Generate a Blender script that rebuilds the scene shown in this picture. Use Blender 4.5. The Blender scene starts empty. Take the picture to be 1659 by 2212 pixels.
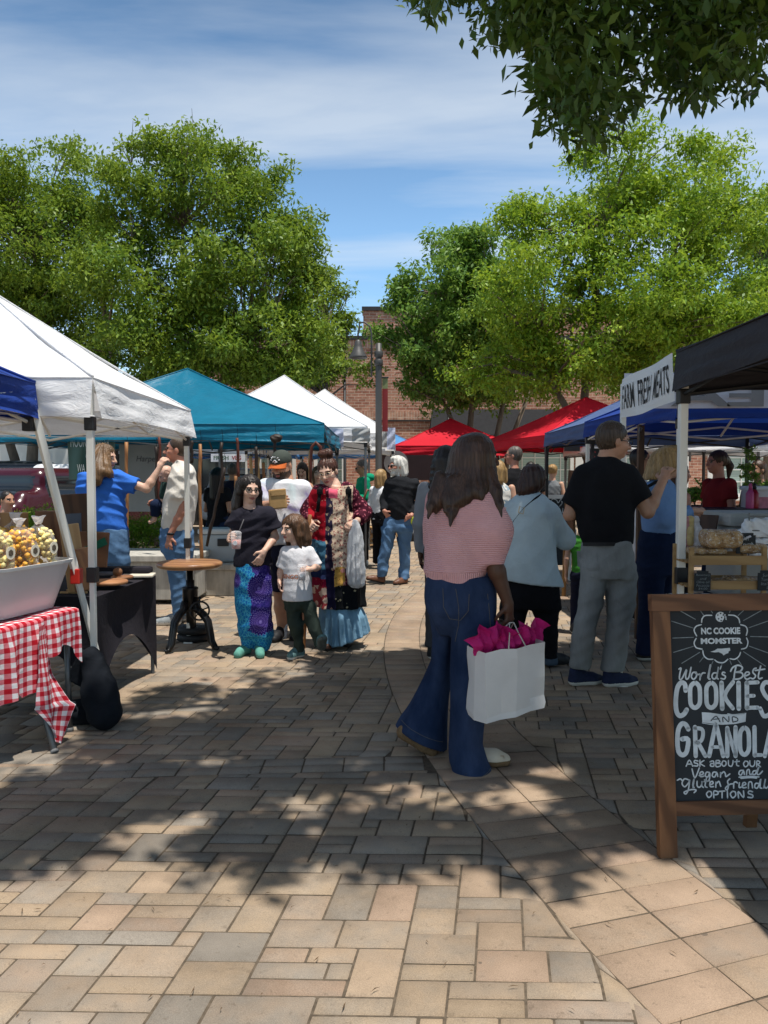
import bpy, bmesh, math, random
import numpy as np
from mathutils import Vector, Matrix
from math import sin, cos, pi, radians, atan2, sqrt

random.seed(7)
SC = bpy.context.scene
COL = SC.collection

# ------------------------------------------------------------------ camera
CAM_H, FPX, CX, CY = 1.454, 1661.0, 829.5, 1106.0
PITCH = math.atan((1106.0 - 1032.0) / FPX)
cam_d = bpy.data.cameras.new("camera")
cam = bpy.data.objects.new("camera", cam_d)
COL.objects.link(cam)
cam.location = (0, 0, CAM_H)
cam.rotation_euler = (pi / 2 - PITCH, 0, 0)
cam_d.sensor_fit = 'HORIZONTAL'
cam_d.sensor_width = 24.0
cam_d.lens = 24.0 * FPX / 1659.0
cam_d.clip_start = 0.05
cam_d.clip_end = 3000
SC.camera = cam

# ------------------------------------------------------------------ sky, sun, exposure
SUN_TO = Vector((0.17, -0.15, 1.0)).normalized()
SUN_EL = math.asin(SUN_TO.z)
world = bpy.data.worlds.new("World")
SC.world = world
world.use_nodes = True
wn = world.node_tree.nodes
wl = world.node_tree.links
wn.clear()
w_out = wn.new('ShaderNodeOutputWorld')
w_bg = wn.new('ShaderNodeBackground')
w_bg.inputs['Strength'].default_value = 0.125
sky = wn.new('ShaderNodeTexSky')
sky.sky_type = 'NISHITA'
sky.sun_disc = False
sky.sun_elevation = SUN_EL
sky.sun_rotation = atan2(SUN_TO.x, SUN_TO.y)
sky.altitude = 100
sky.air_density = 1.0
sky.dust_density = 0.3
sky.ozone_density = 2.2
# thin streaky cloud: project the view direction on a flat layer overhead, stretch it, threshold a noise
tc = wn.new('ShaderNodeTexCoord')
sep = wn.new('ShaderNodeSeparateXYZ')
wl.new(tc.outputs['Generated'], sep.inputs[0])
def wmath(op, a, b=None, clamp=False):
    n = wn.new('ShaderNodeMath'); n.operation = op; n.use_clamp = clamp
    for i, v in enumerate((a, b)):
        if v is None: continue
        if isinstance(v, (int, float)): n.inputs[i].default_value = v
        else: wl.new(v, n.inputs[i])
    return n.outputs[0]
zc = wmath('MAXIMUM', wmath('ADD', sep.outputs[2], 0.06), 0.03)
ux = wmath('DIVIDE', sep.outputs[0], zc)
uy = wmath('DIVIDE', sep.outputs[1], zc)
comb = wn.new('ShaderNodeCombineXYZ')
wl.new(ux, comb.inputs[0]); wl.new(uy, comb.inputs[1])
mp = wn.new('ShaderNodeMapping')
mp.inputs['Rotation'].default_value = (0, 0, radians(-36))
mp.inputs['Scale'].default_value = (0.42, 1.5, 1)
mp.inputs['Location'].default_value = (7.7, 3.1, 0)
wl.new(comb.outputs[0], mp.inputs[0])
nz = wn.new('ShaderNodeTexNoise')
nz.inputs['Scale'].default_value = 1.0
nz.inputs['Detail'].default_value = 9
nz.inputs['Roughness'].default_value = 0.52
nz.inputs['Distortion'].default_value = 0.35
wl.new(mp.outputs[0], nz.inputs['Vector'])
cr = wn.new('ShaderNodeValToRGB')
cr.color_ramp.elements[0].position = 0.43
cr.color_ramp.elements[0].color = (0, 0, 0, 1)
cr.color_ramp.elements[1].position = 0.64
cr.color_ramp.elements[1].color = (1, 1, 1, 1)
wl.new(nz.outputs[0], cr.inputs[0])
mixc = wn.new('ShaderNodeMix'); mixc.data_type = 'RGBA'
wl.new(wmath('MULTIPLY', cr.outputs[0], 0.52), mixc.inputs[0])
# added gain: brighter low sky, zenith out of view dimmed to deepen ground shade
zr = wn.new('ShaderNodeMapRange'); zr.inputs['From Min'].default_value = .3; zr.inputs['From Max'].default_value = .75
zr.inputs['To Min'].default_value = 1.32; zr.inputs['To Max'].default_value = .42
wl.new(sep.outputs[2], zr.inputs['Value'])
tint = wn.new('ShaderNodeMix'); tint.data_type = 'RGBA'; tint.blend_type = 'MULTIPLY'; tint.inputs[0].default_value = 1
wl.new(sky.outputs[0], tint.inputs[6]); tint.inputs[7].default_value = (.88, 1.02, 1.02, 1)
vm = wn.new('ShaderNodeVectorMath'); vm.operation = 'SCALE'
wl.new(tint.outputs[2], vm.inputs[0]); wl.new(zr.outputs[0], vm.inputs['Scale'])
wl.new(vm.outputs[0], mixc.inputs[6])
mixc.inputs[7].default_value = (5.9, 6.3, 6.6, 1)
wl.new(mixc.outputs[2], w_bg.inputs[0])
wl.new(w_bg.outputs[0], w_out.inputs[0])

sun_d = bpy.data.lights.new("sun", 'SUN')
sun_d.energy = 5.0
sun_d.angle = radians(0.55)
sun_d.color = (1.0, 0.955, 0.88)
sun = bpy.data.objects.new("sun", sun_d)
COL.objects.link(sun)
sun.rotation_euler = SUN_TO.to_track_quat('Z', 'Y').to_euler()
sun.location = SUN_TO * 40

SC.view_settings.view_transform = 'Standard'
SC.view_settings.look = 'None'
SC.view_settings.gamma = 1
SC.view_settings.exposure = 0.24
SC.render.engine = 'CYCLES'
SC.cycles.max_bounces = 8
SC.cycles.transparent_max_bounces = 12

# ------------------------------------------------------------------ points from the picture: a ray, cut at a distance or at the ground
def ray(px, py):
    u, v = (px - CX) / FPX, (py - CY) / FPX
    return Vector((u, cos(PITCH) - v * sin(PITCH), -sin(PITCH) - v * cos(PITCH)))
def P(px, py, Y):
    d = ray(px, py); t = Y / d.y
    return Vector((d.x * t, Y, CAM_H + d.z * t))
def G(px, py, z=0.0):
    d = ray(px, py); t = (CAM_H - z) / -d.z
    return Vector((d.x * t, d.y * t, z))
# ------------------------------------------------------------------ materials
MATS = {}
def _nt(name):
    m = bpy.data.materials.new(name); m.use_nodes = True
    nt = m.node_tree
    return m, nt, nt.nodes['Principled BSDF'], nt.nodes['Material Output']
class NG:
    """small node-graph helper"""
    def __init__(s, name):
        s.m, s.nt, s.b, s.o = _nt(name)
        s.n, s.l = s.nt.nodes, s.nt.links
        s.tc = s.n.new('ShaderNodeTexCoord')
    def put(s, sock, v):
        if isinstance(v, bpy.types.NodeSocket): s.l.new(v, sock)
        elif v is not None:
            if hasattr(sock.default_value, '__len__') and not hasattr(v, '__len__'): v = (v, v, v)
            if hasattr(v, '__len__') and len(sock.default_value) == 4 and len(v) == 3: v = (*v, 1)
            sock.default_value = v
    def math(s, op, a, b=None, c=None, clamp=False):
        n = s.n.new('ShaderNodeMath'); n.operation = op; n.use_clamp = clamp
        for i, v in enumerate((a, b, c)):
            if v is not None: s.put(n.inputs[i], v)
        return n.outputs[0]
    def coord(s, scale=(1, 1, 1), rot=(0, 0, 0), loc=(0, 0, 0), src='Object'):
        n = s.n.new('ShaderNodeMapping')
        s.l.new(s.tc.outputs[src], n.inputs[0])
        n.inputs['Scale'].default_value = scale; n.inputs['Rotation'].default_value = rot; n.inputs['Location'].default_value = loc
        return n.outputs[0]
    def sep(s, v):
        n = s.n.new('ShaderNodeSeparateXYZ'); s.l.new(v, n.inputs[0]); return n.outputs
    def comb(s, x, y, z):
        n = s.n.new('ShaderNodeCombineXYZ')
        for i, v in enumerate((x, y, z)): s.put(n.inputs[i], v)
        return n.outputs[0]
    def noise(s, vec, scale=5, detail=4, rough=.55, dist=0.0, col=False):
        n = s.n.new('ShaderNodeTexNoise'); s.l.new(vec, n.inputs['Vector'])
        n.inputs['Scale'].default_value = scale; n.inputs['Detail'].default_value = detail
        n.inputs['Roughness'].default_value = rough; n.inputs['Distortion'].default_value = dist
        return n.outputs[1 if col else 0]
    def vor(s, vec, scale=5, feature='F1', rnd=1.0, out=0):
        n = s.n.new('ShaderNodeTexVoronoi'); n.feature = feature; s.l.new(vec, n.inputs['Vector'])
        n.inputs['Scale'].default_value = scale; n.inputs['Randomness'].default_value = rnd
        return n.outputs[out]
    def wave(s, vec, scale=5, dist=0.0, dscale=1.0, dir='X', typ='BANDS', prof='SIN'):
        n = s.n.new('ShaderNodeTexWave'); s.l.new(vec, n.inputs['Vector']); n.wave_type = typ; n.wave_profile = prof
        if typ == 'BANDS': n.bands_direction = dir
        n.inputs['Scale'].default_value = scale; n.inputs['Distortion'].default_value = dist; n.inputs['Detail Scale'].default_value = dscale
        return n.outputs[1]
    def ramp(s, f, stops, interp='LINEAR'):
        n = s.n.new('ShaderNodeValToRGB'); s.put(n.inputs[0], f); r = n.color_ramp; r.interpolation = interp
        while len(r.elements) < len(stops): r.elements.new(.5)
        for e, (p, c) in zip(r.elements, stops):
            e.position = p; e.color = (*c, 1) if hasattr(c, '__len__') else (c, c, c, 1)
        return n.outputs[0]
    def mix(s, f, a, b, mode='MIX'):
        n = s.n.new('ShaderNodeMix'); n.data_type = 'RGBA'; n.blend_type = mode
        s.put(n.inputs[0], f); s.put(n.inputs[6], a); s.put(n.inputs[7], b); return n.outputs[2]
    def attr(s, name, out=0):
        n = s.n.new('ShaderNodeAttribute'); n.attribute_name = name; return n.outputs[out]
    def bump(s, h, strength=.3, dist=.01):
        n = s.n.new('ShaderNodeBump'); s.put(n.inputs['Height'], h)
        n.inputs['Strength'].default_value = strength; n.inputs['Distance'].default_value = dist
        s.l.new(n.outputs[0], s.b.inputs['Normal']); return n.outputs[0]
    def set(s, col=None, rough=None, metal=None, spec=None, trans=None, alpha=None):
        for k, v in (('Base Color', col), ('Roughness', rough), ('Metallic', metal), ('Specular IOR Level', spec), ('Transmission Weight', trans), ('Alpha', alpha)):
            if v is not None: s.put(s.b.inputs[k], v)
    def translucent(s, fac, col):
        t = s.n.new('ShaderNodeBsdfTranslucent'); s.put(t.inputs[0], col)
        m = s.n.new('ShaderNodeMixShader'); m.inputs[0].default_value = fac
        s.l.new(s.b.outputs[0], m.inputs[1]); s.l.new(t.outputs[0], m.inputs[2]); s.l.new(m.outputs[0], s.o.inputs[0])

def M(name, col, rough=.75, var=.12, scale=6, bump=0.0, bscale=60, metal=0.0, spec=.3, trans=0.0, stretch=(1, 1, 1)):
    if name in MATS: return MATS[name]
    g = NG(name)
    v = g.noise(g.coord(stretch), scale, 5, .6)
    dk = tuple(c * (1 - var) for c in col); lt = tuple(min(1, c * (1 + var)) for c in col)
    c = g.ramp(v, [(.3, dk), (.7, lt)])
    g.set(c, rough, metal, spec)
    if bump: g.bump(g.noise(g.coord(stretch), bscale, 3, .6), bump, .004)
    if trans: g.translucent(trans, c)
    MATS[name] = g.m
    return g.m

def cloth(name, col, var=.10, trans=0.0, weave=True, rough=.9):
    """woven cloth: faint large-scale fading, a fine weave and soft crumple in the bump"""
    if name in MATS: return MATS[name]
    g = NG(name)
    v = g.noise(g.coord(), 7, 5, .6)
    dk = tuple(c * (1 - var) for c in col); lt = tuple(min(1, c * (1 + var)) for c in col)
    c = g.ramp(v, [(.3, dk), (.7, lt)])
    g.set(c, rough, 0, .15)
    h = g.math('ADD', g.math('MULTIPLY', g.noise(g.coord(), 14, 3, .6, 1.2), 1.0), g.math('MULTIPLY', g.noise(g.coord(), 350, 2, .5), .12))
    g.bump(h, .45, .012)
    if trans: g.translucent(trans, c)
    MATS[name] = g.m
    return g.m

def denim(name, col, fade=.5):
    if name in MATS: return MATS[name]
    g = NG(name)
    v = g.noise(g.coord((1, 1, .5)), 5, 5, .6)
    f = g.noise(g.coord((1, 1, .12)), 160, 2, .5)
    lt = tuple(min(1, c * (1 + fade) + .03 * fade) for c in col)
    c = g.mix(g.math('MULTIPLY', f, .35), g.ramp(v, [(.35, col), (.72, lt)]), tuple(c * .6 for c in col))
    g.set(c, .9, 0, .12)
    h = g.math('ADD', g.noise(g.coord((1, 1, .8)), 11, 3, .6, 1.0), g.math('MULTIPLY', f, .1))
    g.bump(h, .5, .014)
    MATS[name] = g.m
    return g.m

def wood(name, col, dark, scale=9, stretch=(.12, 1, 1), rough=.55):
    if name in MATS: return MATS[name]
    g = NG(name)
    w = g.wave(g.coord(stretch), scale, 5.5, 1.2, 'DIAGONAL')
    n = g.noise(g.coord(tuple(s * 3 for s in stretch)), 22, 5, .65)
    c = g.mix(g.ramp(w, [(.2, 0.0), (.85, .75)]), col, dark)
    c = g.mix(g.math('MULTIPLY', n, .5), c, dark)
    g.set(c, rough, 0, .3)
    g.bump(n, .2, .004)
    MATS[name] = g.m
    return g.m

# ------------------------------------------------------------------ meshes and objects
def new_obj(name, V, Fc, mats, parent=None, smooth=True, fm=None, loc=None):
    me = bpy.data.meshes.new(name)
    V = np.asarray(V, dtype=np.float32).reshape(-1, 3)
    if isinstance(Fc, np.ndarray):
        nf, k = Fc.shape
        me.vertices.add(len(V)); me.vertices.foreach_set('co', V.ravel())
        me.loops.add(nf * k); me.loops.foreach_set('vertex_index', Fc.astype(np.int32).ravel())
        me.polygons.add(nf)
        me.polygons.foreach_set('loop_start', np.arange(0, nf * k, k, dtype=np.int32))
        me.update(calc_edges=True)
    else:
        me.from_pydata([tuple(map(float, v)) for v in V], [], Fc); me.update()
    if not isinstance(mats, (list, tuple)): mats = [mats]
    for m in mats: me.materials.append(m)
    if smooth: me.polygons.foreach_set('use_smooth', np.ones(len(me.polygons), dtype=bool))
    if fm is not None: me.polygons.foreach_set('material_index', np.asarray(fm, dtype=np.int32))
    o = bpy.data.objects.new(name, me)
    COL.objects.link(o)
    if parent is not None: o.parent = parent
    if loc is not None: o.location = loc
    return o

def tag(o, label=None, cat=None, group=None, kind=None):
    if label: o['label'] = label
    if cat: o['category'] = cat
    if group: o['group'] = group
    if kind: o['kind'] = kind
    return o
def thing(name, label, cat, loc=(0, 0, 0), rz=0.0, group=None):
    o = bpy.data.objects.new(name, None); COL.objects.link(o)
    o.empty_display_size = .1
    o.location = loc; o.rotation_euler = (0, 0, rz)
    return tag(o, label, cat, group)
def kids(o): return [c for c in COL.objects if c.parent == o]
def dup(root, label=None, loc=None, rz=None):
    r = root.copy(); COL.objects.link(r)
    if loc is not None: r.location = loc
    if rz is not None: r.rotation_euler = (0, 0, rz)
    if label: r['label'] = label
    for c in kids(root):
        d = c.copy(); COL.objects.link(d); d.parent = r
        for e in kids(c):
            h = e.copy(); COL.objects.link(h); h.parent = d
    return r

class MB:
    """collects shapes into one mesh"""
    def __init__(s): s.V, s.F, s.mi, s.cur = [], [], [], 0
    def add(s, vs, fs):
        b = len(s.V); s.V += [tuple(v) for v in vs]
        s.F += [tuple(b + i for i in f) for f in fs]; s.mi += [s.cur] * len(fs)
    def box(s, c, size, R=None, bev=0.0):
        hx, hy, hz = (x / 2 for x in size)
        c = Vector(c)
        if bev <= 0:
            vs = [Vector((x, y, z)) for x in (-hx, hx) for y in (-hy, hy) for z in (-hz, hz)]
            fs = [(0, 1, 3, 2), (4, 6, 7, 5), (0, 4, 5, 1), (2, 3, 7, 6), (0, 2, 6, 4), (1, 5, 7, 3)]
        else:
            b = min(bev, hx * .9, hy * .9, hz * .9)
            bm = bmesh.new(); bmesh.ops.create_cube(bm, size=1)
            for v in bm.verts: v.co = Vector((v.co.x * 2 * hx, v.co.y * 2 * hy, v.co.z * 2 * hz))
            bmesh.ops.bevel(bm, geom=list(bm.edges), offset=b, segments=2, affect='EDGES', profile=.6)
            bm.verts.index_update()
            vs = [v.co.copy() for v in bm.verts]; fs = [tuple(v.index for v in f.verts) for f in bm.faces]; bm.free()
        if R is not None: vs = [R @ v for v in vs]
        s.add([v + c for v in vs], fs)
    def tube(s, pts, r, n=10, caps=True, flat=None):
        """tube through pts with radius (number or list); flat squashes it along a direction"""
        pts = [Vector(p) for p in pts]
        rs = r if hasattr(r, '__len__') else [r] * len(pts)
        ref = Vector((0, 0, 1))
        d0 = (pts[1] - pts[0]).normalized()
        if abs(d0.dot(ref)) > .9: ref = Vector((0, 1, 0))
        up = (ref - d0 * ref.dot(d0)).normalized()
        vs, fs = [], []
        for i, p in enumerate(pts):
            d = (pts[min(i + 1, len(pts) - 1)] - pts[max(i - 1, 0)]).normalized()
            up = (up - d * up.dot(d)).normalized()
            sd = d.cross(up)
            for k in range(n):
                a = 2 * pi * k / n
                vs.append(p + (up * cos(a) + sd * sin(a)) * rs[i])
        for i in range(len(pts) - 1):
            for k in range(n):
                fs.append((i * n + k, i * n + (k + 1) % n, (i + 1) * n + (k + 1) % n, (i + 1) * n + k))
        if caps:
            fs.append(tuple(range(n))[::-1]); fs.append(tuple((len(pts) - 1) * n + k for k in range(n)))
        s.add(vs, fs)
    def lathe(s, prof, c=(0, 0, 0), n=24, R=None, caps=True):
        c = Vector(c); vs, fs = [], []
        for r, z in prof:
            for k in range(n):
                a = 2 * pi * k / n; v = Vector((r * cos(a), r * sin(a), z))
                vs.append((R @ v if R is not None else v) + c)
        for i in range(len(prof) - 1):
            for k in range(n):
                fs.append((i * n + k, i * n + (k + 1) % n, (i + 1) * n + (k + 1) % n, (i + 1) * n + k))
        if caps:
            fs.append(tuple(range(n))[::-1]); fs.append(tuple((len(prof) - 1) * n + k for k in range(n)))
        s.add(vs, fs)
    def prism(s, poly, O, e1, e2, e3, th):
        """outline poly (a,b) in the plane O,e1,e2, thickened by th along e3"""
        n = len(poly)
        vs = [O + e1 * a + e2 * b for a, b in poly] + [O + e1 * a + e2 * b + e3 * th for a, b in poly]
        fs = [tuple(range(n))[::-1], tuple(range(n, 2 * n))] + [(i, (i + 1) % n, n + (i + 1) % n, n + i) for i in range(n)]
        s.add(vs, fs)
    def grid(s, fn, nu, nv):
        vs = [fn(i / nu, j / nv) for j in range(nv + 1) for i in range(nu + 1)]
        fs = [(j * (nu + 1) + i, j * (nu + 1) + i + 1, (j + 1) * (nu + 1) + i + 1, (j + 1) * (nu + 1) + i) for j in range(nv) for i in range(nu)]
        s.add(vs, fs)
    def build(s, name, mats, parent=None, smooth=False, loc=None):
        return new_obj(name, s.V, s.F, mats, parent, smooth, s.mi, loc)

def smooth_by_angle(o, deg=35):
    me = o.data
    bm = bmesh.new(); bm.from_mesh(me)
    for f in bm.faces: f.smooth = True
    for e in bm.edges:
        if len(e.link_faces) == 2 and e.calc_face_angle(0) > radians(deg): e.smooth = False
        elif len(e.link_faces) != 2: e.smooth = False
    bm.to_mesh(me); bm.free()
    return o

# ------------------------------------------------------------------ lettering (built-in font, turned into thin mesh)
def text_geo(txt, size=1.0, bold=0.0, shear=0.0, spacing=1.0, align='CENTER'):
    cu = bpy.data.curves.new("txt", 'FONT')
    cu.body = txt; cu.size = size; cu.offset = bold; cu.shear = shear; cu.space_character = spacing
    cu.align_x = align; cu.align_y = 'CENTER'; cu.resolution_u = 3
    o = bpy.data.objects.new("txt", cu); COL.objects.link(o)
    dg = bpy.context.evaluated_depsgraph_get()
    me = o.evaluated_get(dg).to_mesh()
    V = [v.co.copy() for v in me.vertices]; Fs = [tuple(p.vertices) for p in me.polygons]
    o.evaluated_get(dg).to_mesh_clear()
    bpy.data.objects.remove(o); bpy.data.curves.remove(cu)
    return V, Fs
TEXTS = {}
def text_on(mb, txt, O, e1, e2, size, w=None, bold=0.0, shear=0.0, align='CENTER'):
    """adds a word to mb at O in the plane e1 (reading direction), e2 (up); w stretches it to that width"""
    V, Fs = TEXTS[(txt, bold, shear)] if (txt, bold, shear) in TEXTS else text_geo(txt, 1.0, bold, shear)
    TEXTS[(txt, bold, shear)] = (V, Fs)
    x0, x1 = min(v.x for v in V), max(v.x for v in V)
    y0, y1 = min(v.y for v in V), max(v.y for v in V)
    sy = size / max(.01, y1 - y0); sx = (w / (x1 - x0)) if w else sy
    mb.add([O + e1 * ((v.x - (x0 + x1) / 2) * sx) + e2 * ((v.y - (y0 + y1) / 2) * sy) for v in V], Fs)
def stroke(mb, pts, w, O, e1, e2, closed=False, cap=4):
    """flat brush stroke of width w through (a,b) points in the plane O,e1,e2"""
    p = [Vector((a, b)) for a, b in pts]
    if closed: p.append(p[0])
    q = []
    for i in range(len(p) - 1):            # Catmull-Rom smoothing
        a = p[i - 1] if i > 0 else (p[-2] if closed else p[i]); b, c = p[i], p[i + 1]
        d = p[i + 2] if i + 2 < len(p) else (p[1] if closed else p[i + 1])
        for k in range(4):
            t = k / 4
            q.append(.5 * ((2 * b) + (c - a) * t + (2 * a - 5 * b + 4 * c - d) * t * t + (3 * b - a - 3 * c + d) * t ** 3))
    q.append(p[-1])
    vs, fs = [], []
    for i, v in enumerate(q):
        t = (q[min(i + 1, len(q) - 1)] - q[max(i - 1, 0)])
        t = t.normalized() if t.length > 1e-9 else Vector((1, 0))
        nrm = Vector((-t.y, t.x)) * w / 2
        for s_ in (1, -1):
            z = v + nrm * s_; vs.append(O + e1 * z.x + e2 * z.y)
    fs = [(2 * i, 2 * i + 1, 2 * i + 3, 2 * i + 2) for i in range(len(q) - 1)]
    mb.add(vs, fs)
    if not closed:
        for v in (q[0], q[-1]):
            mb.add([O + e1 * (v.x + cos(2 * pi * k / 8) * w / 2) + e2 * (v.y + sin(2 * pi * k / 8) * w / 2) for k in range(8)], [tuple(range(8))])
# ================================================================== THE SETTING
rng = np.random.default_rng(11)
# ---- paving: one base sheet to the horizon, real bevelled pavers over the part one can see
def mat_joint():
    g = NG("joint_sand")
    n = g.noise(g.coord(), 40, 5, .7)
    g.set(g.ramp(n, [(.3, (.06, .048, .035)), (.7, (.14, .11, .08))]), .95, 0, .1)
    return g.m
def mat_ground_far():
    g = NG("far_paving")
    b = g.n.new('ShaderNodeTexBrick'); g.l.new(g.coord((1, 1, 1), (0, 0, radians(-5))), b.inputs[0])
    b.inputs['Scale'].default_value = 3.4; b.inputs['Mortar Size'].default_value = .012
    b.inputs['Color1'].default_value = (.42, .32, .225, 1); b.inputs['Color2'].default_value = (.33, .27, .21, 1); b.inputs['Mortar'].default_value = (.16, .13, .10, 1)
    n = g.noise(g.coord(), 1.3, 5, .6)
    g.set(g.mix(g.math('MULTIPLY', n, .45), b.outputs[0], (.36, .28, .2)), .92, 0, .15)
    return g.m
def mat_paver():
    g = NG("paver")
    tone = g.attr("tone", 0)
    big = g.noise(g.coord((1, 1, .1)), 9, 4, .6)
    fine = g.noise(g.coord(), 330, 3, .7)
    fine2 = g.vor(g.coord(), 420, 'F1')
    s = g.sep(tone)
    grey = (.26, .226, .186)
    tan = (.365, .276, .188)
    rose = (.335, .238, .170)
    warm = g.mix(s[1], tan, rose)
    f = g.math('ADD', g.math('MULTIPLY', g.math('SUBTRACT', big, .5), 1.5), s[0], clamp=True)
    c = g.mix(f, warm, grey)
    c = g.mix(1.0, c, g.ramp(s[2], [(0, .86), (1, 1.12)]), 'MULTIPLY')
    c = g.mix(.8, c, g.ramp(fine, [(.3, .62), (.7, 1.22)]), 'MULTIPLY')
    c = g.mix(g.math('MULTIPLY', g.math('LESS_THAN', fine2, .17), .35), c, (.13, .10, .08))
    spots = g.noise(g.coord(), 26, 3, .75)
    c = g.mix(g.ramp(spots, [(.60, 0.0), (.72, .45)]), c, (.12, .09, .065))
    gum = g.vor(g.coord((1, 1, .01)), 2.6, 'F1')
    c = g.mix(g.math('MULTIPLY', g.math('LESS_THAN', gum, .035), .6), c, (.08, .07, .06))
    stain = g.noise(g.coord(), 1.6, 6, .65)
    c = g.mix(1.0, c, g.ramp(stain, [(.33, .70), (.6, 1.08)]), 'MULTIPLY')
    g.set(c, .93, 0, .15)
    g.bump(g.math('ADD', fine, g.math('MULTIPLY', big, .4)), .55, .004)
    return g.m
MP = mat_paver()
gp = [(-400, -60), (400, -60), (400, 1200), (-400, 1200)]
ground = new_obj("plaza_ground", [(x, y, -.012) for x, y in gp], [(0, 1, 2, 3)], mat_ground_far(), smooth=False)
tag(ground, kind='structure')
bed = new_obj("paver_bed", [(-10, .3, -.006), (10, .3, -.006), (14, 17, -.006), (-14, 17, -.006)], [(0, 1, 2, 3)], mat_joint(), smooth=False)
tag(bed, kind='structure')

def paver_mesh(name, quads, tones, top=.0, gap=.0036, bev=.0055):
    """quads: list of four ground corners, anticlockwise; each becomes a slab with a worn edge"""
    n = len(quads)
    Q = np.array(quads, dtype=np.float64)                     # n,4,2
    c = Q.mean(1, keepdims=True)
    def inset(d):
        e1 = np.roll(Q, -1, 1) - Q; e0 = Q - np.roll(Q, 1, 1)
        e1 = e1 / np.linalg.norm(e1, axis=2, keepdims=True); e0 = e0 / np.linalg.norm(e0, axis=2, keepdims=True)
        return Q + (e1 - e0) * d
    lo, hi = inset(gap), inset(gap + bev)
    dz = rng.normal(0, .0011, (n, 1)) + top
    tilt = rng.normal(0, .0035, (n, 2))
    zt = dz + ((hi - c) * tilt[:, None, :]).sum(2)
    V = np.zeros((n, 8, 3))
    V[:, :4, :2] = lo; V[:, :4, 2] = zt - bev * 1.1
    V[:, 4:, :2] = hi; V[:, 4:, 2] = zt
    b = np.arange(n)[:, None, None] * 8
    f = np.array([[4, 5, 6, 7], [0, 1, 5, 4], [1, 2, 6, 5], [2, 3, 7, 6], [3, 0, 4, 7]])[None] + b
    o = new_obj(name, V.reshape(-1, 3), f.reshape(-1, 4), MP, smooth=False)
    a = o.data.attributes.new("tone", 'FLOAT_COLOR', 'FACE')
    t = np.ones((n, 5, 4)); t[:, :, :3] = np.asarray(tones)[:, None, :]
    a.data.foreach_set('color', t.reshape(-1).astype(np.float32))
    return tag(o, kind='structure')

BC, BR0, BR1, BR2 = (13.40, 6.387), 13.40, 13.09, 12.79        # the pinkish curved band: centre and rings
# ashlar field; the two joint directions are the ones measured in the photograph
ua, ub = .073, .0755
va = Vector((1, -.022)); vb = Vector((.155, 1)).normalized()
na, nb = 480, 230
occ = np.zeros((nb, na), dtype=bool)
A0, B0 = -260, 8
quads, tones = [], []
SIZES = [((4, 2), 1.6), ((3, 1), 5), ((4, 1), 2), ((2, 2), 4), ((2, 1), 2.5), ((3, 2), 2.2), ((2, 3), 1.2)]
def in_view(x, y): return abs(x) < .56 * y + 1.9
for j in range(nb):
    i = 0
    while i < na:
        if occ[j, i]: i += 1; continue
        p0 = va * ((i + A0) * ua) + vb * ((j + B0) * ub)
        if not in_view(p0.x, p0.y): i += 1; continue
        opts, w = [], []
        for (a, b), wt in SIZES:
            if wt and j + b <= nb and i + a <= na and not occ[j:j + b, i:i + a].any():
                if a == 1 + 0 and b == 2: wt = .2
                opts.append((a, b)); w.append(wt)
        if opts: a, b = random.choices(opts, w)[0]
        else:
            a = 1
            b = 1
        occ[j:j + b, i:i + a] = True
        q = [va * ((i + A0 + s) * ua) + vb * ((j + B0 + t) * ub) for s, t in ((0, 0), (a, 0), (a, b), (0, b))]
        quads.append([(v.x, v.y) for v in q])
        r = random.random()
        tones.append((random.choice([-.1, .1, .2, .35, .5, .7]) if r < .88 else 1.1, random.random() ** 2, random.random()))
        i += a
def cross_y(x): return 3.62 + .075 * (x + 2.05) - .012 * (x + .85) ** 2
def trim(q):
    """cuts a field paver to the edge of the curved band and of the cross course; None when it is covered"""
    q = [list(p) for p in q]
    r = [math.hypot(p[0] - BC[0], p[1] - BC[1]) for p in q]
    if min(r) < BR0 and max(r) > BR2:
        lim = BR0 if sum(r) / 4 > (BR0 + BR2) / 2 else BR2
        if all(BR2 <= v <= BR0 for v in r): return None
        for p, v in zip(q, r):
            if (lim == BR0 and v < BR0) or (lim == BR2 and v > BR2):
                p[0] = BC[0] + (p[0] - BC[0]) * lim / v; p[1] = BC[1] + (p[1] - BC[1]) * lim / v
    cx_ = sum(p[0] for p in q) / 4
    if -2.05 < cx_ < .4 and math.hypot(cx_ - BC[0], q[0][1] - BC[1]) > BR0 - .05:
        d = [p[1] - cross_y(p[0]) for p in q]
        if max(d) > 0 and min(d) < .196:
            if min(d) >= 0 and max(d) <= .196: return None
            top_ = sum(d) / 4 > .098
            for p, v in zip(q, d):
                if top_ and v < .196: p[1] += .196 - v
                if not top_ and v > 0: p[1] -= v
    ar = sum(q[m][0] * q[(m + 1) % 4][1] - q[(m + 1) % 4][0] * q[m][1] for m in range(4)) / 2
    e = min(math.dist(q[m], q[(m + 1) % 4]) for m in range(4))
    return q if ar > .0009 and e > .012 else None
TQ = [(trim(q), t) for q, t in zip(quads, tones)]
paver_mesh("plaza_pavers", [q for q, t in TQ if q], [t for q, t in TQ if q])
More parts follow.
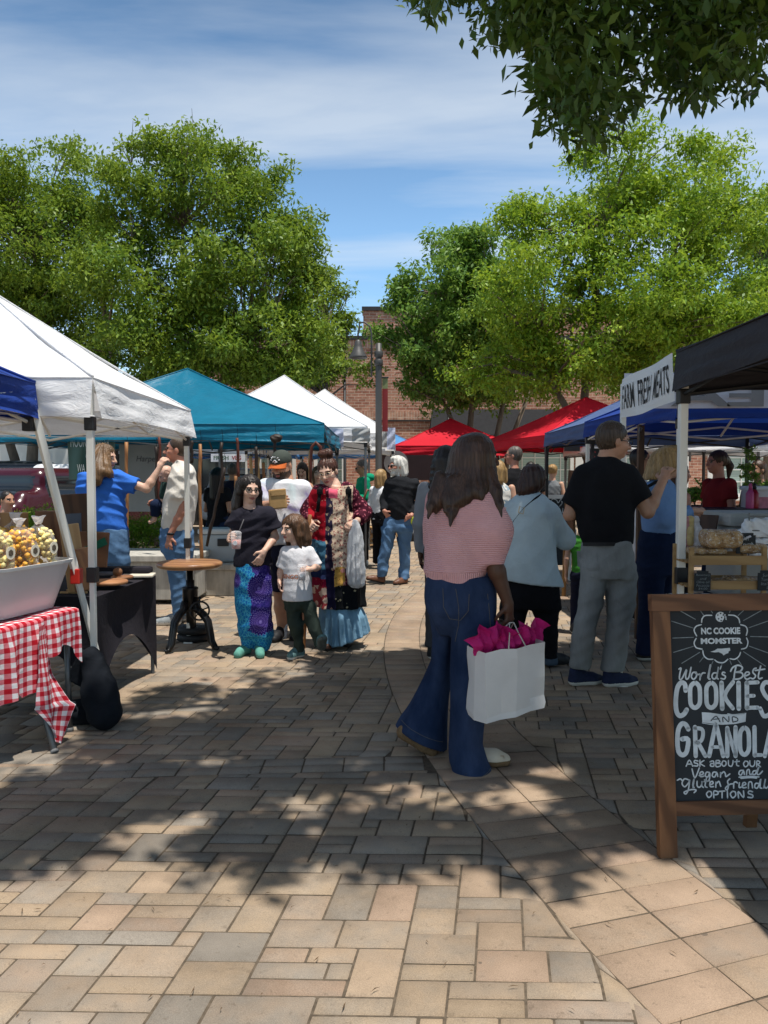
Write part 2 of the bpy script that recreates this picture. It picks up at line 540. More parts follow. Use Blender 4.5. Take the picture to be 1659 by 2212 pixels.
# curved band
quads, tones = [], []
for r0, r1, off in ((BR1, BR0, 0), (BR2, BR1, 0)):
    n = int(BR1 * 1.25 / .152)
    for k in range(n):
        t0, t1 = pi - .78 + k * .152 / BR1, pi - .78 + (k + 1) * .152 / BR1
        q = [(BC[0] + r * cos(t), BC[1] + r * sin(t)) for r, t in ((r1, t0), (r0, t0), (r0, t1), (r1, t1))]
        if q[0][1] < .8 or q[0][1] > 16: continue
        ar = sum(q[m][0] * q[(m + 1) % 4][1] - q[(m + 1) % 4][0] * q[m][1] for m in range(4))
        quads.append(q if ar > 0 else q[::-1])
        tones.append((random.uniform(-.2, .4), random.uniform(.4, .95), random.uniform(.3, .7)))
paver_mesh("curved_band", quads, tones, gap=.0030)
# pale double course that crosses the walk
quads, tones = [], []
for row in range(2):
    for k in range(12):
        def cp(u, v): return (-2.05 + u * .205, cross_y(-2.05 + u * .205) + v * .098)
        q = [cp(k, row), cp(k + 1, row), cp(k + 1, row + 1), cp(k, row + 1)]
        if math.hypot(q[1][0] - BC[0], q[1][1] - BC[1]) < BR0: continue
        quads.append(q); tones.append((random.uniform(.75, 1.1), .1, random.uniform(.4, .8)))
paver_mesh("cross_course", quads, tones)

# ---- brick building at the far side of the square
def mat_brick(name, c1, c2, mortar, sx=.265, sy=.1, soldier=False):
    g = NG(name)
    s = g.sep(g.coord())
    v = g.comb(s[0], s[2], 0) if not soldier else g.comb(s[2], s[0], 0)
    b = g.n.new('ShaderNodeTexBrick'); g.l.new(v, b.inputs[0])
    b.offset = .5 if not soldier else 0
    b.inputs['Scale'].default_value = 1.0; b.inputs['Brick Width'].default_value = sx; b.inputs['Row Height'].default_value = sy
    b.inputs['Mortar Size'].default_value = .0075; b.inputs['Mortar Smooth'].default_value = .1; b.inputs['Bias'].default_value = -.1
    b.inputs['Color1'].default_value = (*c1, 1); b.inputs['Color2'].default_value = (*c2, 1); b.inputs['Mortar'].default_value = (*mortar, 1)
    n = g.noise(g.coord((3, 1, 9)), 1.2, 3, .7)
    c = g.mix(1.0, b.outputs[0], g.ramp(n, [(.3, .7), (.7, 1.3)]), 'MULTIPLY')
    g.set(c, .9, 0, .15)
    g.bump(g.math('MULTIPLY', b.outputs[1], -1.0), .6, .01)
    MATS[name] = g.m
    return g.m
BRK = mat_brick("brick", (.38, .165, .115), (.54, .28, .195), (.64, .54, .43))
SOL = mat_brick("soldier_brick", (.42, .20, .14), (.62, .38, .27), (.64, .54, .43), .28, .1, True)
MET = M("dark_coping", (.05, .045, .045), .5, .1, 4, 0, metal=.2)
WHT = M("white_trim", (.78, .77, .74), .55, .05, 3)
def glass_mat():
    g = NG("window_glass")
    s = g.sep(g.coord())
    b = g.math('FRACT', g.math('MULTIPLY', s[2], 16))
    c = g.ramp(b, [(0, (.30, .40, .37)), (.7, (.40, .50, .46)), (.95, (.18, .25, .23))])
    g.set(c, .12, 0, .5); MATS['glass'] = g.m
    return g.m
GLS = glass_mat()
DGL = M("shop_glass", (.02, .023, .028), .12, .2, 2, spec=.6)

BY = 28.0
bld = thing("brick_building", "low brick shop building with black awning and white framed windows across the square", "building", (0, BY, 0))
def seg(mb, x0, x1, z0, z1, y0=0., d=.3): mb.box(((x0 + x1) / 2, y0 + d / 2, (z0 + z1) / 2), (x1 - x0, d, z1 - z0))
# window bays (x0,x1) with openings z .75-2.75
wins = [(-4.6, -3.2), (-2.55, -1.4), (4.1, 6.9), (7.9, 10.7), (12.1, 14.9), (16.4, 19.0)]
mb = MB()
xs = [-7.0] + [v for w in wins for v in w] + [24.0]
for a, b in zip(xs[0::2], xs[1::2]): seg(mb, a, b, 0, 2.80)
for a, b in wins: seg(mb, a, b, 0, .75)
seg(mb, -7, 24, 2.80, 3.55); seg(mb, -7, 24, 3.86, 6.12, .0)
seg(mb, -.75, 24, 6.5, 7.48, .06, .9); mb.box((8, 6, 3), (30.6, 10, 6)); 
w = mb.build("wall", BRK, bld)
mb = MB(); seg(mb, -7, 24, 3.55, 3.86, -.03, .33); seg(mb, -7, 24, 6.12, 6.42, -.03, .33); seg(mb, -7, 24, 2.50, 2.80, -.031, .03)
mb.build("soldier_course", SOL, bld)
mb = MB(); seg(mb, -7.05, 24, 6.42, 6.56, -.08, .5); seg(mb, -.8, 24, 7.48, 7.62, .0, 1.0); seg(mb, -7, 24, 3.49, 3.545, -.055, .05)
mb.build("coping", MET, bld)
for a, b in wins:
    mb = MB(); fr = .13
    for x in (a + fr / 2, b - fr / 2): mb.box((x, .05, 1.75), (fr, .14, 2.0))
    for z in (.75 + fr / 2, 2.75 - fr / 2): mb.box(((a + b) / 2, .05, z), (b - a - 2 * fr, .14, fr))
    mb.box(((a + b) / 2, -.02, .68), (b - a + .2, .2, .1))
    if b - a > 2:
        for x in (a - .2, b + .2): mb.box((x, -.03, 1.75), (.3, .08, 2.1))
    fo = mb.build("window", WHT, bld)
    mb = MB(); mb.box(((a + b) / 2, .12, 1.75), (b - a - .25, .03, 1.76)); mb.build("pane", GLS, fo)
    mb = MB(); n = max(3, round((b - a) / .45))
    for k in range(1, n): mb.box((a + (b - a) * k / n, .085, 1.75), (.035, .03, 1.74))
    for k in range(1, 4): mb.box(((a + b) / 2, .083, .87 + 1.76 * k / 4), (b - a - .26, .028, .035))
    mb.build("muntin", WHT, fo)
awm = cloth("black_awning", (.022, .022, .024), .15)
aw = MB()
aw.add([(1.75, -.02, 3.93), (6.9, -.02, 3.93), (6.9, -1.1, 2.95), (1.6, -1.1, 2.95), (1.6, -.02, 2.93), (6.9, -.02, 2.93)],
       [(0, 3, 2, 1), (0, 4, 3), (1, 2, 5)])
aw.add([(1.6, -1.1, 2.95), (6.9, -1.1, 2.95), (6.9, -1.12, 2.58), (1.6, -1.12, 2.58)], [(0, 3, 2, 1)])
awo = aw.build("awning", awm, bld)
mb = MB()
text_on(mb, "LE SUR", Vector((4.05, -1.13, 2.78)), Vector((1, 0, 0)), Vector((0, 0, 1)), .22, 1.5, bold=.02)
mb.build("lettering", WHT, awo)

# ---- pale buildings on the left, behind the trees and the parked cars
bl = thing("white_building", "white walled building with a brick corner behind the parked cars", "building", (-8.95, 23.6, 0))
mb = MB(); mb.box((-6.5, .6, 2.1), (13, 1, 4.2)); mb.build("wall", M("white_paint", (.8, .79, .76), .8, .05, 1.5, .1, 20), bl)
BRK2 = mat_brick("orange_brick", (.42, .155, .07), (.5, .21, .10), (.45, .33, .22), .22, .075)
mb = MB(); mb.box((.32, .3, 2.1), (.64, 1.2, 4.2)); cc = mb.build("corner_pier", BRK2, bl)
for k in range(9):
    mb = MB(); mb.box((.09, -.31, .5 + k * .42), (.26, .04, .2), bev=.01); mb.build("quoin", WHT, bl)
mb = MB(); mb.box((2.6, .5, 2.1), (3.9, .8, 4.2)); mb.build("shop_front", DGL, bl)
mb = MB(); mb.box((2.6, .07, 2.5), (3.9, .06, .12)); mb.box((.75, .07, 1.25), (.1, .06, 2.5)); mb.box((2.0, .07, 1.25), (.1, .06, 2.5)); mb.box((3.3, .07, 1.25), (.1, .06, 2.5))
mb.build("mullion", M("black_metal", (.018, .018, .02), .45, .1, 5, metal=.3), bl)
MB1 = MATS["black_metal"]
bb = thing("beige_building", "beige two storey facade glimpsed behind the left hand trees", "building", (-7, 36, 0))
mb = MB(); mb.box((-6, 2, 3.0), (30, 4, 6.0)); mb.build("wall", M("beige_render", (.55, .47, .36), .9, .08, 1.0, .1, 9), bb)
mb = MB(); mb.box((-6, -.12, 5.9), (30.2, .35, .28)); mb.box((-6, -.08, 4.0), (30.1, .2, .2)); mb.build("cornice", WHT, bb)
for k in range(9):
    mb = MB(); mb.box((-18 + k * 3, -.02, 4.9), (1.3, .08, 1.4)); wf = mb.build("window", WHT, bb)
    mb = MB(); mb.box((-18 + k * 3, -.065, 4.9), (1.05, .03, 1.15)); mb.build("pane", DGL, wf)

# ---- seat-height concrete planter walls
def mat_conc():
    g = NG("concrete")
    n = g.noise(g.coord(), 5, 7, .7); d = g.noise(g.coord((6, 6, .6)), 3, 4, .6)
    c = g.ramp(n, [(.3, (.36, .345, .31)), (.7, (.52, .49, .43))])
    c = g.mix(1.0, c, g.ramp(d, [(.35, .72), (.6, 1.0)]), 'MULTIPLY')
    g.set(c, .9, 0, .2); g.bump(g.noise(g.coord(), 70, 4, .7), .3, .004); MATS['concrete'] = g.m
    return g.m
CON = mat_conc()
pw = thing("planter_wall", "low concrete planter wall behind the round stool table", "planter wall", (-3.3, 9.2, 0))
mb = MB()
for k in range(3): mb.box((-2.9 + k * 1.62 - .02, 0, .27), (1.6, .85, .44), bev=.012)
mb.build("wall", CON, pw)
mb = MB()
for k in range(3): mb.box((-2.9 + k * 1.62, 0, .53), (1.615, .95, .075), bev=.012)
mb.build("cap_stone", CON, pw)
mb = MB()
for k in range(4): mb.box((-3.2 + k * 1.1, -.47, .545), (.12, .06, .03)); 
mb.build("skate_stop", MB1, pw)
pw2 = thing("planter_wall", "stretch of low planter wall under the grey cooler", "planter wall", (-1.75, 9.75, 0))
mb = MB(); mb.box((-.2, 0, .16), (1.5, .7, .32), bev=.015); mb.build("wall", CON, pw2)
mb = MB(); mb.box((-.2, 0, .36), (1.55, .78, .075), bev=.015); mb.build("cap_stone", CON, pw2)
soil = new_obj("planting_soil", [(-9, 9.6, .3), (-2.0, 10.1, .3), (-2.0, 13, .3), (-9, 13, .3)], [(0, 1, 2, 3)], M("soil", (.05, .035, .025), .95, .3, 9), smooth=False)
tag(soil, kind='structure')
# ================================================================== TREES AND SHRUBS
def leaf_mat(name, base, yellow, dark, trans=.35):
    g = NG(name)
    t = g.attr("leaf", 0); s = g.sep(t)
    c = g.mix(s[0], base, yellow)
    c = g.mix(s[1], c, dark)
    g.set(c, .5, 0, .35)
    g.translucent(trans, g.mix(.5, c, (c_ := yellow)))
    MATS[name] = g.m
    return g.m
BARK = M("bark", (.16, .125, .095), .95, .35, 9, .6, 40, stretch=(1, 1, .25))
LEAF1 = leaf_mat("elm_leaf", (.11, .21, .024), (.28, .37, .033), (.03, .07, .012))
LEAF2 = leaf_mat("bright_leaf", (.15, .29, .022), (.36, .47, .034), (.045, .10, .013))
LEAF3 = leaf_mat("dull_leaf", (.12, .25, .04), (.25, .38, .055), (.04, .09, .018))
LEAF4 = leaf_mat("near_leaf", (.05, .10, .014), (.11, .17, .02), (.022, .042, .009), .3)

def leaf_cloud(C, n_per, spread, size, up=.25, aspect=.42, rs=None, droop=.55):
    """C: cluster centres (n,3); returns verts, quads, tones: pointed folded leaves hanging off short sprays"""
    rs = rs or rng
    n = len(C) * n_per
    ci = np.repeat(np.arange(len(C)), n_per)
    d = rs.normal(0, 1, (n, 3)); d /= np.linalg.norm(d, axis=1, keepdims=True) + 1e-9
    off = d * (rs.random((n, 1)) ** .6) * spread
    off[:, 2] *= .7
    pos = C[ci] + off
    ax = rs.normal(0, 1, (n, 3)) + d * .8; ax[:, 2] -= droop
    ax /= np.linalg.norm(ax, axis=1, keepdims=True)
    nr = rs.normal(0, .55, (n, 3)); nr[:, 2] += .9
    sd = np.cross(ax, nr); sd /= np.linalg.norm(sd, axis=1, keepdims=True) + 1e-9
    nrm = np.cross(sd, ax)
    L = size * rs.uniform(.5, 1.35, (n, 1)); W = L * aspect
    V = np.zeros((n, 4, 3))
    V[:, 0] = pos - ax * L * .5
    V[:, 1] = pos + sd * W * .5 + nrm * W * .18
    V[:, 2] = pos + ax * L * .5
    V[:, 3] = pos - sd * W * .5 + nrm * W * .18
    F = np.arange(n * 4).reshape(n, 4)
    ct = rs.random(len(C)); cd = rs.random(len(C))
    t = np.ones((n, 4))
    t[:, 0] = np.clip(ct[ci] * .75 + rs.normal(0, .22, n), 0, 1)
    t[:, 1] = np.clip((cd[ci] - .55) * .8 + rs.normal(0, .2, n), 0, 1)
    return V.reshape(-1, 3), F, t
def leaves_obj(name, C, n_per, spread, size, mat, parent, **k):
    V, F, t = leaf_cloud(C, n_per, spread, size, **k)
    o = new_obj(name, V, F, mat, parent, smooth=False)
    a = o.data.attributes.new("leaf", 'FLOAT_COLOR', 'FACE'); a.data.foreach_set('color', t.astype(np.float32).ravel())
    return o
def blob_points(blobs, n, shell=.55, rs=None):
    """points in a union of ellipsoids (cx,cy,cz,rx,ry,rz), thicker near the outside"""
    rs = rs or rng
    vol = np.array([b[3] * b[4] * b[5] for b in blobs]) ** .75; vol /= vol.sum()
    out = []
    for b, m in zip(blobs, np.round(vol * n).astype(int)):
        d = rs.normal(0, 1, (m, 3)); d /= np.linalg.norm(d, axis=1, keepdims=True)
        r = shell + (1 - shell) * rs.random((m, 1)) ** .7
        r *= 1 + .16 * np.sin(d[:, :1] * 7 + b[0]) * np.cos(d[:, 2:] * 6 + b[1])
        out.append(np.array(b[:3]) + d * r * np.array(b[3:]))
    return np.concatenate(out)
def clumps(blobs, n, shell, rs):
    """leaf clusters gathered in boughs, so a crown has masses and hollows"""
    A = blob_points(blobs, max(24, n // 16), shell + .25, rs)
    k = rs.integers(0, len(A), int(n * .8))
    d = rs.normal(0, 1, (len(k), 3)); d /= np.linalg.norm(d, axis=1, keepdims=True)
    r = .58 * rs.random((len(k), 1)) ** .5 * rs.uniform(.6, 1.25, len(A))[k][:, None]
    return np.concatenate([A[k] + d * r * (1, 1, .62), blob_points(blobs, int(n * .2), .1, rs)])
def tree(name, label, base, stems, blobs, nc, n_per, spread, leaf, mat, cat="tree", shell=.45, bare=0, group=None):
    """stems: lists of (x,y,z,r) relative to the base; boughs run from the stems to a part of the clusters"""
    t = thing(name, label, cat, base, group=group)
    rs = np.random.default_rng(int(abs(base[0] * 97 + base[1] * 31)) + 5)
    C = clumps(blobs, int(nc * 1.3), shell, rs); leaf = leaf * 1.1
    mb = MB()
    sp = []
    for st in stems:
        pts = [Vector(p[:3]) for p in st]
        mb.tube(pts, [p[3] for p in st], 9)
        for i in range(len(pts) - 1):
            for k in range(5): sp.append((pts[i].lerp(pts[i + 1], k / 5), st[i][3] * .5))
    sp = [s for s in sp if s[0].z > 1.5] or sp
    S = np.array([tuple(s[0]) for s in sp])
    for c in C[rs.permutation(len(C))[:min(len(C), 130)]]:
        dd = np.linalg.norm((S - c) * (1, 1, .8), axis=1) + np.where(S[:, 2] > c[2] - .1, 3, 0)
        i = int(np.argmin(dd)); a = Vector(S[i]); b = Vector(c)
        m = a.lerp(b, .5) + Vector((rs.normal(0, .1), rs.normal(0, .1), .12 * (b - a).length))
        mb.tube([a, m, b], [min(.045, sp[i][1]), .022, .006], 5, caps=False)
    for k in range(bare):
        c = Vector(blobs[k % len(blobs)][:3]) + Vector((rs.normal(0, .4), rs.normal(0, .4), blobs[k % len(blobs)][5] * .7))
        for q in range(4):
            e = c + Vector((rs.normal(0, .35), rs.normal(0, .35), rs.uniform(.5, 1.0)))
            mb.tube([c, c.lerp(e, .5) + Vector((rs.normal(0, .06), 0, .05)), e], [.014, .009, .004], 4, caps=False)
    mb.build("trunk", BARK, t, smooth=True)
    leaves_obj("crown", C, int(n_per * 1.25), spread, leaf, mat, t, rs=rs)
    return t
def up(px, py, Y): return P(px, py, Y)
def blobs_px(Y, base, lst):
    """crown lobes read off the picture: (px,py,rx_px,rz_px,dy,ry)"""
    out = []
    for px, py, rx, rz, dy, ry in lst:
        c = P(px, py, Y + dy); s = FPX / (Y + dy)
        out.append((c.x - base[0], c.y - base[1], c.z - base[2], rx / s, ry, rz / s))
    return out
# left: two broad elms standing behind the teal canopy
b = (P(330, 900, 19).x, 19, 0)
tree("elm_tree", "broad green tree with bare twigs at its top, behind the teal canopy", b,
     [[(0, 0, 0, .17), (.05, 0, 1.5, .14), (.5, .2, 3.6, .1), (.7, .2, 6, .06), (.8, 0, 8, .03)], [(-.15, 0, 0, .14), (-.3, 0, 1.6, .11), (-.9, 0, 4, .08), (-1.4, .2, 6.5, .04)],
      [(.2, .1, 0, .12), (.5, .1, 1.6, .1), (1.6, -.2, 3.6, .07), (2.6, -.3, 5.2, .04)]],
     blobs_px(19, b, [(420, 400, 135, 105, 0, 1.7), (300, 430, 100, 100, -.3, 1.5), (560, 470, 90, 85, 0, 1.5), (330, 600, 170, 110, -.8, 1.9), (520, 600, 150, 120, -.5, 1.9), (640, 640, 90, 90, 0, 1.4),
                      (380, 720, 150, 85, -1, 1.8), (560, 740, 150, 80, -.7, 1.7), (680, 740, 70, 60, 0, 1.2), (420, 320, 60, 50, 0, .9), (590, 395, 28, 40, 0, .5), (640, 545, 55, 60, .3, 1), (300, 770, 120, 60, -.8, 1.6), (450, 790, 130, 45, -.6, 1.5), (600, 800, 90, 45, -.2, 1.2)]),
     2300, 27, .34, .115, LEAF1, bare=9)
b = (P(60, 900, 21).x, 21, 0)
tree("elm_tree", "darker tree at the left edge beside the tree with bare twigs", b,
     [[(0, 0, 0, .19), (.1, 0, 2, .15), (.3, .1, 5, .09), (.3, 0, 8, .04)], [(0, .1, .5, .15), (-.8, 0, 3.4, .1), (-1.6, 0, 6, .05)]],
     blobs_px(21, b, [(60, 420, 110, 105, 0, 1.9), (150, 400, 60, 70, -.3, 1.2), (-40, 480, 110, 130, 0, 2), (90, 560, 150, 110, -.6, 2.1), (0, 690, 160, 110, 0, 2), (150, 680, 110, 100, -.4, 1.7), (230, 770, 90, 70, 0, 1.4), (120, 320, 45, 35, 0, .7)]),
     1700, 26, .36, .12, LEAF1)
# right: bright tree behind the meat stall, duller ones further back
b = (P(1285, 900, 16.5).x, 16.5, 0)
tree("elm_tree", "tall bright yellow-green tree behind the red canopies", b,
     [[(0, 0, 0, .14), (-.1, 0, 1.6, .12), (-.2, .1, 3.2, .09), (0, .1, 5, .06), (.1, 0, 7, .03)], [(.15, .1, 0, .13), (.3, .1, 1.6, .11), (.9, .1, 3.6, .08), (1.5, 0, 5.6, .045)],
      [(.1, -.1, 1.2, .1), (-.7, -.2, 3, .07), (-1.4, -.2, 4.2, .04)]],
     blobs_px(16.5, b, [(1330, 380, 110, 75, 0, 1.4), (1480, 400, 110, 70, .2, 1.4), (1230, 470, 110, 80, 0, 1.4), (1400, 500, 150, 100, -.7, 1.7), (1550, 520, 95, 90, 0, 1.4), (1180, 610, 135, 100, -.5, 1.6), (1380, 640, 160, 105, -1, 1.8),
                        (1540, 660, 110, 100, -.4, 1.6), (1120, 720, 100, 75, 0, 1.3), (1280, 745, 150, 80, -.6, 1.6), (1450, 740, 110, 70, -.2, 1.4), (1120, 490, 40, 60, .2, .8), (1560, 345, 40, 40, .1, .6), (1270, 345, 40, 38, 0, .6), (1060, 800, 80, 50, .2, 1.0), (1200, 815, 110, 40, 0, 1.2), (1380, 800, 120, 40, 0, 1.2)]),
     2300, 26, .29, .10, LEAF2)
b = (P(1010, 930, 21.5).x, 21.5, 0)
tree("ash_tree", "duller green tree with drooping leaves in front of the brick wall", b,
     [[(0, 0, 0, .12), (0, 0, 2, .1), (.2, 0, 4.5, .06), (.3, 0, 6.3, .03)], [(.5, 0, 0, .1), (.7, 0, 2, .085), (1.2, 0, 4.6, .05)], [(.9, .2, 0, .09), (1.2, .2, 2.4, .075), (2.0, .1, 4.5, .04)], [(.25, .1, 0, .09), (-.1, .1, 2.4, .07), (-1.0, 0, 4.2, .04)]],
     blobs_px(21.5, b, [(970, 570, 75, 60, 0, 1.2), (1040, 560, 70, 60, 0, 1.2), (930, 660, 95, 70, 0, 1.5), (1030, 680, 90, 80, -.3, 1.5), (890, 740, 75, 55, 0, 1.2), (980, 780, 90, 60, -.3, 1.3), (1090, 790, 80, 70, 0, 1.3), (850, 610, 30, 22, 0, .5), (880, 830, 40, 30, 0, .6), (1060, 850, 60, 40, 0, .9), (1080, 640, 70, 80, 0, 1.2), (960, 840, 70, 35, 0, 1)]),
     1150, 24, .36, .14, LEAF3)
b = (P(1660, 900, 22).x, 22, 0)
tree("ash_tree", "grey-green tree cut off by the right edge behind the bright tree", b,
     [[(0, 0, 0, .15), (0, 0, 3, .1), (.1, 0, 7, .04)]],
     blobs_px(22, b, [(1650, 560, 60, 120, 0, 1.5), (1690, 480, 70, 80, 0, 1.5), (1660, 690, 110, 90, 0, 1.8), (1560, 800, 110, 60, 0, 1.5), (1400, 810, 90, 50, .5, 1.4)]),
     620, 24, .36, .14, LEAF3)
b = (P(715, 900, 23).x, 23, 0)
tree("small_tree", "small green tree between the left trees and the lamp post", b,
     [[(0, 0, 0, .1), (0, 0, 2, .08), (-.2, 0, 5, .03)]],
     blobs_px(23, b, [(700, 640, 50, 55, 0, .9), (725, 720, 45, 40, 0, .8), (650, 760, 70, 60, 0, 1.0), (700, 790, 55, 40, 0, .8), (780, 790, 26, 26, -1, .4)]),
     330, 24, .34, .12, LEAF1)

# the tree whose boughs hang into the top right of the view and shade the foreground
def overhead():
    base = (5.6, .6, 0)
    t = thing("shade_tree", "overhanging tree with dark pointed leaves hanging into the top right corner", "tree", base)
    rs = np.random.default_rng(41)
    C = []
    # shading canopy above the frame, thin towards its front edge so light falls through in spots
    blobs = [(.5, 3.5, 6.6, 2.3, 1.6, 1.1), (3.0, 4.2, 6.7, 2.2, 1.8, 1.2), (-1.6, 3.3, 6.5, 1.7, 1.3, .9), (4.8, 3.2, 6.2, 2.2, 2.2, 1.5), (2.2, 2.7, 6.9, 2.2, 1.5, 1.1), (.9, 4.7, 6.4, 2.2, 1.1, .9), (-.6, 2.4, 6.4, 1.6, .9, .8), (5.6, 5.2, 5.9, 1.6, 1.4, 1.1)]
    A = blob_points(blobs, 5600, .2, rs)
    keep = A[:, 2] > 1.454 + .61 * A[:, 1] + .42
    keep &= ~((A[:, 0] < .7) & (A[:, 1] > 4.55)) & (A[:, 1] < 5.1 + .2 * A[:, 0])
    keep &= ~((A[:, 0] < -.4) & (A[:, 1] > 2.75)) & (A[:, 0] > -2.0)
    keep &= ~((A[:, 1] < 1.78) & (A[:, 0] < 2.3))
    sx, sy = A[:, 0] - .17 * A[:, 2], A[:, 1] + .15 * A[:, 2]          # gaps in the foliage, open towards the sun
    for k in range(34):
        hx, hy = rs.uniform(-2.2, 3.2), rs.uniform(2.6, 6.2); keep &= ((sx - hx) ** 2 + (sy - hy) ** 2) > rs.uniform(.16, .30) ** 2
    A = A[keep] - np.array(base)
    # hanging sprays in view, read off the picture at about five metres
    spr = [(1000, -20, 90, 35, 5.2), (1120, 20, 70, 60, 5.2), (1080, 60, 35, 30, 5.1), (1240, 120, 80, 90, 4.9), (1215, 60, 60, 60, 4.8), (1245, 215, 66, 75, 4.7), (1205, 190, 45, 55, 4.8), (1275, 275, 38, 38, 4.7), (1345, 205, 35, 25, 4.7), (1360, 20, 90, 40, 5.0), (1480, 70, 100, 80, 5.1),
           (1520, 160, 90, 65, 5.0), (1550, 20, 90, 80, 5.2), (1600, 130, 45, 60, 4.9), (1630, 50, 50, 60, 5.1), (1455, 140, 45, 50, 4.9), (930, -15, 40, 22, 5.3), (1260, -30, 120, 60, 5.1), (1320, 110, 50, 50, 4.9), (1650, -40, 80, 60, 5.2), (1160, 40, 50, 55, 5.0), (1650, 60, 15, 30, 5.0)]
    for px, py, rx, ry, Y in spr:
        s = FPX / Y; n = max(4, int(rx * ry / 215))
        q = rs.normal(0, .5, (n, 3))
        for k in range(n):
            c = P(px + q[k, 0] * rx, py + q[k, 1] * ry, Y + q[k, 2] * .55); C.append(np.array([[c.x, c.y, c.z]]))
    C = np.concatenate(C) - np.array(base)
    mb = MB()
    mb.tube([(0, 0, 0), (.05, .1, 2), (-.2, .5, 4)], [.24, .2, .15], 12)
    boughs = [[(-.2, .5, 4), (-1.4, 2.0, 5.6), (-3.0, 3.6, 6.5), (-5.0, 3.4, 6.8), (-8.0, 2.6, 6.6)], [(-.2, .5, 4), (-1.2, 2.6, 5.2), (-2.4, 4.4, 5.9)], [(-.2, .5, 4), (.3, 2.5, 5.4), (.2, 4.6, 6.2)], [(-.2, .5, 4), (-2.6, 1.6, 6.0), (-4.6, 2.4, 6.9), (-7, 3.2, 6.9)]]
    S = []
    for bgh in boughs:
        mb.tube(bgh, [.12 - .1 * i / (len(bgh) - 1) for i in range(len(bgh))], 8)
        for i in range(len(bgh) - 1):
            for k in range(6): S.append(np.array(bgh[i]) * (1 - k / 6) + np.array(bgh[i + 1]) * k / 6)
    S = np.array(S)
    for c in C[rs.permutation(len(C))[:700]]:
        i = int(np.argmin(np.linalg.norm(S - c, axis=1))); a, b = Vector(S[i]), Vector(c)
        L_ = (b - a).length
        if L_ > 1.6: continue
        j_ = Vector(rs.normal(0, .07 * L_, 3)); mb.tube([a, a.lerp(b, .3) + j_ + Vector((0, 0, .09 * L_)), a.lerp(b, .65) + j_ * .6 + Vector((0, 0, .10 * L_)), b], [.013, .009, .006, .003], 5, caps=False)
    mb.build("trunk", BARK, t, smooth=True)
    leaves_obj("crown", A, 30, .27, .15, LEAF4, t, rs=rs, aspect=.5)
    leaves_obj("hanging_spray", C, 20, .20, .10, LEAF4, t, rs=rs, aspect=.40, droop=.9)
overhead()

def shrub(name, label, base, blobs, nc, n_per, spread, leaf, mat, group=None):
    t = thing(name, label, "shrub", base, group=group)
    rs = np.random.default_rng(int(abs(base[0] * 53 + base[1] * 17)) + 3)
    C = blob_points(blobs, nc, .2, rs)
    mb = MB()
    for c in C[:40]: mb.tube([(c[0] * .3, c[1] * .3, 0), (c[0] * .8, c[1] * .8, c[2] * .6), tuple(c)], [.008, .006, .002], 4, caps=False)
    mb.build("stem", BARK, t); leaves_obj("foliage", C, n_per, spread, leaf, mat, t, rs=rs, aspect=.3)
    return t
for i, (px, Y, w, h, lab) in enumerate([(40, 10.6, .7, .62, "leafy bush at the left edge under the maroon car"), (115, 10.4, .75, .72, "fine leaved bush in front of the maroon car's tail lamp"),
                                       (180, 10.8, .6, .62, "bush behind the tall cutting boards"), (288, 11, .6, .55, "low bush between the two eating people")]):
    x = P(px, 1100, Y).x
    shrub("planter_bush", lab, (x, Y, .3), [(0, 0, h * .55, w, .45, h * .55), (.2, 0, h * .8, w * .5, .3, h * .4)], 190, 24, .13, .055, LEAF2, "bushes in the planter bed")
# ================================================================== CANOPY TENTS
def canvas(name, col, trans=.22, var=.06, rough=.7, streak=0.0):
    g = NG(name)
    n = g.noise(g.coord((1, 1, 1)), 2.2, 6, .65, .8)
    dk = tuple(c * (1 - var) for c in col); lt = tuple(min(1, c * (1 + var)) for c in col)
    c = g.ramp(n, [(.3, dk), (.7, lt)])
    g.set(c, rough, 0, .25)
    h = g.math('ADD', g.noise(g.coord((1, 1, 3)), 5, 4, .6, 1.6), g.math('MULTIPLY', g.noise(g.coord(), 220, 2, .5), .03))
    g.bump(h, .38, .03)
    g.translucent(trans, c)
    MATS[name] = g.m
    return g.m
CV_WHITE = canvas("white_canvas", (.80, .80, .81), .25)
CV_BLUE = canvas("royal_blue_canvas", (.012, .045, .26), .18)
CV_SKY = canvas("sky_blue_canvas", (.10, .30, .62), .22)
CV_TEAL = canvas("teal_canvas", (.006, .155, .255), .2, .12, .38)
CV_RED = canvas("red_canvas", (.62, .012, .03), .25)
CV_CHAR = canvas("charcoal_canvas", (.030, .028, .034), .03)
CV_SLATE = canvas("slate_blue_canvas", (.085, .13, .27), .15)
CV_GREY = canvas("grey_canvas", (.42, .42, .41), .2)
POLE_W = M("white_pole", (.70, .69, .64), .4, .06, 3, metal=.0, spec=.5)
POLE_G = M("grey_pole", (.16, .165, .17), .4, .1, 3, metal=.5)
BLKPL = M("black_plastic", (.014, .014, .016), .45, .15, 6, spec=.4)
def wob(a, b, s): return sin(a * 5.1 + s) * cos(b * 3.7 + s * 2.1) + .5 * sin(a * 11.3 + b * 7.1 + s * 1.3)
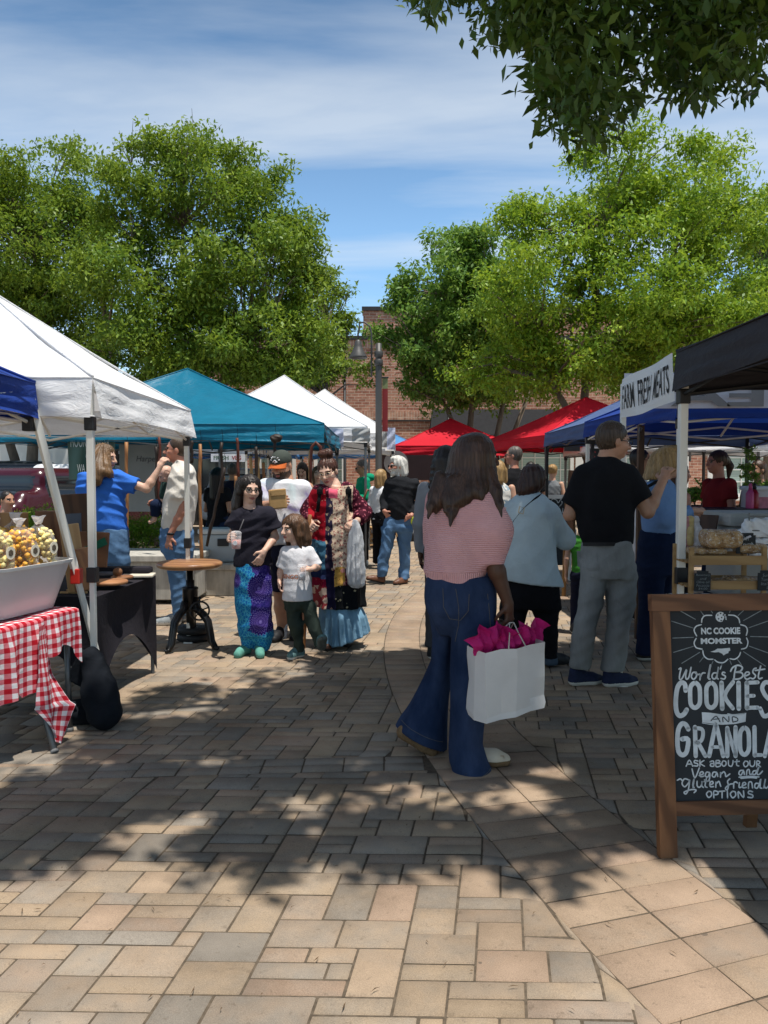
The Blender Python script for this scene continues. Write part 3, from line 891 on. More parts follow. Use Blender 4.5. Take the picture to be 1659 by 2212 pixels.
def tent(label, cx, cy, hx, hy, yaw, eave, val, peak, canv, polem=POLE_W, seed=0.0, thick=.04, flare=0.0, group="pop-up market canopies", out=.02, sag=.10, legs=(0, 1, 2, 3), slant=0.0, rip=.014, trussm=None, clampm=None):
    t = thing("canopy_tent", label, "tent", (cx, cy, 0), radians(yaw), group)
    mb = MB()
    cor = [Vector((-hx, -hy, eave + val)), Vector((hx, -hy, eave + val)), Vector((hx, hy, eave + val)), Vector((-hx, hy, eave + val))]
    pk = Vector((0, 0, peak))
    for k in range(4):
        a, b = cor[k], cor[(k + 1) % 4]
        e = (b - a).normalized(); nrm = Vector((e.y, -e.x, 0))
        def roof(u, v, a=a, b=b, k=k):
            p = a.lerp(b, u).lerp(pk, v)
            s_ = sin(pi * min(1, v * 1.05)) * 4 * u * (1 - u)
            p.z -= sag * s_ + sag * .35 * sin(pi * v)
            p.z += .012 * wob(u * 2 + k, v * 2, seed) * sin(pi * v)
            return p
        mb.grid(roof, 14, 12)
        def vala(u, v, a=a, b=b, k=k, nrm=nrm):
            p = a.lerp(b, u)
            p.z -= v * (val - .03 * sin(pi * u) * (1 if v > .5 else v * 2)) 
            r = rip * (sin(v * 15 + seed + 2.2 * sin(u * 5 + seed)) * (.35 + abs(u - .5) * 1.5) + .9 * sin(u * 17 + v * 4 + seed * 3))
            edge = min(1, u * 14, (1 - u) * 14)
            return p + nrm * (out * v + r * edge * min(1, v * 3) - .012 * sin(pi * u))
        mb.grid(vala, 30, 8)
    for c_ in cor:
        mb.tube([c_.lerp(pk, v) + Vector((0, 0, .006 - sag * .35 * sin(pi * v))) for v in np.linspace(0, 1, 13)], .009, 6)
    for k in range(4):
        for dz in (0, -val + .012): mb.tube([cor[k] + Vector((0, 0, dz)) + (cor[k] * (out / max(hx, hy)) * (1 if dz else 0)) * Vector((1, 1, 0)).length * 0, cor[(k + 1) % 4] + Vector((0, 0, dz))], .004, 5)
    mb.build("canopy", canv, t, smooth=True)
    lx, ly = hx - .03, hy - .03
    for k, (sx, sy) in enumerate(((-1, -1), (1, -1), (1, 1), (-1, 1))):
        if k not in legs: continue
        m = MB()
        a = Vector((sx * lx, sy * ly, eave + val - .03)); f = Vector((sx * (lx + slant), sy * (ly + slant), 0))
        mid = a.lerp(f, .56)
        for p0, p1, w in ((a, mid, thick), (mid, f, thick * .8)):
            d = (p1 - p0); L = d.length; R = d.to_track_quat('Z', 'Y').to_matrix()
            m.box((p0 + p1) / 2, (w, w, L), R, .004)
        m.box((f.x, f.y, .006), (thick * 1.9, thick * 1.9, .012))
        po = m.build("pole", polem, t)
        m = MB(); m.box(mid, (thick * 1.45, thick * 1.45, .09), None, .006); m.build("clamp", clampm or BLKPL, po)
        m = MB(); m.box(a + Vector((0, 0, -val)), (thick * 1.4, thick * 1.4, .08), None, .006); m.build("corner_joint", BLKPL, po)
    m = MB()
    zt, zb = eave + val - .05, eave - .02
    for k in range(4):
        a, b = [Vector((sx * lx, sy * ly, 0)) for sx, sy in (((-1, -1), (1, -1)), ((1, -1), (1, 1)), ((1, 1), (-1, 1)), ((-1, 1), (-1, -1)))[k]]
        for h in range(2):
            p, q = a.lerp(b, h * .5), a.lerp(b, h * .5 + .5)
            m.tube([(p.x, p.y, zt), (q.x, q.y, zb)], .011, 6); m.tube([(p.x, p.y, zb), (q.x, q.y, zt)], .011, 6)
        c = (a + b) / 2
        m.tube([(c.x, c.y, zb + .04), (0, 0, peak - .12)], .012, 6)
    m.tube([(0, 0, zb - .1), (0, 0, peak - .03)], .022, 8)
    m.build("truss", trussm or polem, t)
    return t

# left row
T1 = tent("blue canopy with slanted legs over the gingham table at the left edge", -3.20, 3.22, 1.2, 1.22, 0, 1.79, .205, 2.68, CV_BLUE, POLE_W, .4, slant=.33, legs=(1, 2, 3), rip=.02, clampm=M('red_clip', (.55, .03, .02), .4))
T1.rotation_euler.z = 0
T2 = tent("large white canopy rising out of the left edge of the view", -2.91, 5.62, 1.22, 1.13, 0, 1.80, .235, 2.84, CV_WHITE, POLE_W, 1.7, sag=.05, legs=(1, 2, 3), out=.05, rip=.008)
T3 = tent("teal canopy with walking sticks hung along its front", -2.70, 10.65, 1.99, 1.5, 0, 1.87, .22, 2.95, CV_TEAL, POLE_G, 2.9, legs=(0, 1, 2, 3), out=.04)
T4 = tent("white canopy with a tree-shaded grey peak behind the teal canopy", -1.80, 14.0, 1.53, 1.5, 0, 2.02, .26, 3.30, CV_WHITE, POLE_G, 3.3, out=.03)
T5 = tent("white canopy with the tallest white peak beside the lamp post", -1.32, 17.25, 1.53, 1.5, 0, 2.0, .36, 3.42, CV_WHITE, POLE_W, 4.1, out=.03)
T6 = tent("white canopy in the second row, seen as a strip under the teal one", -4.55, 19.2, 1.53, 1.5, 0, 2.0, .33, 3.2, CV_WHITE, POLE_G, 5.2)
T7 = tent("light blue canopy behind the white ones near the lamp post", -.62, 21.2, 1.53, 1.5, 0, 2.0, .26, 3.15, CV_SKY, POLE_W, 6.0)
T7b = tent("second light blue canopy showing only its striped valance under the white ones", -3.9, 21.2, 1.53, 1.5, 0, 2.0, .26, 3.15, CV_SKY, POLE_W, 6.6)
# right row
T8 = tent("charcoal canopy at the right edge over the bread table", 3.11, 2.66, 1.53, 1.53, 0, 1.92, .21, 2.66, CV_CHAR, POLE_W, 7.4, thick=.043, legs=(2, 3), sag=.02, rip=.008, trussm=BLKPL)
T9 = tent("royal blue canopy beyond the fresh meats banner", 3.85, 7.45, 1.55, 1.40, 0, 1.91, .17, 2.86, CV_BLUE, POLE_W, 8.2)
T9b = tent("slate blue canopy peeking out behind the royal blue canopy's left side", 4.0, 10.45, 1.55, 1.3, 0, 1.92, .2, 2.9, CV_SLATE, BLKPL, 8.8)
T10 = tent("white canopy in the shade behind the woman in the red shirt", 5.4, 13.6, 1.9, 1.4, 0, 1.86, .2, 2.75, CV_WHITE, POLE_G, 9.1)
T11 = tent("red canopy with the higher peak, right of the two", 4.02, 15.4, 1.6, 1.6, 0, 1.98, .22, 3.05, CV_RED, BLKPL, 10.1, sag=.08)
T11.rotation_euler.z = radians(13)
T12 = tent("red canopy with the lower peak, behind the woman in pink", 1.80, 20.9, 1.55, 1.5, 0, 2.0, .26, 3.05, CV_RED, BLKPL, 11.1, sag=.06)
# weather panels clipped to two white tents
def panel(label, px0, px1, py0, py1, Y, mat):
    a, b = P(px0, py0, Y), P(px1, py1, Y)
    m = MB()
    m.grid(lambda u, v: Vector((a.x + (b.x - a.x) * u, Y - .02 * sin(u * 9 + v * 4) - .012 * sin(v * 13 + u * 5), a.z + (b.z - a.z) * v)), 14, 12)
    o = m.build("rolled_panel", mat, None, True)
    return tag(o, label, "tent panel")
panel("grey rolled side panel hung on the shaded white canopy's corner", 760, 800, 925, 954, 12.40, CV_GREY)
panel("crumpled pale blue cloth hanging under the teal canopy's right corner", 700, 742, 926, 966, 12.3, canvas("lilac_canvas", (.55, .58, .72), .2))
panel("grey strip of side panel on the farther white canopy's corner", 820, 836, 921, 966, 15.66, CV_GREY)
panel("pale lilac side panel on the corner by the red canopy", 836, 854, 924, 971, 15.62, MATS["lilac_canvas"])
# banner of the meat stall, and its other leg seen from behind
def mat_banner(): return canvas("banner_vinyl", (.80, .80, .79), .3, .03)
BAN = mat_banner()
A, B = Vector((1.575, 4.20, 0)), Vector((1.635, 5.31, 0))
zt0, zb0 = P(1455, 762, 4.2).z, P(1451, 866, 4.2).z
zt1, zb1 = P(1343.5, 820, 5.31).z, P(1342.7, 903, 5.31).z
bn = thing("banner", "white banner reading FARM FRESH MEATS strung beside the charcoal canopy", "banner", (A.x, A.y, 0))
m = MB()
def bp(u, v):
    p = B.lerp(A, u) - A
    z = (zt1 + (zt0 - zt1) * u) * (1 - v) + (zb1 + (zb0 - zb1) * u) * v
    return Vector((p.x - .012 * sin(u * 8 + v * 2), p.y, z - .012 * sin(pi * u) * v))
m.grid(bp, 20, 6); m.build("cloth", BAN, bn, True)
INK = M("black_ink", (.015, .014, .016), .7, .1, 5)
m = MB()
V, Fs = text_geo("FARM  FRESH  MEATS", 1, .008)
x0, x1 = min(v.x for v in V), max(v.x for v in V); y0, y1 = min(v.y for v in V), max(v.y for v in V)
m.add([bp(.05 + .90 * (v.x - x0) / (x1 - x0), .80 - .60 * (v.y - y0) / (y1 - y0)) + Vector((-.004, 0, 0)) for v in V], Fs)
m.build("lettering", INK, bn)
bn2 = thing("banner", "white banner with MEAT lettering seen from behind, hung across under the charcoal canopy", "banner", (1.66, 5.35, 0))
m = MB()
m.grid(lambda u, v: Vector((u * 2.6, .02 * sin(u * 12), 1.935 + .24 * v)), 20, 4); m.build("cloth", canvas("thin_banner", (.62, .62, .68), .3, .03), bn2, True)
m = MB()
text_on(m, "T MEAT", Vector((.95, .03, 2.02)), Vector((-1, 0, 0)), Vector((0, 0, 1)), .15, 1.9, bold=.03)
mm = m.build("lettering", M("grey_ink", (.20, .20, .205), .7, .1, 5), bn2)
m = MB()
text_on(m, "T MEAT", Vector((.95, -.028, 2.02)), Vector((-1, 0, 0)), Vector((0, 0, 1)), .15, 1.9, bold=.03)
m.build("lettering", MATS["grey_ink"], bn2)
bpole = thing("banner_pole", "slim white pole holding the far end of the fresh meats banner", "pole", (1.65, 5.33, 0))
m = MB(); m.box((0, 0, 1.05), (.035, .035, 2.1), None, .004); m.build("shaft", POLE_W, bpole)
m = MB(); m.box((0, 0, .008), (.09, .09, .016)); m.build("foot", POLE_W, bpole)
# ================================================================== PEOPLE: smooth solids (distance fields meshed by surface nets)
def _seg(p, a, b):
    ba = b - a; l2 = float(ba @ ba) + 1e-12
    t = np.clip(((p - a) @ ba) / l2, 0, 1)
    return t, np.linalg.norm(p - a - t[..., None] * ba, axis=-1)
class Sdf:
    def __init__(s, k=.02): s.pr, s.k, s.cuts = [], k, []
    def _add(s, fn, lo, hi, k, op): s.pr.append((fn, np.array(lo, float), np.array(hi, float), s.k if k is None else k, op)); return s
    def cone(s, a, b, ra, rb, k=None, op='add', flat=False):
        a, b = np.array(a, float), np.array(b, float)
        def fn(p):
            t, d = _seg(p, a, b); d = d - (ra + (rb - ra) * t)
            if flat:
                u = (b - a) / (np.linalg.norm(b - a) + 1e-9); d = np.maximum(d, (p - b) @ u)
            return d
        r = max(ra, rb); return s._add(fn, np.minimum(a, b) - r, np.maximum(a, b) + r, k, op)
    def chain(s, pts, rs, k=None, flat=False):
        for i in range(len(pts) - 1): s.cone(pts[i], pts[i + 1], rs[i], rs[i + 1], k, flat=flat and i == len(pts) - 2)
        return s
    def ell(s, c, r, R=None, k=None, op='add'):
        c, r = np.array(c, float), np.array(r, float)
        Rm = None if R is None else np.array(R.to_3x3() if hasattr(R, 'to_3x3') else R, float)
        def fn(p):
            q = p - c
            if Rm is not None: q = q @ Rm
            l = np.linalg.norm(q / r, axis=-1); g = np.linalg.norm(q / (r * r), axis=-1) + 1e-9
            return l * (l - 1) / g
        m = r.max() if R is not None else r
        return s._add(fn, c - m, c + m, k, op)
    def loft(s, rings, yaw=0.0, k=None, op='add', p=2.0, fold=None):
        """rings (z,cx,cy,rx,ry); fold=(n,amp0,amp1): vertical pleats growing downwards"""
        rings = sorted(rings); A = np.array(rings); z, cx, cy, rx, ry = A.T
        c, sn = cos(yaw), sin(yaw)
        def fn(P_):
            zz = P_[..., 2]
            X, Y = P_[..., 0] - np.interp(zz, z, cx), P_[..., 1] - np.interp(zz, z, cy)
            X, Y = X * c + Y * sn, -X * sn + Y * c
            a, b = np.interp(zz, z, rx), np.interp(zz, z, ry)
            q = (np.abs(X / a) ** p + np.abs(Y / b) ** p) ** (1 / p)
            d = (q - 1) * np.minimum(a, b)
            if fold:
                th = np.arctan2(Y, X); am = fold[1] + (fold[2] - fold[1]) * np.clip((z[-1] - zz) / (z[-1] - z[0]), 0, 1)
                d = d + am * (np.sin(th * fold[0] + 1.1 * np.sin(th * 3)) + .4 * np.sin(th * fold[0] * 2.3 + zz * 4))
            return np.maximum(d, np.maximum(zz - z[-1], z[0] - zz))
        m = max(rx.max(), ry.max()) + (abs(fold[2]) * 1.5 if fold else 0)
        return s._add(fn, (cx.min() - m, cy.min() - m, z[0]), (cx.max() + m, cy.max() + m, z[-1]), k, op)
    def box(s, c, h, R=None, r=.01, k=None, op='add'):
        c, h = np.array(c, float), np.array(h, float) - r
        Rm = None if R is None else np.array(R.to_3x3(), float)
        def fn(p):
            q = p - c
            if Rm is not None: q = q @ Rm
            q = np.abs(q) - h
            return np.linalg.norm(np.maximum(q, 0), axis=-1) + np.minimum(q.max(-1), 0) - r
        m = np.linalg.norm(h + r) if R is not None else h + r
        return s._add(fn, c - m, c + m, k, op)
    def cut(s, o, n, near=None):
        """keeps the side the normal points away from; near=(centre, radius) limits it"""
        s.cuts.append((np.array(o, float), np.array(n, float) / np.linalg.norm(n), near)); return s
    def mesh(s, res, disp=None, grow=0.0):
        lo = np.min([q[1] for q in s.pr if q[4] == 'add'], 0) - 3 * res - grow; hi = np.max([q[2] for q in s.pr if q[4] == 'add'], 0) + 3 * res + grow
        n = np.ceil((hi - lo) / res).astype(int) + 1
        ax = [lo[i] + res * np.arange(n[i]) for i in range(3)]
        f = np.full(tuple(n), .5, dtype=np.float64)
        for fn, l, h, k, op in s.pr:
            m = k + 2.5 * res + grow
            i0 = np.maximum(0, np.floor((l - m - lo) / res).astype(int)); i1 = np.minimum(n, np.ceil((h + m - lo) / res).astype(int) + 1)
            if (i1 <= i0).any(): continue
            sl = tuple(slice(a, b) for a, b in zip(i0, i1))
            p = np.stack(np.meshgrid(*[ax[i][sl[i]] for i in range(3)], indexing='ij'), -1)
            d = fn(p); g = f[sl]
            if op == 'add':
                if k > 0: hh = np.maximum(k - np.abs(g - d), 0) / k; f[sl] = np.minimum(g, d) - hh * hh * k * .25
                else: f[sl] = np.minimum(g, d)
            else:
                d = -d
                if k > 0: hh = np.maximum(k - np.abs(g - d), 0) / k; f[sl] = np.maximum(g, d) + hh * hh * k * .25
                else: f[sl] = np.maximum(g, d)
        f -= grow
        near = np.abs(f) < max(.05, 4 * res)
        if disp is not None:
            idx = np.argwhere(near); p = lo + idx * res
            f[near] += disp(p)
        for o, nn, nr in s.cuts:
            p = np.stack(np.meshgrid(*ax, indexing='ij'), -1)
            d = (p - o) @ nn
            if nr is not None: d = np.where(np.linalg.norm(p - np.array(nr[0]), axis=-1) < nr[1], d, -1)
            f = np.maximum(f, d)
        return nets(f, lo, res)
def nets(f, lo, res):
    ins = f < 0
    nx, ny, nz = f.shape
    cnt = np.zeros((nx - 1, ny - 1, nz - 1), dtype=np.int8)
    for a in (0, 1):
        for b in (0, 1):
            for c in (0, 1): cnt += ins[a:nx - 1 + a, b:ny - 1 + b, c:nz - 1 + c]
    act = (cnt > 0) & (cnt < 8)
    cells = np.argwhere(act)
    if len(cells) == 0: return np.zeros((0, 3)), np.zeros((0, 4), int)
    vid = np.full(act.shape, -1, dtype=np.int64); vid[act] = np.arange(len(cells))
    acc = np.zeros((len(cells), 3)); num = np.zeros(len(cells))
    corners = [(a, b, c) for a in (0, 1) for b in (0, 1) for c in (0, 1)]
    vals = {c: f[cells[:, 0] + c[0], cells[:, 1] + c[1], cells[:, 2] + c[2]] for c in corners}
    for c in corners:
        for ax in range(3):
            if c[ax] == 0:
                e = list(c); e[ax] = 1; e = tuple(e)
                v0, v1 = vals[c], vals[e]; m = (v0 < 0) != (v1 < 0)
                t = np.where(m, v0 / np.where(m, v0 - v1, 1), 0)
                q = np.tile(np.array(c, float), (len(cells), 1)); q[:, ax] = t
                acc[m] += q[m]; num[m] += 1
    V = lo + (cells + acc / num[:, None]) * res
    Q = []
    for ax in range(3):
        u, w = (ax + 1) % 3, (ax + 2) % 3
        sl0 = [slice(None)] * 3; sl1 = [slice(None)] * 3
        sl0[ax] = slice(0, -1); sl1[ax] = slice(1, None)
        ch = ins[tuple(sl0)] != ins[tuple(sl1)]
        e = np.argwhere(ch)
        ok = (e[:, u] > 0) & (e[:, w] > 0) & (e[:, u] < f.shape[u] - 1) & (e[:, w] < f.shape[w] - 1)
        e = e[ok]
        fl = ins[tuple(sl0)][tuple(e.T)]
        def cid(du, dw):
            g = e.copy(); g[:, u] -= du; g[:, w] -= dw; return vid[tuple(g.T)]
        q = np.stack([cid(1, 1), cid(0, 1), cid(0, 0), cid(1, 0)], 1)
        q[~fl] = q[~fl][:, ::-1]
        Q.append(q)
    return V, np.concatenate(Q)
def relax(V, Q, n=1, w=.5):
    for _ in range(n):
        acc = np.zeros_like(V); num = np.zeros(len(V))
        for k in range(4):
            a, b = Q[:, k], Q[:, (k + 1) % 4]
            np.add.at(acc, a, V[b]); np.add.at(acc, b, V[a]); np.add.at(num, a, 1); np.add.at(num, b, 1)
        V = V * (1 - w) + acc / np.maximum(num, 1)[:, None] * w
    return V
def wrinkle(amp, freq=9, seed=0.0, dirv=(0, 0, 1), squash=.5):
    """soft cloth folds: warped sines running across the cloth"""
    r = np.random.default_rng(int(seed * 100) + 1)
    D = r.normal(0, 1, (4, 3)); D /= np.linalg.norm(D, axis=1, keepdims=True)
    D[:, 2] *= squash + 1
    def fn(p):
        w = 1.6 * np.sin(p @ D[0] * freq * .6 + seed)
        a = .55 * np.sin(p @ D[1] * freq + w * 1.5) + 1.1 * (np.abs(np.sin(p @ D[2] * freq * 1.3 + w * 1.6 + seed)) - .64) + .9 * (np.abs(np.sin(p @ D[3] * freq * 2.3 + 1.8 * w)) - .64)
        return amp * a
    return fn
def strands(amp, c, freq=26, seed=0.0):
    """hair locks: ridges running down, around the head centre c"""
    c = np.array(c, float)
    def fn(p):
        q = p - c; th = np.arctan2(q[:, 1], q[:, 0])
        return amp * (np.sin(th * freq * .5 + q[:, 2] * 5 + seed + 1.5 * np.sin(q[:, 2] * 9)) + .6 * np.sin(th * freq * 1.1 + q[:, 2] * 11 + seed * 2))
    return fn

def skin(name, col):
    if name in MATS: return MATS[name]
    g = NG(name)
    n = g.noise(g.coord(), 22, 4, .6)
    c = g.ramp(n, [(.3, tuple(x * .88 for x in col)), (.7, tuple(min(1, x * 1.1) for x in col))])
    g.set(c, .5, 0, .35)
    g.b.inputs['Subsurface Weight'].default_value = .12
    g.b.inputs['Subsurface Radius'].default_value = (.012, .004, .002)
    g.b.inputs['Subsurface Scale'].default_value = .5
    MATS[name] = g.m
    return g.m
def hair(name, col, lt=1.9):
    if name in MATS: return MATS[name]
    g = NG(name)
    n = g.noise(g.coord((1, 1, .06)), 130, 3, .6); b = g.noise(g.coord((1, 1, .3)), 14, 3, .5)
    c = g.ramp(g.math('ADD', g.math('MULTIPLY', n, .6), g.math('MULTIPLY', b, .5)), [(.38, tuple(x * .55 for x in col)), (.55, col), (.75, tuple(min(1, x * lt) for x in col))])
    g.set(c, .42, 0, .35); g.bump(n, .6, .006)
    MATS[name] = g.m
    return g.m
SK_L = skin("light_skin", (.56, .32, .22)); SK_T = skin("tanned_skin", (.46, .24, .15)); SK_D = skin("brown_skin", (.085, .038, .022)); SK_P = skin("pale_skin", (.62, .39, .29)); SK_R = skin("ruddy_skin", (.48, .215, .145))
LIP = skin("lips", (.36, .12, .10)); LIP_D = skin("dark_lips", (.10, .03, .025))
EYE_W = M("eye_white", (.62, .6, .57), .3, .03, 4); EYE_D = M("eye_dark", (.02, .014, .01), .2, .1, 4, spec=.5)
H_BLK = hair("black_brown_hair", (.012, .008, .007), 2.4); H_BRN = hair("brown_hair", (.05, .026, .015), 2.0); H_LBR = hair("light_brown_hair", (.10, .055, .028), 1.9); H_BLD = hair("blonde_hair", (.30, .185, .075), 1.7)
H_GRY = hair("white_hair", (.60, .58, .53), 1.4); H_SHT = hair("short_brown_hair", (.055, .035, .022), 1.8); H_AUB = hair("auburn_hair", (.06, .022, .012), 2.0); H_SALT = hair("grey_short_hair", (.10, .085, .075), 1.8)
RUB = M("white_sole", (.62, .61, .57), .7, .1, 8); DRUB = M("dark_sole", (.02, .02, .02), .8, .1, 8)
FRAME_G = M("glasses_frame", (.02, .016, .014), .3, .1, 6, spec=.5); LENS_D = M("dark_lens", (.01, .01, .012), .08, .1, 4, spec=.6)
FRAME_W = M("wire_frame", (.45, .35, .24), .3, .1, 6, metal=.8)

class Person:
    """built in view-aligned axes: x to the picture's right, y away, z up; origin on the ground under the person.
    joints are points; 'a' and 'b' are the limbs on the picture's left and right"""
    def __init__(s, label, Y, cx, H=1.7, group=None, skin=SK_L, res=.009):
        s.Y = Y; s.o = P(cx, 1032, Y); s.o.z = 0; s.H = H; s.res = res; s.skin = skin
        s.root = thing("person", label, "person", s.o, 0, group)
        s.body = Sdf(.02); s.j = {}
    def p(s, px, py, dy=0.0):
        v = P(px, py, s.Y + dy) - s.o; return np.array(v)
    def rings(s, lst):
        """(py, left px, right px, depth radius, dy) read off the outline"""
        out = []
        for py, l, r, ry, dy in lst:
            a, b = s.p(l, py, dy), s.p(r, py, dy)
            out.append((a[2], (a[0] + b[0]) / 2, dy, (b[0] - a[0]) / 2, ry))
        return sorted(out)
    def make(s, name, sdf, mat, res=None, disp=None, smooth=1, parent=None, fm=None, grow=0.0):
        V, Q = sdf.mesh(res or s.res, disp, grow)
        if len(V) == 0: return None
        V = relax(V, Q, smooth)
        f = None
        if fm is not None: f = fm(V[Q].mean(1))
        return new_obj(name, V, Q, mat, parent or s.root, True, f)
    # ---- head
    def head(s, c, yaw=0, pitch=0, roll=0, h=.225, neck=None, neck_r=.052, fat=1.0, jaw=1.0, beard=None, lips=LIP):
        """yaw 0 looks at the camera, +90 to the picture's right, 180 away; pitch>0 looks down"""
        c = np.array(c, float); k = h / .225
        R = Matrix.Rotation(radians(yaw), 3, 'Z') @ Matrix.Rotation(radians(pitch), 3, 'X') @ Matrix.Rotation(radians(roll), 3, 'Y')
        A = np.array(R); s.hR, s.hc, s.hk = A, c, k
        def w(x, y, z): return c + A @ (np.array((x, -y, z)) * k)     # head frame: y forward
        s.hw = w
        b = s.body
        def e(x, y, z, rx, ry, rz, kk=.02, op='add'): b.ell(w(x, y, z), np.array((rx, ry, rz)) * k, A, kk * k, op)
        e(0, -.012, .03, .074 * fat, .093, .082)
        e(0, .028, -.035, .058 * fat * jaw, .060, .076, .03)
        e(0, .062, -.090, .024 * jaw, .024, .018, .02)
        e(0, .076, .022, .050, .016, .012, .015)
        for sx in (-1, 1):
            e(sx * .036 * fat, .058, -.030, .026, .026, .024, .02)
            e(sx * .031, .094, .002, .017, .013, .010, .012, 'sub')
            e(sx * .031, .0755, .002, .0135, .0135, .0115, .003)
            e(sx * .075 * fat, -.010, -.010, .010, .020, .031, .006)
        b.cone(w(0, .090, .008), w(0, .111, -.030), .009 * k, .0145 * k, .012 * k)
        for sx in (-1, 1): e(sx * .012, .098, -.034, .009, .011, .008, .006)
        e(0, .088, -.058, .022, .013, .006, .006); e(0, .086, -.070, .019, .013, .007, .006)
        if neck is not None:
            neck = np.array(neck, float)
            b.cone(w(0, -.022, -.06), neck, neck_r, neck_r * 1.15, .03)
        s.lips = lips; s.beard = beard
    def face_mat(s):
        A, c, k = s.hR, s.hc, s.hk
        beard = s.beard
        def fm(C):
            q = ((C - c) @ A) / k; x, y, z = q[:, 0], -q[:, 1], q[:, 2]
            m = np.zeros(len(C), int)
            if beard is not None:
                lv = beard
                m[(z < -.030 - .3 * np.maximum(0, np.abs(x) - .05)) & (y > -.005) & (z > -.125) & (np.abs(x) < .085) & ~((np.abs(x) < .021) & (z > -.047))] = 4
            br = (np.abs(np.abs(x) - .033) < .020) & (np.abs(z - .0225 + .25 * np.maximum(0, np.abs(x) - .034)) < .0052) & (y > .05)
            m[br] = 4
            ex = (np.abs(x) - .031) / .0145
            eye = (ex ** 2 + ((z - .002) / .0068) ** 2 < 1) & (y > .06)
            m[eye] = 2
            m[eye & (np.abs(ex) < .48)] = 3
            m[(ex ** 2 < 1.15) & (np.abs(z - .0095) < .0028) & (y > .06)] = 3
            m[((x / .0245) ** 2 + ((z + .064) / .0105) ** 2 < 1) & (y > .07)] = 1
            return m
        return fm
    def hair_cap(s, sd, full=1.0, low=-.02, face=(0, .098, -.03, .070, .075, .092), nape=False):
        w, k = s.hw, s.hk
        sd.ell(w(0, -.022, .036), np.array((.084, .101, .092)) * k * full, s.hR, .01)
        if nape: sd.ell(w(0, -.032, -.006), np.array((.074, .076, .074)) * k, s.hR, .02)
        if face is not None: sd.ell(w(*face[:3]), np.array(face[3:]) * k, s.hR, .012, 'sub')
        if low is not None: sd.cut(w(0, 0, low), s.hR @ np.array((0, 0, -1.0)), (s.hc, .17 * k))
    def glasses(s, mat=FRAME_G, lens=None, r=.023, ry=.017, z=.0):
        m = MB(); w, k = s.hw, s.hk
        for sx in (-1, 1):
            pts = [Vector(w(sx * .034 + r * cos(a), .098 - .008 * abs(cos(a) * sx + 1) * 0, z + ry * sin(a))) for a in np.linspace(0, 2 * pi, 17)]
            m.cur = 0; m.tube(pts, .0024 * k, 6)
            m.tube([Vector(w(sx * .057, .097, z + .004)), Vector(w(sx * .078, .02, z + .004)), Vector(w(sx * .078, -.02, z - .004))], .0022 * k, 6)
            if lens is not None:
                m.cur = 1; m.add(pts[:-1], [tuple(range(16))])
        m.cur = 0; m.tube([Vector(w(-.012, .101, z + .006)), Vector(w(0, .106, z + .008)), Vector(w(.012, .101, z + .006))], .0022 * k, 6)
        return m.build("glasses", [mat, lens or mat], s.root, True)
    # ---- limbs
    def hand(s, wr, d, n, sc=1.0, curl=.5, thumb=1, spread=.1):
        """wr wrist, d pointing to the knuckles, n out of the back of the hand; thumb=+1/-1 picks its side"""
        d = np.array(d, float); d /= np.linalg.norm(d); n = np.array(n, float); n = n - d * (n @ d); n /= np.linalg.norm(n)
        sd = np.cross(n, d) * thumb; wr = np.array(wr, float); b = s.body
        L = .088 * sc
        b.cone(wr, wr + d * L * .35, .024 * sc, .026 * sc, .012)
        for q in (-.5, 0, .5): b.cone(wr + d * L * .3 + sd * q * .03 * sc, wr + d * L * .95 + sd * q * .046 * sc, .0145 * sc, .0125 * sc, .012)
        for i, (off, ln) in enumerate(((.034, .072), (.0115, .082), (-.0115, .077), (-.033, .060))):
            k0 = wr + d * L * .95 + sd * off * sc
            a1, a2, a3 = curl * .8, curl * 1.9, curl * 2.7
            p = k0; dirs = []
            for a, f_ in ((a1, .45), (a2, .32), (a3, .25)):
                dd = d * cos(a) - n * sin(a) + sd * off * spread * 6
                q = p + dd * ln * f_ * sc
                b.cone(p, q, .0098 * sc, .0086 * sc, .004); p = q
        t0 = wr + d * L * .25 + sd * .026 * sc
        t1 = t0 + (d * .55 + sd * .75 - n * .35 * (.3 + curl)) * .042 * sc
        t2 = t1 + (d * .85 + sd * .15 - n * .55 * (.3 + curl)) * .034 * sc
        b.cone(t0, t1, .0145 * sc, .011 * sc, .008); b.cone(t1, t2, .011 * sc, .009 * sc, .004)
    def arm(s, sh, el, wr, g=1.0, hand=None, **kw):
        b = s.body; sh, el, wr = (np.array(x, float) for x in (sh, el, wr))
        b.cone(sh, el, .047 * g, .037 * g, .02); m = el + (wr - el) * .3
        b.cone(el, m, .037 * g, .038 * g, .02); b.cone(m, wr, .038 * g, .025 * g, .02)
        if hand is not None: s.hand(wr, hand[0], hand[1], **kw)
    def leg_core(s, hip, kn, an, g=1.0):
        g = g * .72; b = s.body; b.cone(hip, kn, .075 * g, .052 * g, .03); m = np.array(kn) + (np.array(an) - np.array(kn)) * .35
        b.cone(kn, m, .052 * g, .055 * g, .03); b.cone(m, an, .055 * g, .036 * g, .03)
    def finish_body(s, res=None, extra=None):
        return s.make("body", s.body, [s.skin, s.lips, EYE_W, EYE_D, s.brow], res, fm=s.face_mat(), smooth=1)
    brow = H_BRN
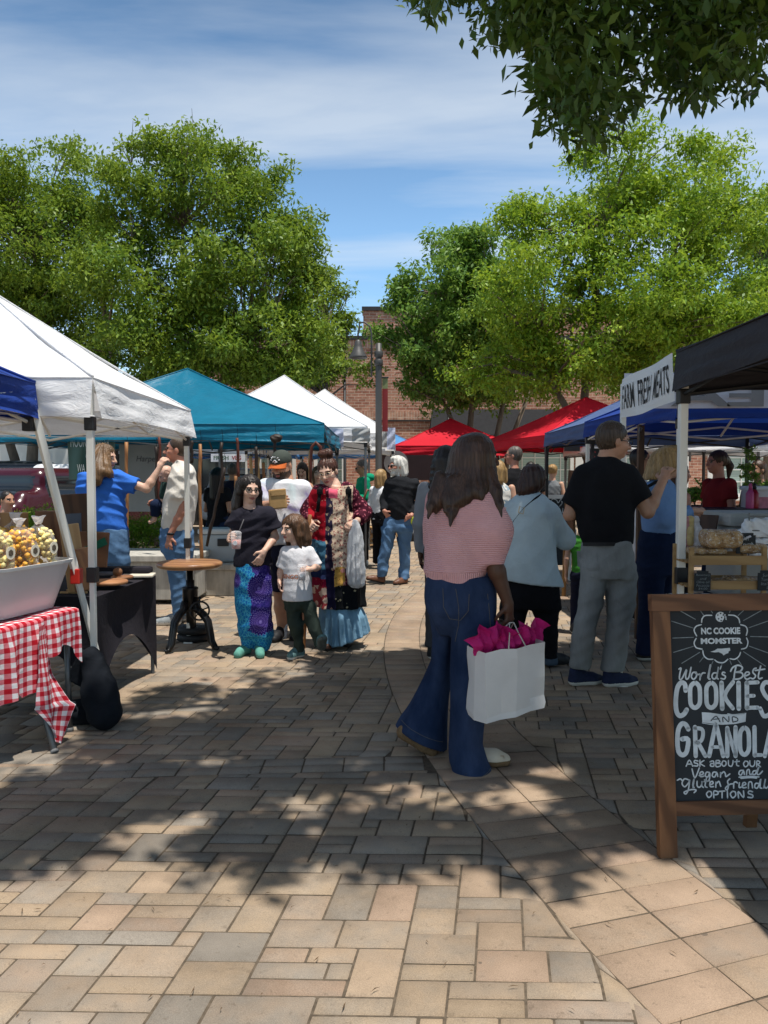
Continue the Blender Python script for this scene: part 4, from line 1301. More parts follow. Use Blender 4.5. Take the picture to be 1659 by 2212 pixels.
    def shoe(s, heel, yaw, L=.27, mat=None, sole=RUB, pitch=0.0, W=.048, H=.085, name="shoe", top=True, sole_h=.022):
        """heel: back of the sole on the ground; yaw like the head; pitch lifts the toe"""
        heel = np.array(heel, float)
        R = Matrix.Rotation(radians(yaw), 3, 'Z') @ Matrix.Rotation(radians(-pitch), 3, 'X'); A = np.array(R)
        def w(x, y, z): return heel + A @ np.array((x, -y, z))
        d = Sdf(.02)
        d.cone(w(0, .045, .040), w(0, L * .62, .034), .040, W * .92); d.cone(w(0, L * .62, .034), w(.006, L - .05, .026), W * .92, .036)
        d.cone(w(0, .045, .04), w(0, .05, H), .038, .040)
        d.cone(w(0, .08, H * .9), w(0, L * .6, .045), .033, .030)
        d.cut(w(0, 0, 0), A @ np.array((0, 0, -1.0)))
        def fm(C): return (((C - heel) @ A)[:, 2] < sole_h).astype(int)
        return s.make(name, d, [mat, sole], min(s.res, .008), fm=fm)

def stand(label, Y, cx, H=1.7, yaw=0, girth=1.0, skin=SK_L, top=None, legs=None, hairm=H_BRN, hairstyle='short', sleeve='short', arms='down', res=.012, shoes=None, group=None, hyaw=None, hem=.5, fem=False, sit=0.0, pitch=0, skirt=None, glasses=None, x=None):
    """a whole standing figure from its height and facing, for the smaller people"""
    q = Person(label, Y, cx, H, group, skin, res)
    k = H / 1.7; th = radians(yaw); f = np.array((sin(th), -cos(th), 0)); sd = np.array((cos(th), sin(th), 0)); z = np.array((0, 0, 1.0))
    q.brow = hairm
    hips, sh = .52 * H, .815 * H
    q.head(z * (.932 * H) + f * .03 * k, hyaw if hyaw is not None else yaw, pitch, 0, .225 * (k ** .6), z * sh + z * .02, fat=.98 + .05 * (girth - 1))
    shw = (.165 if fem else .185) * k * (1 + .3 * (girth - 1)); hpw = .085 * k * girth
    torso = [(hem * H, 0, 0, (.175 if fem else .165) * k * girth, .125 * k * girth), (.60 * H, 0, 0, (.150 if fem else .165) * k * girth, .115 * k * girth), (.70 * H, 0, 0, .17 * k * girth, .12 * k * girth), (.78 * H, 0, 0, .175 * k * (1 + .4 * (girth - 1)), .105 * k), (.83 * H, 0, 0, .085 * k, .07 * k), (.845 * H, 0, 0, .055, .05)]
    t = Sdf(.04); t.loft(torso, th)
    q.body.loft([(.5 * H, 0, 0, .10 * k, .08 * k), (.8 * H, 0, 0, .11 * k, .07 * k), (.84 * H, 0, 0, .05, .05)], th)
    for sgn in (-1, 1):
        S = sd * sgn * shw + z * (sh - .025)
        if arms == 'down': E = S + sd * sgn * .05 * k - z * .28 * k - f * .02; W = E - z * .24 * k + f * .06 * k + sd * sgn * .0; hd = (-z + f * .15, sd * sgn)
        elif arms == 'front': E = S + sd * sgn * .06 * k - z * .27 * k; W = E + f * .21 * k - sd * sgn * .07 * k + z * .02; hd = (f - sd * sgn * .3, z)
        else: E, W, hd = arms(sgn, S, sd, f, z, k)
        q.arm(S, E, W, .95 * k * (1 + .3 * (girth - 1)), hd, sc=.95 * k, curl=.5, thumb=1 if sgn > 0 else -1)
        c = W if sleeve == 'long' else (S * .45 + E * .55)
        if sleeve == 'long': t.cone(S, E, .065 * k, .052 * k, .03); t.cone(E, E * .1 + W * .9, .052 * k, .042 * k, .03, flat=True)
        elif sleeve == 'short': t.cone(S, c, .066 * k, .068 * k, .03, flat=True)
        hp = z * hips + sd * sgn * hpw; kn = z * .28 * H + sd * sgn * (hpw + .01) + f * .02; an = z * .055 * H + sd * sgn * (hpw + .015)
        q.leg_core(hp, kn, an, .9 * k)
        if shoes is not None: q.shoe(an * (1, 1, 0) - f * .06, yaw, .26 * k, shoes, RUB)
        if legs is not None and skirt is None:
            if sgn < 0: pn = Sdf(.03); pn.loft([(hips - .1 * k, 0, 0, .165 * k * girth, .12 * k * girth), (hips + .02, 0, 0, .168 * k * girth, .12 * k * girth), (.60 * H, 0, 0, .15 * k * girth, .11 * k * girth)], th)
            pn.cone(hp - z * .03, kn, .092 * k * girth, .070 * k, .03); pn.cone(kn, an, .070 * k, .062 * k, .03, flat=True)
    q.finish_body()
    if legs is not None: q.make("trousers", pn, legs, disp=wrinkle(.004, 16, Y))
    q.make("shirt", t, top, disp=wrinkle(.0045, 14, Y + 1.3))
    hs = Sdf(.015)
    if hairstyle != 'none':
        if hairstyle == 'short': q.hair_cap(hs, .955, None, (0, .070, -.058, .095, .083, .097), True)
        else:
            q.hair_cap(hs, 1.02, None)
            w = q.hw
            if hairstyle == 'long':
                for a in (-1, 1): hs.cone(w(a * .062, -.03, .0), w(a * .085, -.045, -.28), .042, .03)
                hs.cone(w(0, -.08, 0), w(0, -.10, -.30), .075, .06)
            if hairstyle == 'bob':
                for a in (-1, 1): hs.cone(w(a * .068, -.02, .0), w(a * .08, -.01, -.13), .042, .036)
                hs.cone(w(0, -.07, 0), w(0, -.08, -.13), .075, .07)
            if hairstyle in ('bun', 'tail'):
                hs.ell(w(0, -.10, .06 if hairstyle == 'bun' else .02), (.045,) * 3)
                if hairstyle == 'tail': hs.chain([w(0, -.12, .03), w(0, -.155, -.04), w(0, -.14, -.16)], [.03, .038, .014])
        q.make("hair", hs, hairm, min(res, .010), strands(.003, q.hc, 30, Y))
    if glasses: q.glasses(FRAME_G, glasses if glasses is not True else None)
    return q
# ------------------------------------------------------------------ patterned cloth
def mat_knit():
    g = NG("pink_knit")
    s = g.sep(g.coord())
    r = g.wave(g.coord((1, .2, 1)), 33, .6, 2, 'Z'); r2 = g.wave(g.coord(), 30, .6, 2, 'X')
    hemz = g.math('LESS_THAN', s[2], .99)
    h = g.mix(hemz, r, r2)
    n = g.noise(g.coord(), 6, 4, .6)
    c = g.ramp(n, [(.3, (.72, .38, .395)), (.7, (.82, .47, .48))])
    c = g.mix(.2, c, g.ramp(h, [(0, .6), (.6, 1.08)]), 'MULTIPLY')
    g.set(c, .95, 0, .1); g.bump(g.math('ADD', h, g.math('MULTIPLY', g.noise(g.coord(), 240, 2), .5)), .8, .006)
    return g.m
def mat_harem():
    g = NG("paisley_cloth")
    s = g.sep(g.coord())
    v = g.vor(g.coord((1, 1, .8)), 44, 'DISTANCE_TO_EDGE'); n = g.noise(g.coord(), 34, 2, .5, 2.0)
    c = g.ramp(g.math('FRACT', g.math('MULTIPLY', n, 5)), [(.0, (.004, .06, .26)), (.4, (.006, .14, .42)), (.6, (.015, .25, .42)), (1, (.004, .035, .2))])
    c = g.mix(g.math('LESS_THAN', v, .07), c, (.05, .30, .45))
    # mandalas: rings around points on the front of the leg
    pur = None
    pm = g.math('GREATER_THAN', g.math('ADD', s[0], g.math('MULTIPLY', g.noise(g.coord(), 9, 3, .6), .16)), .095)
    pm = g.math('MULTIPLY', pm, g.math('GREATER_THAN', g.math('ADD', s[2], g.math('MULTIPLY', n, .1)), .25))
    c = g.mix(pm, c, g.ramp(n, [(.4, (.012, .012, .12)), (.6, (.05, .03, .22))]))
    for cx, cz, R in ((.068, .56, .09), (.08, .29, .088), (-.13, .62, .05), (.05, .76, .05)):
        d = g.math('SQRT', g.math('ADD', g.math('POWER', g.math('SUBTRACT', s[0], cx), 2.0), g.math('POWER', g.math('MULTIPLY', g.math('SUBTRACT', s[2], cz), .8), 2.0)))
        th = g.math('ARCTAN2', g.math('SUBTRACT', s[2], cz), g.math('SUBTRACT', s[0], cx))
        pet = g.math('MULTIPLY', g.math('SINE', g.math('MULTIPLY', th, 26.0)), .006)
        rr = g.math('DIVIDE', g.math('ADD', d, pet), R)
        ring = g.ramp(rr, [(.0, (.20, .15, .45)), (.12, (.03, .012, .14)), (.3, (.19, .14, .42)), (.34, (.025, .01, .13)), (.52, (.24, .18, .45)), (.55, (.025, .012, .15)), (.72, (.20, .16, .42)), (.76, (.02, .01, .14)), (.93, (.02, .012, .16)), (.97, (.22, .2, .5)), (1, (.03, .02, .2))], 'CONSTANT')
        c = g.mix(g.math('LESS_THAN', rr, 1.0), c, ring)
    g.set(c, .85, 0, .15); g.bump(g.noise(g.coord((1, 1, .4)), 18, 3, .6, 1), .5, .012)
    return g.m
def px_mask(g, s, x0, x1, y0, y1, fx, fz):
    a = g.math('MULTIPLY', g.math('GREATER_THAN', s[0], fx(x0)), g.math('LESS_THAN', s[0], fx(x1)))
    b = g.math('MULTIPLY', g.math('GREATER_THAN', s[2], fz(y1)), g.math('LESS_THAN', s[2], fz(y0)))
    return g.math('MULTIPLY', a, b)
def floral(g, scale, ground, petals, dark=None, th=.32):
    d = g.vor(g.coord((1, 1, 1)), scale, 'F1'); n = g.noise(g.coord(), scale * 1.7, 3, .6, 1.5)
    c = g.mix(g.math('LESS_THAN', g.math('ADD', d, g.math('MULTIPLY', n, .5)), th + .25), ground, petals)
    if dark is not None: c = g.mix(g.math('GREATER_THAN', n, .60), c, dark)
    return c
def mat_coat():
    g = NG("patchwork_cloth"); cx = 732.
    vm = g.n.new('ShaderNodeVectorMath'); vm.operation = 'MULTIPLY_ADD'; g.l.new(g.noise(g.coord(), 7, 3, .5, col=True), vm.inputs[0]); vm.inputs[1].default_value = (.05, .05, .05)
    v2 = g.n.new('ShaderNodeVectorMath'); v2.operation = 'SUBTRACT'; g.l.new(g.coord(), v2.inputs[0]); v2.inputs[1].default_value = (.025, .025, .025); g.l.new(v2.outputs[0], vm.inputs[2]); s = g.sep(vm.outputs[0])
    fx = lambda X: (466.3 + X * .26453 - cx) / 253.; fz = lambda Y: 1.454 - (932.7 + Y * .26453 - 1032) / 253.
    c = floral(g, 40, (.055, .006, .016), (.36, .09, .12), (.015, .006, .012))
    cream = floral(g, 40, (.56, .42, .31), (.30, .12, .10), (.05, .025, .022), .36)
    for r, m in (((945, 1118, 440, 1100), cream),
                 ((903, 962, 540, 1120), floral(g, 17, (.025, .018, .04), (.42, .31, .21), None, .32)),
                 ((760, 905, 470, 890), floral(g, 34, (.30, .006, .016), (.52, .26, .20), None, .13)),
                 ((740, 905, 880, 1120), floral(g, 9, (.06, .17, .26), (.13, .27, .36), (.035, .10, .17))),
                 ((905, 985, 1110, 1440), floral(g, 16, (.012, .010, .035), (.30, .20, .14), None, .2)),
                 ((740, 905, 1110, 1190), floral(g, 18, (.02, .03, .09), (.06, .10, .2), None, .3)),
                 ((740, 905, 1185, 1250), floral(g, 30, (.26, .008, .035), (.36, .05, .06), None, .2)),
                 ((740, 912, 1245, 1440), floral(g, 13, (.34, .05, .055), (.70, .50, .38), None, .42)),
                 ((978, 1062, 1085, 1240), floral(g, 15, (.46, .26, .06), (.55, .24, .20), (.22, .09, .03))),
                 ((985, 1260, 1235, 1440), floral(g, 20, (.007, .008, .010), (.36, .31, .20), None, .16))):
        c = g.mix(px_mask(g, s, *r, fx, fz), c, m)
    c = g.mix(px_mask(g, s, 930, 1000, 455, 540, fx, fz), c, (.62, .10, .16))
    g.set(c, .9, 0, .12); g.bump(g.noise(g.coord((1, 1, .5)), 16, 3, .6, 1), .5, .012)
    return g.m
def mat_tiedye():
    g = NG("tie_dye_white")
    n = g.noise(g.coord((1, 1, .7)), 4.2, 4, .55, 1.2); n2 = g.noise(g.coord((1, 1, .6), loc=(3, 1, 2)), 3.6, 3, .5, 1)
    c = g.ramp(n, [(.5, (.66, .66, .68)), (.58, (.60, .56, .68)), (.66, (.36, .29, .56))])
    c = g.mix(g.ramp(n2, [(.56, 0.0), (.72, .4)]), c, (.45, .72, .72))
    g.set(c, .9, 0, .12); g.bump(g.noise(g.coord((1, 1, .7)), 12, 3, .6, 1.2), .5, .014)
    return g.m
def mat_blotch(name, a, b, th=.55, scale=14):
    g = NG(name); n = g.noise(g.coord(), scale, 3, .6, 1)
    g.set(g.ramp(n, [(th - .04, a), (th + .04, b)]), .9, 0, .12); g.bump(g.noise(g.coord(), 14, 3, .6, 1.2), .45, .012)
    return g.m
D_DARK = denim("dark_denim", (.010, .020, .052), .35); D_MID = denim("mid_denim", (.075, .15, .27), .6); D_GREY = denim("grey_denim", (.20, .208, .205), .5); D_NAVY = denim("navy_denim", (.008, .016, .045), .3)
C_BLK = cloth("black_cotton", (.009, .009, .011), .2); C_NAVY = cloth("faded_black_cotton", (.018, .017, .026), .2); C_BPANT = cloth("black_trouser", (.006, .006, .008), .2)
C_GRYSW = cloth("pale_blue_fleece", (.47, .55, .58), .08); C_BLUE = cloth("bright_blue_cotton", (.035, .15, .58), .1); C_LBLUE = cloth("light_blue_cotton", (.16, .27, .48), .08)
C_CREAM = cloth("cream_cotton", (.66, .62, .56), .06); C_WHITE = cloth("white_cotton", (.74, .74, .76), .05); C_OLIVE = cloth("dark_olive_cotton", (.030, .042, .034), .15)
C_RED = cloth("brick_red_cotton", (.20, .016, .018), .12); C_KELLY = cloth("kelly_green_fleece", (.004, .25, .13), .12); C_KHAKI = cloth("khaki_green_cotton", (.045, .05, .028), .15)
C_NSHORT = cloth("navy_shorts", (.010, .012, .028), .2); C_SKIRT = denim("chambray", (.14, .26, .36), .7)
S_BRN = M("brown_leather", (.13, .055, .03), .45, .25, 9, .2, 40); S_BLK = M("black_shoe", (.012, .012, .014), .6, .2, 9); S_GRY = M("grey_mesh_shoe", (.25, .27, .28), .85, .15, 30, .3, 300); S_NAVY = M("navy_mesh_shoe", (.012, .018, .05), .8, .3, 30, .3, 300)
S_MINT = M("mint_slipper", (.09, .27, .22), .7, .2, 14); S_CRM = M("cream_leather", (.58, .50, .38), .5, .1, 9); S_CORK = M("cork_sole", (.18, .11, .055), .85, .3, 60); S_TEALP = M("teal_print_shoe", (.09, .17, .17), .8, .5, 40)
STRAP = cloth("black_webbing", (.008, .008, .009), .15)

def decal(o, V, Fs, mat, name, off=.003, flip=False):
    """lays flat lettering (in view-aligned x,z; y ignored) on the camera-facing side of a garment"""
    W = []
    for v in V:
        ok, loc, nrm, _ = o.ray_cast(Vector((v.x, -2, v.z)), Vector((0, 1, 0)))
        W.append(loc + nrm * off if ok else Vector((v.x, 0, v.z)))
    return new_obj(name, W, Fs, mat, o, False)

# ---- woman in pink knit, walking right with the gift bag
q = Person("woman in pink knit top and flared jeans carrying a white paper bag", 3.88, 1000, 1.68, skin=SK_D, res=.0085)
w = q.p; q.brow = H_BLK
q.head(w(1032, 982), 105, 8, 0, .225, w(1012, 1052), lips=LIP_D)
q.body.loft(q.rings([(1058, 985, 1035, .06, 0), (1100, 960, 1045, .09, 0), (1240, 940, 1040, .12, 0), (1300, 935, 1055, .12, 0)]))
q.arm(w(1046, 1088, -.05), w(1063, 1205, -.10), w(1097, 1303, -.10), 1.12, ((.10, 0, -1), (.75, -.65, 0)), sc=1.0, curl=.95, thumb=-1)
q.arm(w(950, 1090, .12), w(940, 1190, .16), w(955, 1280, .2), 1.05, ((.1, .2, -1), (-.8, .3, 0)), sc=.95, curl=.5)
q.leg_core(w(1015, 1310, -.03), w(1012, 1480, -.02), w(1012, 1630, -.02)); q.leg_core(w(957, 1310, .09), w(955, 1430, .12), w(905, 1560, .13), .7)
q.finish_body()
d = Sdf(.05)
d.loft(q.rings([(1048, 994, 1030, .07, 0), (1058, 968, 1046, .10, 0), (1072, 945, 1056, .13, 0), (1095, 930, 1060, .15, 0), (1130, 921, 1060, .16, 0), (1165, 919, 1058, .165, 0), (1200, 916, 1052, .165, 0), (1232, 914, 1050, .165, 0), (1243, 920, 1046, .155, 0), (1258, 924, 1045, .150, 0)]))
d.cone(w(1040, 1085, -.04), w(1060, 1150, -.07), .10, .105, .06); d.cone(w(1060, 1150, -.07), w(1062, 1222, -.10), .105, .062, .05, flat=True)
d.cone(w(955, 1085, .10), w(942, 1180, .15), .09, .07, .05, flat=True)
q.make("knit_top", d, mat_knit(), .009, wrinkle(.004, 10, 2.2, squash=.1))
d = Sdf(.05)
d.loft(q.rings([(1240, 922, 1062, .15, .0), (1265, 915, 1071, .165, .0), (1290, 914, 1073, .17, .0), (1315, 919, 1073, .165, .0), (1345, 934, 1066, .13, .0), (1368, 950, 1050, .08, .0)]))
d.loft(q.rings([(1290, 992, 1070, .11, -.04), (1330, 980, 1072, .12, -.05), (1373, 975, 1071, .115, -.06), (1440, 974, 1064, .10, -.06), (1500, 973, 1056, .098, -.06), (1560, 971, 1046, .10, -.06), (1605, 970, 1044, .11, -.06), (1640, 971, 1054, .125, -.06), (1657, 972, 1060, .135, -.06)]), k=.012)
d.loft(q.rings([(1290, 920, 980, .11, .06), (1330, 926, 982, .11, .08), (1373, 932, 980, .10, .10), (1427, 928, 976, .09, .12), (1463, 914, 974, .085, .13), (1499, 895, 970, .09, .13), (1535, 876, 968, .10, .13), (1571, 853, 967, .12, .13), (1632, 848, 966, .125, .13)]), k=.012)
d.cut(w(848, 1570, .1), (-.42, .0, -.91), (w(890, 1640, .1), .28))
jn = q.make("flared_jeans", d, denim("indigo_denim", (.011, .024, .062), .9), .0085, wrinkle(.0055, 11, 5.1, squash=-.6))
m = MB(); THR = M("tan_thread", (.10, .095, .09), .8, .2, 60)
def seam(pts, off=.004):
    W = []
    for i in range(len(pts) - 1):
        for k_ in range(8):
            x, y = (pts[i][c_] + (pts[i + 1][c_] - pts[i][c_]) * k_ / 8 for c_ in (0, 1)); v = w(x, y, 0)
            ok, loc, nrm, _ = jn.ray_cast(Vector((v[0], -2, v[2])), Vector((0, 1, 0)))
            if ok: W.append(loc + nrm * off * .3)
    if len(W) > 2: mm = MB(); mm.tube(W, .0016, 4); mm.build("seam", THR, jn)
seam([(952, 1262), (953, 1300), (966, 1325), (988, 1328), (1004, 1308), (1006, 1268)]); seam([(978, 1262), (984, 1300), (985, 1340), (978, 1380)]); seam([(975, 1646), (1000, 1648), (1030, 1646), (1056, 1640)]); seam([(856, 1563), (890, 1580), (930, 1598), (962, 1612)]); seam([(1046, 1275), (1052, 1360), (1040, 1450)])
d = Sdf(.02)
hr = q.rings([(937, 1008, 1040, .05, 0), (943, 992, 1052, .08, 0), (957, 979, 1064, .105, 0), (980, 970, 1071, .118, 0), (1010, 965, 1073, .120, 0), (1035, 958, 1072, .125, -.01), (1055, 952, 1066, .13, -.03), (1072, 950, 1040, .11, -.06), (1090, 955, 1000, .06, -.11)])
d.loft(hr)
for pts in ([(950, 1030), (938, 1070), (930, 1095), (925, 1120)], [(962, 1040), (948, 1085), (942, 1110)], [(985, 1040), (978, 1085), (975, 1110), (972, 1136)], [(972, 1040), (964, 1080), (960, 1104)], [(1000, 1040), (992, 1080), (984, 1112)], [(1060, 1025), (1072, 1060), (1078, 1090), (1084, 1118)], [(1048, 1035), (1063, 1070), (1071, 1100)], [(1015, 1045), (1010, 1075), (1004, 1092)], [(1032, 1045), (1036, 1068), (1040, 1080)]):
    mid = 970 < pts[0][0] < 1045
    n = len(pts)
    d.chain([w(x, y, (-.10 if mid else -.065) - .028 * i) for i, (x, y) in enumerate(pts)], [.030, .028, .020, .005][:n - 1] + [.005])
d.ell(w(1072, 985, 0) + np.array((.03, 0, 0)), (.05, .06, .07), op='sub')
q.make("hair", d, hair("espresso_hair", (.040, .020, .012), 2.4), .007, strands(.0022, w(1015, 985), 60, 1.0))
q.shoe(w(850, 1586, .10), 88, .265, S_CORK, S_CORK, pitch=-30, W=.046, sole_h=.03, name="sandal")
fs = q.shoe(w(1000, 1651, -.03) * (1, 1, 0), 84, .255, S_CRM, S_CORK, W=.05, H=.06, sole_h=.03, name="sandal")
m = MB(); c0 = Vector(w(1076, 1632, -.03)); m.tube([c0 + Vector((a * .022, -.05, b * .016)) for a, b in ((-1, -1), (1, -1), (1, 1), (-1, 1), (-1, -1))], .003, 6); m.build("buckle", FRAME_W, fs)

# ---- woman with dark braids mostly hidden behind her
q = stand("woman with long dark braids hidden behind the woman in pink", 6.1, 962, 1.70, 160, 1.0, SK_D, cloth("ash_cotton", (.20, .21, .23), .1), cloth("charcoal_trouser", (.05, .05, .055), .15), H_BLK, 'long', 'long', res=.011, shoes=S_BLK, fem=True)
d = Sdf(.012)
hw = q.hw
for i in range(11):
    a = -1.9 + i * .38
    d.chain([hw(.075 * sin(a), -.02 - .07 * cos(a) , .07), hw(.098 * sin(a), -.03 - .09 * cos(a), -.05), hw(.115 * sin(a), -.045 - .09 * cos(a), -.2), hw(.10 * sin(a), -.05 - .10 * cos(a), -.46)], [.022, .02, .017, .012])
q.make("braids", d, H_BLK, .008, lambda p: .003 * np.sin(p[:, 2] * 130))

# ---- woman in pale blue-grey sweatshirt seen from behind
q = Person("woman in pale grey-blue sweatshirt with a black strap across her back", 5.9, 1148, 1.62, skin=SK_P, res=.01)
w = q.p; q.brow = H_AUB
q.head(w(1152, 1036), 140, 12, 0, .225, w(1142, 1072))
q.body.loft(q.rings([(1070, 1118, 1168, .07, 0), (1130, 1105, 1180, .1, 0), (1260, 1100, 1190, .12, 0)]))
q.arm(w(1185, 1108), w(1224, 1172, .05), w(1222, 1158, .28), 1.1, ((-.3, .8, .2), (0, 0, 1)), sc=.95)
q.arm(w(1098, 1108), w(1083, 1170, .1), w(1090, 1160, .3), 1.1, ((.3, .8, .2), (0, 0, 1)), sc=.95, thumb=-1)
q.leg_core(w(1115, 1280), w(1105, 1350), w(1100, 1420)); q.leg_core(w(1178, 1280), w(1188, 1350), w(1188, 1420))
q.finish_body()
d = Sdf(.05)
d.loft(q.rings([(1062, 1128, 1162, .08, 0), (1072, 1110, 1180, .12, 0), (1086, 1096, 1193, .15, 0), (1108, 1088, 1197, .18, 0), (1150, 1083, 1197, .2, 0), (1200, 1081, 1201, .205, 0), (1240, 1081, 1208, .205, 0), (1262, 1084, 1216, .20, 0), (1270, 1090, 1217, .2, 0)]))
d.cut(w(1150, 1258), (-.12, 0, -1), (w(1150, 1270), .4))
d.cone(w(1186, 1106), w(1222, 1166, .05), .085, .078, .04); d.cone(w(1222, 1166, .05), w(1220, 1158, .24), .078, .05, .04, flat=True)
d.cone(w(1100, 1108, .05), w(1088, 1165, .12), .08, .07, .04)
q.make("sweatshirt", d, C_GRYSW, .010, wrinkle(.0085, 8, 3.3, squash=-.3))
m = MB(); pts = [w(1168, 1068, -.13), w(1150, 1080, -.165), (w(1128, 1100, -.185)), w(1106, 1128, -.19), w(1086, 1160, -.16)]
m.grid(lambda u, v: Vector(np.array([np.interp(u * 4, range(5), [p[i] for p in pts]) for i in range(3)])) + Vector((-.035 * (v - .5), -.015, -.04 * (v - .5))), 12, 2)
so = m.build("strap", STRAP, q.root, True)
m = MB(); c0 = Vector(w(1126, 1102, -.2)); m.tube([c0 + Vector((a * .022, -.006, b * .028)) for a, b in ((-1, -.6), (.6, -1), (1, .6), (-.6, 1), (-1, -.6))], .004, 6); m.build("buckle", FRAME_W, so)
d = Sdf(.04)
d.loft(q.rings([(1245, 1092, 1207, .17, 0), (1290, 1088, 1209, .17, 0), (1312, 1090, 1208, .15, 0)]))
d.loft(q.rings([(1295, 1082, 1145, .12, .02), (1340, 1078, 1134, .10, .03), (1412, 1082, 1122, .085, .04)])); d.loft(q.rings([(1295, 1142, 1208, .12, 0), (1340, 1158, 1206, .095, 0), (1425, 1172, 1203, .075, 0)]))
q.make("trousers", d, C_BPANT, .011, wrinkle(.004, 14, 1.1))
d = Sdf(.015); d.loft(q.rings([(1418, 1171, 1204, .08, 0), (1434, 1170, 1205, .082, 0)])); q.make("trouser_cuff", d, denim("cuff_denim", (.045, .065, .09), .4), .009)
q.shoe(w(1178, 1438, -.02) * (1, 1, 0), 118, .26, S_BLK, DRUB); q.shoe(w(1090, 1430, .05) * (1, 1, 0), 140, .25, S_BLK, DRUB)
d = Sdf(.02)
d.loft(q.rings([(1003, 1142, 1162, .05, 0), (1008, 1132, 1170, .08, 0), (1018, 1125, 1177, .10, 0), (1034, 1120, 1180, .108, 0), (1050, 1117, 1174, .105, -.01), (1062, 1116, 1164, .085, -.02), (1072, 1120, 1150, .055, -.03)]))
d.ell(w(1182, 1052, .02), (.055, .07, .075), op='sub')
q.make("hair", d, hair("auburn_dark_hair", (.035, .014, .009), 2.2), .008, strands(.004, w(1148, 1034), 34, 2.0))

# ---- tall man in black T-shirt and grey jeans
q = Person("tall man in black T-shirt and grey jeans reaching past the tent pole", 5.33, 1305, 1.85, skin=SK_T, res=.0095)
w = q.p; q.brow = H_SHT
q.head(w(1326, 953), 100, 6, 0, .248, w(1309, 1000), .062, jaw=1.1)
q.body.loft(q.rings([(995, 1285, 1335, .07, 0), (1060, 1262, 1350, .1, 0), (1200, 1270, 1355, .11, 0)]))
q.arm(w(1354, 1030), w(1399, 1106, -.02), w(1431, 1041, .06), 1.2, ((.35, .25, -.2 + .9), (-.6, -.7, .1)), sc=1.08, curl=.55, thumb=1)
q.arm(w(1258, 1030), w(1231, 1112, .02), w(1246, 1108, .27), 1.2, ((.3, .9, 0), (-.3, 0, .9)), sc=1.05)
q.leg_core(w(1280, 1250), w(1276, 1310), w(1254, 1440)); q.leg_core(w(1340, 1250), w(1336, 1310), w(1326, 1440))
q.finish_body()
d = Sdf(.05)
d.loft(q.rings([(984, 1290, 1328, .07, 0), (992, 1277, 1338, .10, 0), (1006, 1260, 1356, .12, 0), (1022, 1250, 1364, .14, 0), (1045, 1244, 1367, .15, 0), (1070, 1240, 1367, .155, 0), (1100, 1242, 1367, .16, 0), (1125, 1246, 1367, .16, 0), (1151, 1250, 1366, .158, 0), (1173, 1258, 1364, .155, 0)]))
d.cone(w(1352, 1026), w(1383, 1082, -.01), .085, .088, .05, flat=True); d.cone(w(1260, 1028), w(1233, 1092, .01), .082, .08, .05, flat=True)
q.make("shirt", d, C_BLK, .0095, wrinkle(.008, 9, .7, squash=.0))
d = Sdf(.05)
d.loft(q.rings([(1166, 1260, 1364, .145, 0), (1195, 1256, 1369, .16, 0), (1222, 1254, 1373, .165, 0), (1245, 1257, 1374, .15, 0)]))
d.loft(q.rings([(1235, 1256, 1312, .12, 0), (1262, 1254, 1306, .115, 0), (1309, 1248, 1302, .10, 0), (1342, 1241, 1289, .09, .0), (1383, 1236, 1283, .085, .0), (1424, 1233, 1276, .082, 0), (1442, 1231, 1274, .085, 0)]), k=.02)
d.loft(q.rings([(1235, 1308, 1374, .125, 0), (1262, 1308, 1373, .12, 0), (1309, 1311, 1370, .10, -.01), (1342, 1313, 1360, .092, -.01), (1383, 1308, 1357, .088, -.01), (1430, 1301, 1349, .085, -.01), (1448, 1300, 1348, .088, -.01)]), k=.02)
jo = q.make("jeans", d, D_GREY, .0095, wrinkle(.0065, 14, 4.4, squash=-.2))
m = MB(); m.grid(lambda u, v: Vector(w(1259 + 106 * u, 1171.5 + 8 * v, -.155 * sin(pi * (.06 + .88 * u)) - .012)), 16, 2); m.build("belt", S_BLK, q.root, True)
for x0, x1 in ((1262, 1296), (1312, 1352)):
    m = MB(); m.grid(lambda u, v: Vector(w(x0 + (x1 - x0) * u + 2 * v, 1196 + 40 * v - 5 * abs(u - .5) * 2 * v, -.2)), 8, 8)
    V_ = [Vector(v) for v in m.V]; decal(jo, V_, m.F, D_GREY, "back_pocket", .005)
q.shoe(w(1228, 1477, -.02) * (1, 1, 0), 108, .30, S_NAVY, RUB, W=.052, H=.10, sole_h=.032); q.shoe(w(1301, 1487, -.05) * (1, 1, 0), 106, .30, S_NAVY, RUB, W=.052, H=.10, sole_h=.032)
d = Sdf(.015); q.hair_cap(d, .985, None, (.0, .082, -.052, .10, .098, .105), True); q.make("hair", d, H_SHT, .007, strands(.0035, q.hc, 60, .3))
q.glasses(FRAME_G, None)

# ---- blonde woman in light blue top, and the people behind the stall
q = Person("blonde woman in light blue top and dark jeans behind the tent pole", 6.1, 1425, 1.68, skin=SK_L, res=.011)
w = q.p; q.brow = H_BLD
q.head(w(1452, 999), 95, 22, 0, .228, w(1428, 1040))
q.body.loft(q.rings([(1040, 1405, 1445, .06, 0), (1100, 1395, 1450, .09, 0), (1160, 1395, 1460, .1, 0)]))
q.arm(w(1402, 1062, -.06), w(1437, 1124, -.1), w(1495, 1103, -.08), 1.05, ((1, 0, .05), (0, -.5, .9)), curl=.7)
q.arm(w(1440, 1060, .15), w(1455, 1120, .15), w(1500, 1108, .1), 1.0, ((1, -.2, .05), (0, .3, .9)), curl=.6)
q.leg_core(w(1410, 1200), w(1408, 1300), w(1396, 1410)); q.leg_core(w(1435, 1200, .1), w(1428, 1300, .1), w(1415, 1410, .1))
q.finish_body()
d = Sdf(.05)
